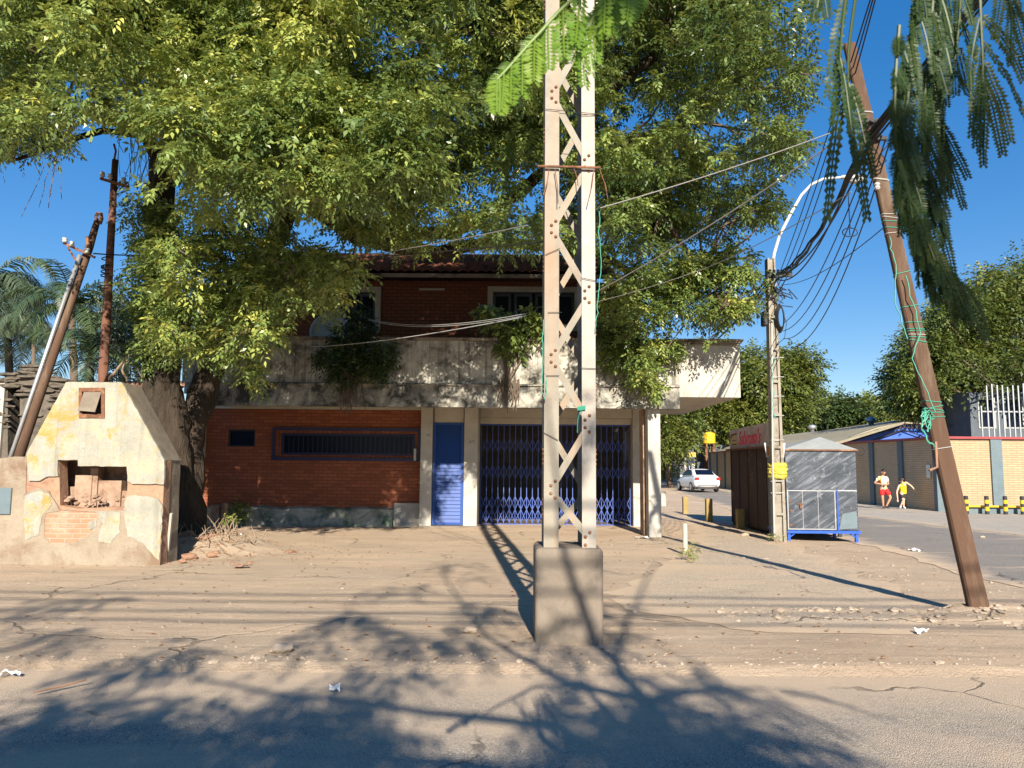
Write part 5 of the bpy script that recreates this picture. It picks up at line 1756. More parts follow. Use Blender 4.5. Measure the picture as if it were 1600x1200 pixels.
g = gr(1382, 796)
g.z = .03
person('boy in striped yellow shirt and red shorts standing by the dark wall', tuple(g), (0, 0, .80), (-.02, 0, 1.10), (-.01, -.01, 1.27), (.0, -.05, 1.42),
       ((-.17, 0, 1.20), (-.34, .02, .99), (-.10, -.18, .94)), ((.14, 0, 1.20), (.20, .0, .96), (.02, -.17, .93)),
       ((-.09, 0, .76), (-.08, -.05, .42), (-.03, .02, .07), (-.05, -.10, .035)), ((.09, 0, .76), (.21, -.10, .44), (.07, .0, .08), (.10, -.12, .035)),
       'skin', 'shirt_stripe', 'short_red', 'shoe_dark', True)
g = gr(1412, 796)
g.z = .03
person('boy in bright yellow vest and black shorts bending forward with arms out', tuple(g), (.03, .05, .62), (-.02, -.08, .90), (-.09, -.14, 1.02), (-.16, -.22, 1.12),
       ((-.18, -.08, .90), (-.29, -.10, .64), (-.29, -.14, .38)), ((.10, -.06, 1.03), (.30, -.05, .90), (.47, -.10, .68)),
       ((-.06, .05, .56), (-.02, -.06, .34), (-.10, .04, .09), (-.16, -.07, .05)), ((.08, .04, .56), (.00, -.02, .32), (.02, .03, .07), (.0, -.10, .035)),
       'skin_pale', 'shirt_yellow', 'short_black', 'shoe_white', False, sc=.9, hd=.10)
g = gr(1419, 793)
mb = MB()
mb.rock((g.x, g.y + .35, .17), .2, 5, (1, .8, .95), 3)
mb.tube([(g.x - .02, g.y + .35, .30), (g.x - .06, g.y + .33, .42), (g.x - .02, g.y + .33, .44)], [.05, .03, .015], 6)
tag(mb.build('plastic_bag', MT['paper'], smooth_=True), 'white plastic bag on the ground behind the bending boy', 'bag')

# =================================================================== FOLIAGE
def leaf_mesh(name, mat, parent, clumps, n_spray, n_leaf=7, L=.34, leaf=.095, width=.4, droop=.35, flat=.7, seed=1, surface=.55, up_bias=.15, tint_top=.35, tufts=0):
    """clumps: array of x, y, z, r, tint.  Compound-leaf sprays spread through each clump, all in one mesh"""
    r_ = np.random.default_rng(seed)
    cl = np.asarray(clumps, dtype=float)
    wt = cl[:, 3] ** 2
    idx = r_.choice(len(cl), n_spray, p=wt / wt.sum())
    c = cl[idx]
    d = r_.normal(size=(n_spray, 3))
    d[:, 2] += up_bias
    d /= np.linalg.norm(d, axis=1)[:, None]
    rad = c[:, 3] * (surface + (1.12 - surface) * r_.random(n_spray) ** .6)
    if tufts:
        sc_ = r_.normal(size=(len(cl), tufts, 3))
        sc_[:, :, 2] += .25
        sc_ /= np.linalg.norm(sc_, axis=2)[:, :, None]
        ts = r_.normal(size=(len(cl), tufts)) * .10
        ti_ = r_.integers(0, tufts, n_spray)
        ct = sc_[idx, ti_] * (.45 + .55 * r_.random((len(cl), tufts))[idx, ti_])[:, None]
        d2 = r_.normal(size=(n_spray, 3))
        d2[:, 2] += .5
        d2 /= np.linalg.norm(d2, axis=1)[:, None]
        dd_ = ct + d2 * (.31 * r_.random(n_spray) ** .45)[:, None] * np.array([1.25, 1.25, .6])
        ln_ = np.linalg.norm(dd_, axis=1)
        rad = c[:, 3] * ln_
        d = dd_ / (ln_[:, None] + 1e-9)
        c = c.copy()
        c[:, 4] += ts[idx, ti_]
        ax_d = d * .45 + d2 * .75
    else:
        ax_d = d
    lump = 1 + .22 * np.sin(d[:, 0] * 5 + c[:, 0] * 7) * np.cos(d[:, 2] * 4 + c[:, 1] * 5)
    pos = c[:, :3] + d * (rad * lump)[:, None] * np.array([1, 1, flat])
    ax = ax_d * np.array([1, 1, .5]) + r_.normal(size=(n_spray, 3)) * .45
    ax[:, 2] -= droop * .6
    ax /= np.linalg.norm(ax, axis=1)[:, None]
    upv = np.tile(np.array([0, 0, 1.0]), (n_spray, 1)) + r_.normal(size=(n_spray, 3)) * .25
    side_ = np.cross(ax, upv)
    side_ /= (np.linalg.norm(side_, axis=1)[:, None] + 1e-9)
    nrm = np.cross(side_, ax)
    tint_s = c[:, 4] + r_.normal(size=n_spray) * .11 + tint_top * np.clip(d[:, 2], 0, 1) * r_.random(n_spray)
    V_, T_ = [], []
    Ls = L * (.7 + .6 * r_.random(n_spray))
    for j in range(n_leaf):
        t_ = (j + .6) / n_leaf
        s_ = 1 if j % 2 else -1
        if j == n_leaf - 1: s_ = 0
        base = pos + ax * (Ls * t_)[:, None]
        base[:, 2] -= droop * Ls * t_ * t_ * .8
        ld = side_ * s_ + ax * (.65 if s_ else 1.0)
        ld = ld + r_.normal(size=(n_spray, 3)) * .22
        ld[:, 2] -= droop * .9
        ld /= np.linalg.norm(ld, axis=1)[:, None]
        nn = nrm + r_.normal(size=(n_spray, 3)) * .35
        wv = np.cross(ld, nn)
        wv /= (np.linalg.norm(wv, axis=1)[:, None] + 1e-9)
        ll = leaf * (.75 + .5 * r_.random(n_spray))
        ww = ll * width * .5
        n2 = np.cross(wv, ld)
        p0 = base
        p1 = base + ld * (ll * .45)[:, None] + wv * ww[:, None] + n2 * (ww * .35)[:, None]
        p2 = base + ld * ll[:, None]
        p2[:, 2] -= ll * .12
        p3 = base + ld * (ll * .45)[:, None] - wv * ww[:, None] + n2 * (ww * .35)[:, None]
        V_.append(np.stack([p0, p1, p2, p3], 1))
        T_.append(np.repeat((tint_s + r_.normal(size=n_spray) * .05)[:, None], 4, 1))
    V_ = np.concatenate(V_).reshape(-1, 3)
    T_ = np.clip(np.concatenate(T_).reshape(-1), 0, 1)
    off = np.array(wloc(parent)) if parent is not None else np.zeros(3)
    V_ -= off
    nq = len(V_) // 4
    me = bpy.data.meshes.new(name)
    me.vertices.add(len(V_))
    me.vertices.foreach_set('co', V_.astype(np.float32).ravel())
    me.loops.add(nq * 4)
    me.loops.foreach_set('vertex_index', np.arange(nq * 4, dtype=np.int32))
    me.polygons.add(nq)
    me.polygons.foreach_set('loop_start', np.arange(0, nq * 4, 4, dtype=np.int32))
    at_ = me.attributes.new('tint', 'FLOAT', 'POINT')
    at_.data.foreach_set('value', T_.astype(np.float32))
    me.update(calc_edges=True)
    me.validate()
    ob = bpy.data.objects.new(name, me)
    C.objects.link(ob)
    me.materials.append(MT[mat])
    if parent is not None: ob.parent = parent
    return ob

def in_poly(x, y, poly):
    r = False
    j = len(poly) - 1
    for i in range(len(poly)):
        xi_, yi = poly[i]
        xj, yj = poly[j]
        if (yi > y) != (yj > y) and x < (xj - xi_) * (y - yi) / (yj - yi) + xi_: r = not r
        j = i
    return r

def limb(mb, pts, r0, r1, n=10, wob=.25, steps=8, sd=0, amp=.12):
    P_ = []
    for i in range(len(pts) - 1):
        for k in range(steps):
            u = k / steps
            q = Vector(pts[i]).lerp(Vector(pts[i + 1]), u)
            w_ = 1
            q += Vector((noise.noise(Vector((i + u, sd, 0)) * 1.7), noise.noise(Vector((i + u, sd, 5)) * 1.7), noise.noise(Vector((i + u, sd, 9)) * 1.7))) * amp
            P_.append(q)
    P_.append(Vector(pts[-1]))
    m_ = len(P_)
    mb.tube(P_, [lerp(r0, r1, i / (m_ - 1)) for i in range(m_)], n, True, wob, sd)
    return P_

# ---------------------------------------------------------------- the big tree
BT = thing('broad_shade_tree', 'huge spreading shade tree with dark trunk covering the shop building', 'tree', tuple(TREE_P))
mb = MB()
base = TREE_P
trunk_pts = [at(284, 855, 15.2), at(275, 760, 15.2), at(262, 680, 15.2), at(252, 600, 15.1), at(250, 520, 15.1), at(250, 430, 15.2), at(252, 340, 15.2), at(255, 250, 15.2)]
P_ = []
for i in range(len(trunk_pts) - 1):
    for k in range(5): P_.append(trunk_pts[i].lerp(trunk_pts[i + 1], k / 5))
P_.append(trunk_pts[-1])
m_ = len(P_)
radii = [np.interp(i / (m_ - 1), [0, .12, .3, .45, 1], [.55, .42, .40, .33, .24]) for i in range(m_)]
mb.tube(P_, radii, 28, True, .30, 3)
limb(mb, [at(285, 800, 15.5), at(292, 700, 15.6), at(310, 630, 15.7), at(335, 560, 15.8), at(400, 450, 15.6), at(450, 330, 15.0)], .34, .18, 16, .3, 6, 2, .08)
for k in range(7):   # root flare
    a_ = k * .9 + .3
    mb.tube([base + Vector((0, 0, .75)), base + Vector((cos(a_) * .4, sin(a_) * .4, .30)), base + Vector((cos(a_) * .95, sin(a_) * .8, .02))], [.25, .2, .05], 8, True, .3, k)
LIMBS = [
    ([at(255, 260, 15.2), at(330, 230, 15), at(430, 290, 15), at(560, 370, 15.4), at(700, 365, 15.6), at(770, 330, 15.4), at(850, 270, 15.2), at(960, 230, 15), at(1080, 190, 15)], .21, .08),
    ([at(560, 370, 15.4), at(680, 395, 16.2), at(800, 378, 16.6), at(940, 400, 16.6), at(1060, 470, 16.4)], .17, .07),
    ([at(255, 260, 15.2), at(220, 200, 15), at(140, 180, 14.6), at(60, 165, 14.2)], .16, .05),
    ([at(230, 210, 15), at(160, 205, 14.5), at(90, 225, 14), at(20, 250, 13.7)], .08, .03),
    ([at(255, 260, 15.2), at(300, 120, 15), at(340, -20, 15), at(400, -160, 15)], .22, .10),
    ([at(430, 290, 15), at(520, 200, 14.6), at(640, 120, 14.4), at(760, 60, 14.2)], .15, .06),
    ([at(640, 120, 14.4), at(720, -20, 14.4), at(800, -120, 14.6)], .10, .05),
    ([at(850, 270, 15.2), at(940, 150, 14.8), at(1060, 60, 14.6), at(1160, -40, 14.8)], .13, .05),
    ([at(1080, 190, 15), at(1140, 130, 15), at(1210, 90, 15.2)], .08, .03),
    ([at(960, 230, 15), at(1030, 330, 15.4), at(1100, 420, 15.6), at(1130, 480, 15.6)], .08, .03),
    ([at(300, 120, 15), at(200, 60, 14.6), at(100, 0, 14.2)], .12, .05),
    ([at(450, 330, 15.0), at(470, 220, 14.4), at(520, 100, 14.2)], .10, .04),
    ([at(335, 560, 15.8), at(370, 500, 15.0), at(420, 470, 14.6)], .08, .03),
    ([at(700, 290, 14.8), at(730, 250, 14.6), at(800, 170, 14.6)], .09, .04)]
for i, (pts, r0, r1) in enumerate(LIMBS):
    limb(mb, pts, r0, r1, 9, .25, 6, 10 + i, .10)
mb.build('trunk', MT['bark'], BT, smooth_=True)

CROWN = [(-120, -260), (-120, 262), (0, 262), (40, 238), (75, 285), (125, 285), (120, 225), (75, 185), (140, 215), (150, 130), (205, 200), (222, 290), (205, 350), (235, 400), (218, 440),
         (226, 520), (222, 560), (262, 572), (318, 548), (340, 575), (385, 606), (428, 590), (432, 535), (470, 497), (520, 480), (573, 452), (566, 425),
         (500, 400), (520, 372), (600, 385), (640, 400), (700, 368), (790, 392), (860, 385), (900, 392), (945, 395), (948, 450), (940, 500), (985, 560), (992, 600), (1018, 618), (1035, 600),
         (1045, 545), (1085, 560), (1112, 550), (1140, 520), (1185, 512), (1200, 450), (1188, 380), (1228, 325), (1222, 285), (1262, 245), (1252, 190), (1282, 130), (1268, 95), (1288, 50), (1240, 10), (1225, -260)]
r2 = random.Random(5)
cl, twigs = [], MB()
def limb_near(p):
    best, bd = None, 1e9
    for pts, _, _ in LIMBS:
        for q in pts:
            d = (q - p).length
            if d < bd: best, bd = q, d
    return best
tries = 0
while len(cl) < 620 and tries < 30000:
    tries += 1
    px, py = r2.uniform(-120, 1290), r2.uniform(-260, 615)
    if not in_poly(px, py, CROWN): continue
    # depth of the front of the crown
    d0 = 10.4 + 1.6 * noise.noise(Vector((px / 120, py / 100, 0))) + 2.4 * smooth(px, 700, 950)
    if py > 230: d0 += .9
    if py > 330 and px < 900: d0 = 11.6 + .9 * noise.noise(Vector((px / 90, py / 90, 2)))
    if px > 930 and py > 470: d0 = 15.9
    layer = r2.random()
    Y = d0 + (0 if layer < .62 else (1.8 if layer < .85 else 3.6))
    if px > 1010 and py > 270: Y = max(Y, 15.6 + r2.uniform(0, 1))
    if py > 520 and px > 900: Y = r2.uniform(15.7, 16.4)
    r = r2.choice((.42, .6, .8, 1.0)) * (Y / 12.5)
    if py > 380: r = r2.uniform(.28, .46)
    rp = r * 1200 / Y * 1.0
    # keep a clump inside the outline
    if not (in_poly(px - rp * .8, py, CROWN) and in_poly(px + rp * .8, py, CROWN) and in_poly(px, py + rp * .7, CROWN)):
        r *= .55
        rp *= .55
        if not (in_poly(px - rp * .7, py, CROWN) and in_poly(px + rp * .7, py, CROWN) and in_poly(px, py + rp * .6, CROWN)): continue
    # keep holes where the limbs show
    hole_ = False
    for hx_, hy, hr in ((250, 270, 32), (248, 320, 26), (246, 370, 22), (246, 410, 18), (243, 235, 20), (195, 225, 18), (330, 425, 14), (455, 300, 16), (980, 170, 10), (1010, 200, 10), (700, 100, 14), (90, 130, 16), (120, 160, 16), (700, 350, 15), (620, 355, 14), (560, 345, 12), (760, 305, 24), (1050, 497, 18), (540, 90, 16), (1240, 300, 10), (500, 350, 20), (840, 300, 18), (880, 265, 14), (1095, 505, 10)):
        if math.hypot(px - hx_, (py - hy)) < hr + rp * .45: hole_ = True
    if hole_ and Y < 17: continue
    q = at(px, py, Y)
    if len(cl) > 3 and layer < .62:
        if any((Vector(c[:3]) - q).length < .58 * (c[3] + r) for c in cl): continue
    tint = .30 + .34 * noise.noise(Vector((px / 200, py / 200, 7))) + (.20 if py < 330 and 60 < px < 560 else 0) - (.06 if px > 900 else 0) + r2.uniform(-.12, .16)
    if Y > d0 + 1: tint -= .08  # rear clumps tinted darker, shade inside the crown put into their colour
    cl.append((q.x, q.y, q.z, r, tint))
    if r2.random() < .75:
        s_ = limb_near(q)
        if (s_ - q).length < 3.5:
            mid = s_.lerp(q, .5) + Vector((r2.uniform(-.3, .3), r2.uniform(-.2, .3), r2.uniform(-.1, .35)))
            twigs.tube([s_, mid, q], [.035, .022, .008], 5)
            for _ in range(3):
                e = q + Vector((r2.uniform(-1, 1), r2.uniform(-1, 1), r2.uniform(-.6, .6))) * r
                twigs.tube([q, e], [.010, .004], 4)
# extra clumps, some added to shade the wall, the back ones above the frame
for (xa, xb, ya, yb, Ya, Yb, n_, ra, rb) in ((950, 1150, 410, 500, 15.5, 16.4, 46, .28, .45), (955, 1045, 500, 590, 15.6, 16.5, 18, .18, .28), (430, 585, 405, 490, 12, 14, 30, .2, .34), (240, 425, 380, 565, 11.8, 13.4, 46, .26, .40), (540, 850, 320, 370, 12, 14, 22, .25, .4), (560, 940, 345, 395, 12.5, 16, 34, .18, .3), (230, 420, 560, 600, 12.5, 13.5, 8, .15, .22)):
    for k in range(n_):
        px, py = r2.uniform(xa, xb), r2.uniform(ya, yb)
        if not in_poly(px, py, CROWN): continue
        q = at(px, py, r2.uniform(Ya, Yb))
        cl.append((q.x, q.y, q.z, r2.uniform(ra, rb), r2.uniform(.2, .55)))
for k in range(70):  # front clumps added to throw shade on the brick wall
    px, py = r2.uniform(60, 640), r2.uniform(150, 300)
    if not (in_poly(px, py, CROWN) and in_poly(px - 60, py, CROWN) and in_poly(px, py + 50, CROWN)): continue
    q = at(px, py, 10 + r2.uniform(-.6, .6))
    cl.append((q.x, q.y, q.z, r2.uniform(.35, .55), r2.uniform(.2, .55)))
for k in range(70):  # loose back part above the frame, keeps the crown whole from the side
    q = at(r2.uniform(0, 1180), r2.uniform(-420, 150), r2.uniform(16.5, 20))
    cl.append((q.x, q.y, q.z, r2.uniform(.6, 1.0), .25))
twigs.build('twigs', MT['bark_grey'], BT)
print('CLUMPS', len(cl))
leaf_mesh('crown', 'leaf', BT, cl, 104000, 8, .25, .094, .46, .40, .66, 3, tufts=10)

# ivy on the trunk and hanging roots
ivc = []
for k in range(26):
    py = r2.uniform(330, 560)
    q = at(r2.uniform(228, 262), py, 14.75)
    ivc.append((q.x, q.y, q.z, r2.uniform(.15, .28), r2.uniform(.25, .45)))
for px, py in ((215, 300), (208, 330), (216, 360), (214, 430), (205, 445), (228, 480), (236, 560), (225, 545)):
    q = at(px, py, 14.8)
    ivc.append((q.x, q.y, q.z, .22, .4))
leaf_mesh('climbing_leaves', 'leaf', BT, ivc, 2300, 5, .2, .075, .55, .4, 1.1, 5)
mb = MB()
for k in range(20):
    q = at(r2.uniform(180, 235), r2.uniform(200, 245), 14.9)
    ln = r2.uniform(.4, 1.1)
    mb.tube([q, q + Vector((r2.uniform(-.08, .08), 0, -ln * .5)), q + Vector((r2.uniform(-.12, .12), 0, -ln))], .006, 4)
for k in range(6):
    q = at(92, 228, 13.9)
    e = at(r2.uniform(30, 118), r2.uniform(300, 340), 13.6 + r2.uniform(-.2, .2))
    mb.tube(wob_line([q, q.lerp(e, .5) + Vector((0, 0, .12)), e], 4, .1, k), .006, 4)
mb.build('hanging_roots', MT['bark_grey'], BT)

# shrubs rooted in the balcony
def shrub(name, label, cat, base_, clumps, n, mat='leaf_dark', leaf=.10, stem_r=.04, grp=None, roots=False, **k):
    T_ = thing(name, label, cat, tuple(base_), grp)
    mb = MB()
    b_ = Vector(base_)
    for c in clumps:
        q = Vector(c[:3])
        mb.tube([b_, b_.lerp(q, .5) + Vector((.03, -.02, .05)), q], [stem_r, stem_r * .7, stem_r * .3], 6)
    if roots:
        for i in range(26):
            s_ = b_ + Vector((r2.uniform(-.22, .22), -.02, r2.uniform(-.05, .1)))
            mb.tube([s_, s_ + Vector((r2.uniform(-.06, .06), -.05, -.2)), s_ + Vector((r2.uniform(-.12, .12), -.03, r2.uniform(-.35, -.7)))], [.02, .012, .006], 5)
    mb.build('stem', MT['bark_grey'], T_)
    leaf_mesh('foliage', mat, T_, clumps, n, 5, .2, leaf, .5, .4, .85, hash(label) % 1000 if False else len(label), **k)
    return T_
def cp_(px, py, Y, r, t_): q = at(px, py, Y); return (q.x, q.y, q.z, r, t_)
shrub('balcony_shrub', 'dark bushy shrub growing out of the balcony parapet with roots hanging down', 'shrub', at(550, 600, 16.85),
      [cp_(520, 560, 16.7, .28, .3), (cp_(545, 530, 16.8, .32, .25)), cp_(575, 560, 16.7, .30, .35), cp_(600, 550, 16.7, .22, .4), cp_(540, 580, 16.75, .25, .25), cp_(565, 505, 17.1, .25, .3), cp_(590, 575, 16.7, .2, .4), cp_(555, 480, 17.2, .15, .3)], 900, roots=True)
shrub('balcony_sapling', 'broad-leaved sapling leaning over the parapet left of the mast', 'plant', at(795, 595, 16.9),
      [cp_(775, 500, 17.0, .22, .4), cp_(800, 520, 16.9, .20, .35), cp_(795, 545, 16.9, .16, .3), cp_(825, 500, 17.0, .22, .45), cp_(840, 520, 17.0, .15, .4), cp_(760, 490, 17.1, .15, .4)], 330, 'leaf', .15, .02, roots=True)
shrub('balcony_creeper', 'leafy creeper spilling over the balcony right of the mast', 'creeper', at(1000, 600, 16.9),
      [cp_(1010, 560, 16.75, .28, .45), cp_(1000, 590, 16.75, .22, .5), cp_(1020, 605, 16.8, .16, .5), cp_(960, 560, 16.8, .25, .4), cp_(975, 530, 16.9, .30, .35), cp_(1040, 545, 16.8, .25, .4), cp_(950, 520, 17.0, .3, .3)], 1100, 'leaf', .10, .02)

# ---------------------------------------------------------------- generic far trees
def tree(name, label, base_, h0, clumps, n, mat, leaf, L=.5, grp=None, tr=.25, seed=1, bark='bark_grey', n_leaf=6):
    T_ = thing(name, label, 'tree', tuple(base_), grp)
    b_ = Vector(base_)
    mb = MB()
    top = b_ + Vector((0, 0, h0))
    limb(mb, [b_ - Vector((0, 0, .2)), b_.lerp(top, .5), top], tr, tr * .7, 9, .2, 4, seed, .15)
    rr = random.Random(seed)
    for c in clumps:
        q = Vector(c[:3])
        if rr.random() < .65:
            mid = top.lerp(q, .5) + Vector((rr.uniform(-.3, .3), 0, rr.uniform(-.2, .5)))
            mb.tube([top, mid, q], [tr * .45, tr * .25, tr * .07], 6)
    mb.build('trunk', MT[bark], T_, smooth_=True)
    leaf_mesh('crown', mat, T_, clumps, n, n_leaf, L, leaf, .5, .25, .75, seed)
    return T_
def poly_clumps(poly, Y0, Y1, n, r0, r1, seed, tint=.4, inside=True):
    rr = random.Random(seed)
    xs_, ys_ = [p[0] for p in poly], [p[1] for p in poly]
    out, tr = [], 0
    while len(out) < n and tr < 6000:
        tr += 1
        px, py = rr.uniform(min(xs_), max(xs_)), rr.uniform(min(ys_), max(ys_))
        Y = rr.uniform(Y0, Y1)
        r = rr.uniform(r0, r1)
        rp = r * 1200 / Y * .7
        if not (in_poly(px, py, poly) and in_poly(px - rp, py, poly) and in_poly(px + rp, py, poly) and in_poly(px, py - rp * .7, poly)): continue
        q = at(px, py, Y)
        out.append((q.x, q.y, q.z, r, tint + .2 * noise.noise(Vector((px / 40, py / 40, seed))) + rr.uniform(-.06, .1)))
    return out
def ground_at(px, Y): q = at(px, 727, Y); return Vector((q.x, Y, 0))

tree('street_tree', 'spreading light green tree behind the Sabroso kiosk'.replace('Sabroso ', 'snack '), ground_at(1135, 70), 4.2,
     poly_clumps([(1080, 700), (1050, 640), (1095, 600), (1120, 560), (1180, 535), (1230, 538), (1290, 575), (1292, 610), (1270, 650), (1215, 690), (1130, 705)], 66, 76, 85, .8, 1.7, 3, .5), 9000, 'leaf_far', .34, 1.1, tr=.32, seed=3)
tree('street_tree', 'bushy tree showing between the shop corner pillar and the far pole', ground_at(1045, 58), 2.6,
     poly_clumps([(980, 730), (985, 610), (1040, 590), (1095, 600), (1090, 690), (1060, 720)], 54, 62, 45, .7, 1.4, 7, .5), 5200, 'leaf_far', .26, .9, tr=.25, seed=7)
tree('dark_tree', 'dark spreading tree with heavy limbs over the grey building at right', ground_at(1640, 46), 3.2,
     poly_clumps([(1385, 600), (1395, 560), (1440, 500), (1500, 450), (1560, 410), (1620, 380), (1900, 380), (1900, 600), (1640, 640), (1560, 600), (1500, 650), (1440, 668), (1400, 630)], 40, 50, 210, .5, 1.3, 9, .42) + poly_clumps([(1385, 600), (1395, 555), (1440, 500), (1500, 450), (1530, 500), (1520, 600), (1480, 655), (1440, 668), (1400, 630)], 40, 44, 45, .35, .7, 19, .3) + poly_clumps([(1470, 560), (1640, 540), (1640, 622), (1560, 606), (1480, 600)], 35.5, 37, 16, .25, .45, 29, .25), 25000, 'leaf_far', .22, .8, tr=.45, seed=9)
mb = MB()
DT = [o for o in C.objects if o.name.startswith('dark_tree')][0]
for i, pts in enumerate(([(1640, 640), (1590, 590), (1540, 575), (1500, 600), (1460, 615)], [(1640, 640), (1600, 560), (1560, 520), (1510, 500)], [(1600, 560), (1560, 560), (1480, 560), (1430, 570)], [(1590, 590), (1575, 530), (1590, 470)])):
    limb(mb, [at(x, y, 42) for x, y in pts], .20, .05, 7, .2, 5, i, .15)
mb.build('limbs', MT['bark'], DT, smooth_=True)
far = [(1300, 660, 1270, 1345, 618, 110, 'leaf_dark', 'grey-green tree rising behind the left part of the shed roof'), (1350, 660, 1320, 1400, 622, 120, 'leaf_far', 'dull green tree rising behind the peak of the shed roof'),
       (1400, 660, 1378, 1420, 612, 100, 'leaf_dark', 'small pointed conifer-like tree in the gap beside the leaning pole'), (1240, 660, 1215, 1290, 632, 130, 'leaf_far', 'low far tree just right of the concrete pole')]
for i, (cx_, by, xl, xr_, ty, Y, mt, lab) in enumerate(far):
    w_ = (xr_ - xl) / 2
    if i == 2: poly = [(xl, 690), (xl + 4, 650), (cx_ - 6, 616), (cx_, 608), (cx_ + 7, 620), (xr_ - 3, 650), (xr_, 690)]
    else: poly = [(xl - 12, 700), (xl - 8, 650), (xl + w_ * .5, ty + 4), (cx_ + 8, ty), (xr_, ty + 12), (xr_ + 10, 655), (xr_ + 8, 700)]
    tree('background_tree', lab, ground_at(cx_, Y), 3.5, poly_clumps(poly, Y - 4, Y + 4, 46, 1.0, 2.0, 20 + i, .45), 3600, mt, .55, 1.5, 'far trees behind the shed', .3, 20 + i)
for i, (px, Y, h_, lab) in enumerate(((1450, 90, 7, 'yellow-green tree behind the gable right of the leaning pole'), (1505, 80, 6.2, 'yellowish tree squeezed between the blue gable and the grey building'))):
    b_ = ground_at(px, Y)
    tree('background_tree', lab, b_, 3, [(b_.x + r2.uniform(-4, 4), Y + r2.uniform(-3, 3), r2.uniform(2.5, h_), r2.uniform(1, 1.6), r2.uniform(.5, .8)) for _ in range(30)], 2600, 'leaf_far', .5, 1.4, 'far trees behind the shed', .3, 40 + i)
for i, (px, Y, h_, w_) in enumerate(((1000, 95, 9, 7), (1060, 110, 9, 8))):
    b_ = ground_at(px, Y)
    tree('background_tree', ['far tree at the end of the side street', 'far tree above the end of the long side wall'][i], b_, 3, [(b_.x + r2.uniform(-w_, w_), Y + r2.uniform(-3, 3), r2.uniform(2, h_), r2.uniform(1.2, 2), r2.uniform(.35, .6)) for _ in range(45)], 3800, 'leaf_far', .5, 1.4, 'trees down the side street', .3, 50 + i)

# ---------------------------------------------------------------- palms at left
def palm(label, base_, top_, n, L, mat, seed, droop=1.0, leafl=.55, trunk_r=.12, up=.9, name='palm_tree'):
    rr = random.Random(seed)
    T_ = thing(name, label, 'palm', tuple(base_))
    b_, t_ = Vector(base_), Vector(top_)
    mb = MB()
    mb.tube([b_, b_.lerp(t_, .5) + Vector((.1, 0, 0)), t_], [trunk_r * 1.2, trunk_r, trunk_r * .8], 10, True, .1)
    mb.build('trunk', MT['bark_grey'], T_, smooth_=True)
    V_, F_, TI = [], [], []
    for k in range(n):
        az = k * 2.39996 + rr.uniform(-.2, .2)
        el = rr.uniform(-.1, up) if k > 3 else rr.uniform(.8, 1.3)
        l_ = L * rr.uniform(.75, 1.1)
        ti = rr.uniform(.15, .7)
        pts = []
        p, e = t_.copy(), el
        ns = 22
        for s_ in range(ns + 1):
            pts.append(p.copy())
            d = Vector((cos(az) * cos(e), sin(az) * cos(e), sin(e)))
            p = p + d * l_ / ns
            e -= droop * 1.7 / ns * (1 + s_ / ns)
        for s_ in range(2, ns + 1):
            d = (pts[s_] - pts[s_ - 1]).normalized()
            sd_ = d.cross(Vector((0, 0, 1))).normalized()
            ll = leafl * sin(pi * (.12 + .85 * s_ / ns)) * rr.uniform(.8, 1.1)
            for sub_ in (0, .5):
                for sg_ in (-1, 1):
                    b0 = pts[s_ - 1].lerp(pts[s_], sub_)
                    dl = (sd_ * sg_ + d * .65 + Vector((0, 0, rr.uniform(-.35, .25) - .15 * droop))).normalized()
                    m1 = b0 + dl * ll * .5
                    e1 = b0 + dl * ll - Vector((0, 0, ll * .28 * droop))
                    wv = d * .016 * (L / 2.2)
                    i0 = len(V_)
                    V_.extend([b0 - wv, b0 + wv, m1 + wv * 1.1, m1 - wv * 1.1, e1])
                    F_.extend([(i0, i0 + 1, i0 + 2, i0 + 3), (i0 + 3, i0 + 2, i0 + 4)])
                    TI.extend([ti + rr.uniform(-.1, .1)] * 5)
        i0 = len(V_)
        for s_, q in enumerate(pts):
            w_ = .022 * (1 - s_ / ns) + .004
            sd_ = Vector((-sin(az), cos(az), 0))
            V_.extend([q - sd_ * w_, q + sd_ * w_, q - Vector((0, 0, w_))])
            TI.extend([.6] * 3)
        for s_ in range(ns):
            a0 = i0 + s_ * 3
            F_.extend([(a0, a0 + 1, a0 + 4, a0 + 3), (a0 + 1, a0 + 2, a0 + 5, a0 + 4), (a0 + 2, a0, a0 + 3, a0 + 5)])
    me = bpy.data.meshes.new('fronds')
    me.from_pydata([tuple(v) for v in V_], [], F_)
    a_ = me.attributes.new('tint', 'FLOAT', 'POINT')
    a_.data.foreach_set('value', np.array(TI, dtype=np.float32))
    ob = link_mesh('fronds', me, MT[mat], T_)
    return T_
palm('dark feather palm directly behind the slanted pole', ground_at(118, 24), at(112, 478, 24), 20, 3.1, 'leaf_palm', 3)
palm('feather palm just right of the upright iron pole', ground_at(195, 26), at(192, 500, 26), 20, 2.9, 'leaf_palm', 8)
palm('lower feather palm between the two old poles', ground_at(140, 22), at(140, 545, 22), 15, 2.3, 'leaf_palm', 12)
palm('tall silvery drooping palm cut by the left edge', ground_at(-10, 30), at(-12, 440, 30), 24, 4.2, 'leaf_silver', 5, 1.5, .9, .2)
palm('silvery palm low at the left edge behind the ruined wall', ground_at(20, 34), at(12, 520, 34), 18, 3.4, 'leaf_silver', 15, 1.4, .8, .18)
palm('pale dead-leaved palm on a thin trunk by the ruined wall', ground_at(50, 28), at(52, 500, 28), 12, 1.9, 'leaf_silver', 25, 1.3, .5, .07)
shrub('garden_bush', 'feathery grey-green bush behind the ruined house roof', 'bush', ground_at(200, 24), [cp_(r2.uniform(170, 240), r2.uniform(480, 590), r2.uniform(22, 26), r2.uniform(.4, .7), .4) for _ in range(14)], 1500, 'leaf_silver', .10, .03)
mb = MB()
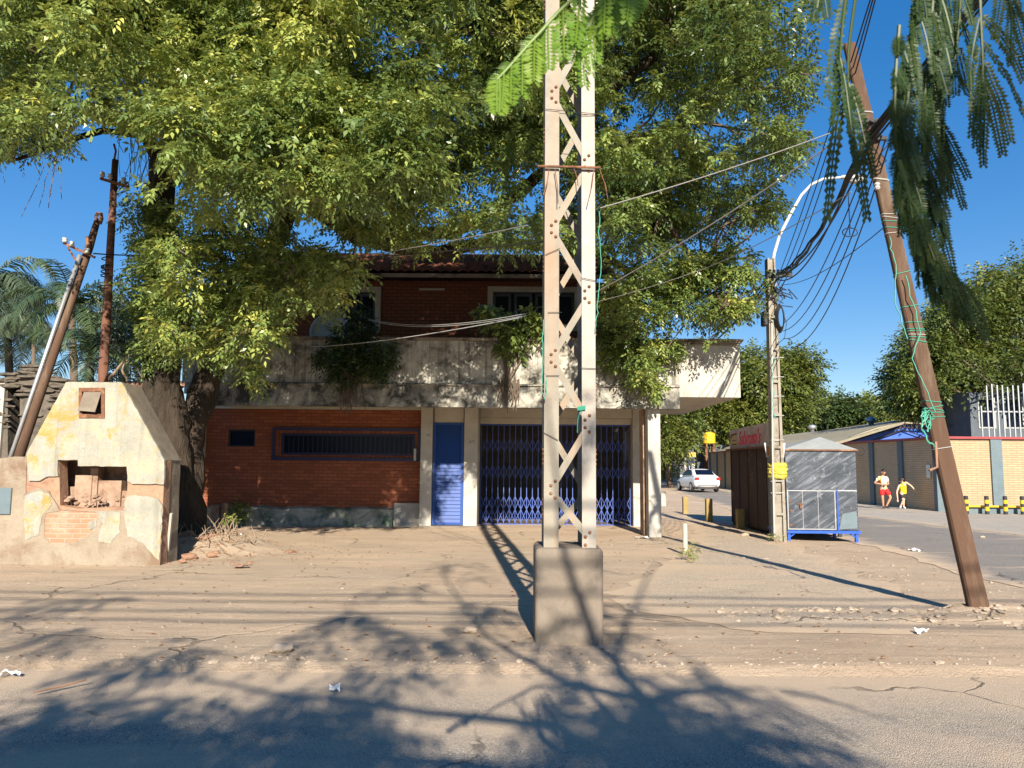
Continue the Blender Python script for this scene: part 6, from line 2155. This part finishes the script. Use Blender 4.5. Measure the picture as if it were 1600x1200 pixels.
for pts in ([(165, 600), (195, 560), (212, 545), (220, 515)], [(195, 562), (215, 575), (228, 600)], [(200, 598), (190, 578), (196, 562)]):
    limb(mb, [at(x, y, 16) for x, y in pts], .03, .012, 6, .2, 3, 3, .05)
tag(mb.build('dead_branch', MT['dry_twig']), 'bare forked dead branch standing over the broken tile roof', 'branch')

# ---------------------------------------------------------------- feathery tree behind the photographer
def frond_mesh(name, mat, parent, rachis, pinnae, leaf_n=16, ll=.011, sag_=.6, seed=1, tint=.4, side_bias=None):
    """bipinnate leaf: rachis points, pinnae list of (u, side, length); every leaflet is its own blade"""
    rr = random.Random(seed)
    V_, F_, TI = [], [], []
    tb = MB()
    R_ = [Vector(p) for p in rachis]
    tb.tube(R_, [.0028 * (1 - .5 * i / len(R_)) for i in range(len(R_))], 6)
    def along(u):
        f_ = u * (len(R_) - 1)
        i = min(int(f_), len(R_) - 2)
        return R_[i].lerp(R_[i + 1], f_ - i), (R_[i + 1] - R_[i]).normalized()
    for (u, sdv, ln) in pinnae:
        p, d = along(u)
        sdv = Vector(sdv).normalized()
        dirn = (sdv + d * .45).normalized()
        pts = [p.copy()]
        ns = leaf_n
        for s_ in range(ns):
            dirn = (dirn + Vector((0, 0, -sag_ * 1.6 / ns)) + Vector((rr.uniform(-1, 1), rr.uniform(-1, 1), rr.uniform(-1, 1))) * .03).normalized()
            p = p + dirn * ln / ns
            pts.append(p.copy())
        tb.tube(pts, [.0013] * len(pts), 4)
        ti = tint + rr.uniform(-.2, .25)
        tw = rr.uniform(-.8, .8)
        for s_ in range(1, ns + 1):
            dd = (pts[s_] - pts[s_ - 1]).normalized()
            sv = dd.cross(Vector((sin(tw), cos(tw), .3))).normalized()
            nn = sv.cross(dd)
            l2 = ll * (1 - .45 * abs(s_ / ns - .45) * 1.6) * rr.uniform(.9, 1.1)
            for sg_ in (-1, 1):
                ld = (sv * sg_ + dd * .35 + nn * rr.uniform(-.15, .35)).normalized()
                wv = dd * (ln / ns * .62)
                b0 = pts[s_]
                i0 = len(V_)
                V_.extend([b0 + ld * .0008, b0 + ld * l2 * .5 + wv + nn * .0006, b0 + ld * l2, b0 + ld * l2 * .5 - wv + nn * .0006])
                F_.append((i0, i0 + 1, i0 + 2, i0 + 3))
                TI.extend([ti + rr.uniform(-.06, .06)] * 4)
    k0 = len(V_)
    V_.extend([Vector(v) for v in tb.v])
    F_.extend([tuple(i + k0 for i in f) for f in tb.f])
    TI.extend([.6] * len(tb.v))
    me = bpy.data.meshes.new(name)
    me.from_pydata([tuple(v) for v in V_], [], F_)
    a_ = me.attributes.new('tint', 'FLOAT', 'POINT')
    a_.data.foreach_set('value', np.clip(np.array(TI, dtype=np.float32), 0, 1))
    return link_mesh(name, me, MT[mat], parent)

FT_B = Vector((1.75, -4.6, 0))
FT = thing('feathery_tree', 'feathery-leaved street tree beside the camera whose fronds hang in from the top', 'tree', tuple(FT_B))
mb = MB()
def shadow_src(px, py, Y):
    """point at distance Y whose sun shadow falls on the ground seen at px, py"""
    g_ = gr(px, py)
    t_ = (g_.y - Y) / -SUNV.y
    return g_ + SUNV * t_
T0 = shadow_src(1060, 1240, -3.6)
T1 = shadow_src(1005, 1090, -3.4)
T2 = shadow_src(960, 1040, -3.3)
limb(mb, [FT_B, FT_B + Vector((.05, .3, 1.6)), Vector((T0.x + .1, T0.y - .2, T0.z - 1.2)), T0, T1], .17, .085, 12, .2, 5, 4, .05)
BR = [[T1, T2, shadow_src(975, 970, -3.1), shadow_src(1025, 880, -3.0)],
      [T1, shadow_src(900, 1075, -3.0), shadow_src(760, 1000, -2.8), shadow_src(690, 900, -2.8)],
      [T0, shadow_src(860, 1130, -3.2), shadow_src(650, 1110, -3.0), shadow_src(420, 1080, -3.0), shadow_src(250, 1050, -2.9)],
      [T0, shadow_src(1180, 1150, -3.4), shadow_src(1270, 1180, -3.2)],
      [T2, shadow_src(850, 960, -2.9), shadow_src(790, 900, -2.8)],
      [T1, shadow_src(1100, 1080, -3.3), shadow_src(1200, 1075, -3.2)],
      [T0, shadow_src(700, 1190, -3.6), shadow_src(450, 1180, -3.8), shadow_src(150, 1170, -3.8)]]
for i, pts in enumerate(BR): limb(mb, pts, .055, .012, 7, .15, 5, 30 + i, .06)
FORK = T0.lerp(Vector((.9, .8, 2.7)), .45) + Vector((0, 0, .5))
limb(mb, [T0, FORK, Vector((.85, .75, 2.62))], .04, .012, 7, .15, 5, 40, .05)
limb(mb, [FORK, Vector((.62, .4, 2.75)), Vector((.20, .72, 2.25))], .02, .006, 6, .15, 4, 41, .03)
mb.build('trunk', MT['bark_grey'], FT, smooth_=True)
fc = []
DENSE = [(-150, 1190), (60, 1140), (300, 1085), (430, 1070), (560, 1045), (720, 1035), (1010, 1040), (1080, 1090), (1160, 1130), (1290, 1175), (1370, 1215), (1370, 1500), (-150, 1500)]
k = 0
while k < 120:
    px, py = r2.uniform(-150, 1370), r2.uniform(1030, 1500)
    if not in_poly(px, py, DENSE): continue
    k += 1
    q = shadow_src(px, py, r2.uniform(-4.6, -2.6))
    fo = at(880, 60, .87)
    if ((q - fo) - SUNV * (q - fo).dot(SUNV)).length < .62: continue
    fc.append((q.x, q.y, q.z, r2.uniform(.22, .42), r2.uniform(.3, .5)))
for px, py, n_ in ((760, 960, 4), (560, 970, 4), (610, 930, 2), (720, 890, 3), (860, 900, 3), (900, 950, 2), (870, 1000, 3), (480, 1010, 3), (300, 1020, 3), (200, 1040, 3), (1010, 960, 2), (1120, 1060, 3), (1180, 1085, 2),
                   (890, 880, 2), (940, 990, 2), (690, 1000, 3), (50, 960, 3), (100, 990, 3), (150, 940, 2), (620, 1010, 3), (1350, 1195, 2)):
    for _ in range(n_):
        q = shadow_src(px + r2.uniform(-35, 35), py + r2.uniform(-14, 14), r2.uniform(-3.6, -2.6))
        fc.append((q.x, q.y, q.z, r2.uniform(.10, .18), .4))
leaf_mesh('crown', 'leaf_frond', FT, fc, 5200, 11, .36, .10, .32, .6, .7, 17, surface=.2)

def rp(pts, Y0, Y1):
    return [at(x, y, lerp(Y0, Y1, i / (len(pts) - 1))) for i, (x, y) in enumerate(pts)]
def smooth_pts(P_, k=5):
    out = []
    n = len(P_)
    for i in range(n - 1):
        p0, p1, p2, p3 = P_[max(i - 1, 0)], P_[i], P_[i + 1], P_[min(i + 2, n - 1)]
        for s_ in range(k):
            t_ = s_ / k
            out.append(.5 * ((2 * p1) + (p2 - p0) * t_ + (2 * p0 - 5 * p1 + 4 * p2 - p3) * t_ * t_ + (3 * p1 - p0 - 3 * p2 + p3) * t_ ** 3))
    return out + [P_[-1]]
ff = random.Random(9)
def pin(n, l0, l1, right=.5, down=.9, u0=.08, tip=1.0):
    out = []
    for i in range(n):
        u = u0 + (tip - u0) * i / (n - 1)
        for s_ in (-1, 1):
            k_ = .3 if s_ < 0 else 1
            out.append((u, (s_ * right * k_ + ff.uniform(-.05, .15), ff.uniform(-.5, .5), -down + ff.uniform(-.2, .2)), lerp(l0, l1, u) * ff.uniform(.85, 1.1) * (.72 if s_ < 0 else 1)))
    return out
# big dark hanging fronds, right
RF = [
    ([(1440, -60), (1422, 60), (1405, 170), (1408, 240)], 1.00, 1.04, pin(9, .085, .10, .35, 1.0), .35),
    ([(1462, -60), (1450, 100), (1440, 220), (1455, 320)], 1.02, 1.06, pin(11, .085, .105, .45, .9), .3),
    ([(1420, 130), (1412, 240), (1425, 340), (1450, 400), (1480, 430)], .98, 1.00, pin(11, .075, .08, .4, 1.0), .35),
    ([(1478, -60), (1466, 60), (1462, 160), (1475, 230)], 1.05, 1.08, pin(9, .07, .10, .4, .9), .3),
    ([(1405, 250), (1430, 340), (1465, 400), (1495, 440)], .96, .98, pin(8, .065, .08, .5, .9), .55),
    ([(1405, 40), (1398, 150), (1402, 250), (1415, 310)], .97, .99, pin(8, .04, .05, .55, .8), .25),
    ([(1500, -60), (1500, 20), (1490, 110)], 1.06, 1.08, pin(5, .05, .07, .5, .7), .3),
    ([(1330, -60), (1318, 20), (1312, 90)], 1.02, 1.02, [(.35, (-.25, 0, -1), .15), (.75, (-.1, .1, -1), .12), (.95, (.05, 0, -1), .23), (.99, (.35, 0, -1), .16)], .35),
    ([(1350, 60 - 150), (1328, 60), (1325, 130)], 1.04, 1.04, [(.97, (.45, 0, -.9), .14), (.99, (.1, 0, -1), .20)], .45),
    ([(1530, -60), (1532, 20), (1535, 80), (1536, 130)], 1.0, 1.0, [(.35, (.9, 0, -.45), .11), (.35, (-.5, 0, -1), .12), (.55, (.8, 0, -.7), .13), (.6, (-.3, 0, -1), .13), (.75, (.6, 0, -.9), .12), (.78, (-.2, 0, -1), .12), (.92, (.4, 0, -1), .11), (.95, (.1, 0, -1), .12), (.98, (-.2, 0, -1), .10)], .6),
    ([(1560, -80), (1568, -40), (1580, 10)], .99, .99, [(.3, (.6, 0, -.8), .08), (.6, (.6, 0, -.8), .09), (.8, (.4, 0, -.9), .10), (.5, (-.4, 0, -1), .09), (.9, (-.1, 0, -1), .09)], .45),
    ([(1300, -80), (1290, -40), (1278, -10)], 1.0, 1.0, [(.4, (-.4, 0, -1), .06), (.8, (-.2, 0, -1), .05), (.7, (.4, 0, -1), .05)], .3),
]
for i, (pts, y0, y1, pn, ti) in enumerate(RF):
    frond_mesh('frond', 'leaf_frond', FT, smooth_pts(rp(pts, y0, y1)), pn + [(min(1, u + ff.uniform(-.04, .04)), (v_[0] + ff.uniform(-.25, .25), v_[1], v_[2]), l_ * ff.uniform(.8, 1.1)) for u, v_, l_ in (pn[::2] if len(pn) > 11 else [])], 22, .0115, .55, 60 + i, ti - .12)
# fronds in front of the mast, sunlight painted in with the brighter leaf colour
CF = [
    ([(1000, -60), (900, -5), (840, 55), (795, 105), (776, 125)], .86, .86,
     [(u, (ff.uniform(.15, .4), 0, -1), lerp(.072, .040, u)) for u in (.05, .14, .23, .32, .42, .52, .62, .72, .82, .92, 1.0)] + [(u, (-.3, .4, -.5), lerp(.04, .02, u)) for u in (.5, .7, .85)], .5),
    ([(1030, -70), (960, -15), (925, 30), (905, 70)], .88, .88, [(u, (ff.uniform(-.1, .5), 0, -1), .055) for u in (.2, .35, .5, .65, .8, .95)] + [(u, (-.4, 0, -.8), .045) for u in (.4, .6, .8)], .45),
    ([(1040, -50), (990, -20), (960, 10)], .9, .9, [(u, (ff.uniform(-.5, .5), 0, -1), .04) for u in (.3, .5, .7, .9, 1.0)], .35),
]
for i, (pts, y0, y1, pn, ti) in enumerate(CF):
    frond_mesh('frond', 'leaf_bright', FT, smooth_pts(rp(pts, y0, y1)), pn, 13, .0165, .35, 80 + i, ti)

# =================================================================== GROUND DETAILS
def pebbles(name, n, area, r0, r1, mat, seed, label=None):
    rr = random.Random(seed)
    mb = MB()
    base_ = MB().rock((0, 0, 0), 1, 3).v
    fs = MB().rock((0, 0, 0), 1, 3).f
    for i in range(n):
        x, y = area(rr)
        r = rr.uniform(r0, r1) * (1 if rr.random() < .9 else 2)
        a_ = rr.uniform(0, 6.28)
        z = hgt(x, y) + r * .15
        ca, sa = cos(a_), sin(a_)
        sx_, sy_, sz_ = rr.uniform(.8, 1.5), rr.uniform(.7, 1.1), rr.uniform(.45, .8)
        vs = [(x + (v[0] * sx_ * ca - v[1] * sy_ * sa) * r, y + (v[0] * sx_ * sa + v[1] * sy_ * ca) * r, z + v[2] * sz_ * r) for v in base_]
        mb.add(vs, fs)
    o = mb.build(name, MT[mat])
    o['kind'] = 'stuff'
    if label: o['label'] = label
    return o
def areaA(rr):
    y = 6.3 + 14 * rr.random() ** 1.4
    return rr.uniform(-.62 * y, .6 * y if y < 9 else 6.5), y
pebbles('gravel', 1300, areaA, .004, .013, 'peb', 1, 'loose grit scattered over the dusty ground')
def areaB(rr):
    x = rr.uniform(2.2, 8.5)
    return x, 8.3 - .03 * (x - 3) + rr.gauss(0, .22)
pebbles('rubble', 420, areaB, .012, .04, 'peb', 2, 'broken kerb rubble by the leaning pole')
def areaC(rr): return rr.gauss(-5.3, .6), rr.gauss(13.7, .8)
pebbles('brick_rubble', 80, areaC, .015, .05, 'clay', 3, 'brick crumbs round the oven and tree')
def areaD(rr):
    x = rr.uniform(-9, 9)
    return x, 6.2 + abs(rr.gauss(0, .12)) + max(0, x - 3) * .1
pebbles('kerb_grit', 350, areaD, .005, .02, 'peb', 4, 'grit along the worn kerb edge')
def areaE(rr):
    u = rr.random()
    return rr.uniform(3.6, 6.8), rr.uniform(9.5, 15)
pebbles('path_grit', 220, areaE, .006, .022, 'peb', 6, 'grit on the corner paving')
mb = MB()
rr = random.Random(4)
for i in range(800):
    if i % 3 == 0: x, y = rr.gauss(-4.6, 1.1), rr.gauss(13.6, 1.0)
    else: x, y = areaA(rr)
    s_ = rr.uniform(.015, .04)
    a_ = rr.uniform(0, 6.28)
    z = hgt(x, y) + .008
    mb.add([(x, y, z), (x + s_ * cos(a_ + .5), y + s_ * sin(a_ + .5), z + .012), (x + s_ * 1.6 * cos(a_), y + s_ * 1.6 * sin(a_), z + .004), (x + s_ * cos(a_ - .5), y + s_ * sin(a_ - .5), z + .012)], [(0, 1, 2, 3)])
o = mb.build('fallen_leaves', MT['dry_leaf'])
o['kind'] = 'stuff'
mb = MB()
for i in range(75):
    x, y = rr.gauss(-5.2, .42), rr.gauss(13.9, .45)
    z = hgt(x, y) + .02
    a_ = rr.uniform(0, 6.28)
    l_ = rr.uniform(.12, .42)
    mid = Vector((x + l_ * .5 * cos(a_), y + l_ * .5 * sin(a_), z + rr.uniform(.02, .22)))
    mb.tube([(x, y, z), mid, mid + Vector((l_ * .5 * cos(a_ + rr.uniform(-.8, .8)), l_ * .4 * sin(a_), rr.uniform(-.05, .16)))], [.010, .007, .003], 4)
o = mb.build('twig_litter', MT['dry_twig'])
o['kind'] = 'stuff'
def hz_(px, py, dz=.0):
    g_ = gr(px, py, .05)
    g_.z = hgt(g_.x, g_.y) + dz
    return g_
mb = MB()
for i, (px, py, r) in enumerate(((292, 858, .13), (296, 874, .10), (316, 862, .08), (330, 872, .07), (288, 846, .07), (285, 880, .05))):
    b = MB().rock(hz_(px, py, .04), r, i, (1.3, .8, .6), 2)
    tag(b.build('brick_chunk', MT['clay']), ['largest broken brick chunk at the foot of the tree mound', 'flat broken brick chunk nearest the oven corner', 'brick chunk beside the dark hollow in the mound', 'small brick chunk on the right slope of the mound',
        'brick chunk highest on the mound near the plank', 'smallest brick chunk beside the oven corner'][i], 'rubble', 'broken bricks round the tree mound')
def litter(name, label, px, py, w_, d_, mat, cat='litter', sd=1):
    c_ = hz_(px, py, .02)
    v, f = grid_mesh(np.linspace(-1, 1, 7), np.linspace(-1, 1, 6), lambda a, b: 0)
    vs = [(c_.x + a * w_ / 2 + .012 * noise.noise(Vector((a * 2, b * 2, sd))), c_.y + b * d_ / 2 + .02 * noise.noise(Vector((a * 2, b * 2, sd + 9))), c_.z + .02 + .05 * noise.noise(Vector((a * 1.4, b * 1.4, sd * 3.3)))) for a, b, _ in v]
    o = MB().add(vs, f).build(name, MT[mat], smooth_=False)
    sm = o.modifiers.new('solidify', 'SOLIDIFY')
    sm.thickness = .002
    return tag(o, label, cat)
litter('plastic_litter', 'crumpled white plastic beside the weed near the tree', 368, 849, .22, .16, 'paper', sd=1)
litter('paper_litter', 'flat pale paper lying in front of the shop corner pillar', 1003, 842, .26, .2, 'paper', sd=2)
litter('paper_litter', 'white scrap on the road edge at the far left', 16, 1049, .13, .06, 'paper', sd=3)
litter('paper_litter', 'tiny white scrap in the tree shadow on the road', 523, 1072, .07, .03, 'paper', sd=4)
litter('paper_litter', 'white scrap on the rubble line left of the leaning pole', 1440, 990, .11, .06, 'paper', sd=5)
litter('cardboard_scrap', 'flat tan piece of tile or cardboard on the dirt right of the oven', 377, 888, .22, .14, 'clay', sd=6)
litter('paper_litter', 'faint white scrap on the side street asphalt', 1428, 858, .2, .1, 'paper', sd=7)
for i, (px, py, r, lab) in enumerate(((440, 1018, .075, 'fist-sized pale stone on the dirt left of the concrete block'), (1535, 838, .05, 'small stone on the side street'), (735, 989, .05, 'small pale stone by the branch shadow'), (1165, 838, .08, 'small dark stone by the kiosk post'))):
    tag(MB().rock(hz_(px, py, .03), r, 20 + i, (1.3, .9, .6), 2).build('stone', MT['peb'], smooth_=False), lab, 'stone')
s0 = [hz_(52, 1078, .03), hz_(90, 1070, .035), hz_(135, 1062, .05)]
tag(MB().tube([s0[0], s0[1], s0[2]], [.005, .009, .006], 6).build('stick', MT['clay']), 'reddish dry stick on the road edge at left', 'stick')
def weed(label, px, py, h_, n, spread, seed, mat='leaf'):
    b_ = hz_(px, py)
    T_ = thing('weed', label, 'plant', tuple(b_))
    rr = random.Random(seed)
    mb = MB()
    cl_ = []
    for i in range(5):
        q = b_ + Vector((rr.uniform(-spread, spread), rr.uniform(-spread, spread) * .5, h_ * rr.uniform(.5, 1)))
        mb.tube([b_, b_.lerp(q, .5) + Vector((0, 0, .02)), q], [.008, .006, .003], 4)
        cl_.append((q.x, q.y, q.z, h_ * .3, rr.uniform(.4, .7)))
    mb.build('stem', MT['dry_twig'], T_)
    leaf_mesh('foliage', mat, T_, cl_, n, 5, h_ * .25, h_ * .16, .5, .2, .8, seed)
weed('leafy green weed growing by the plinth right of the tree', 370, 822, .5, 90, .18, 3)
weed('lower weed in front of the leafy one', 358, 838, .25, 50, .12, 4)
weed('small weeds round the foot of the thin pale post', 1076, 876, .22, 60, .12, 5)
weed('weed tuft at the foot of the concrete pole', 1216, 848, .16, 50, .18, 6)
weed('tiny weed beside the thin post at its right', 1083, 880, .12, 20, .06, 7)
# shard posts near the plinth left
g = at(345, 815, 18.4)
tag(MB().box(g.x - .22, g.x - .03, 18.3, 18.5, 0, .62).box(g.x + .02, g.x + .14, 18.3, 18.45, 0, .66).build('stone_stub', MT['mud'], bevel=.03), 'broken stone stubs beside the left shop pillar', 'stone stub')
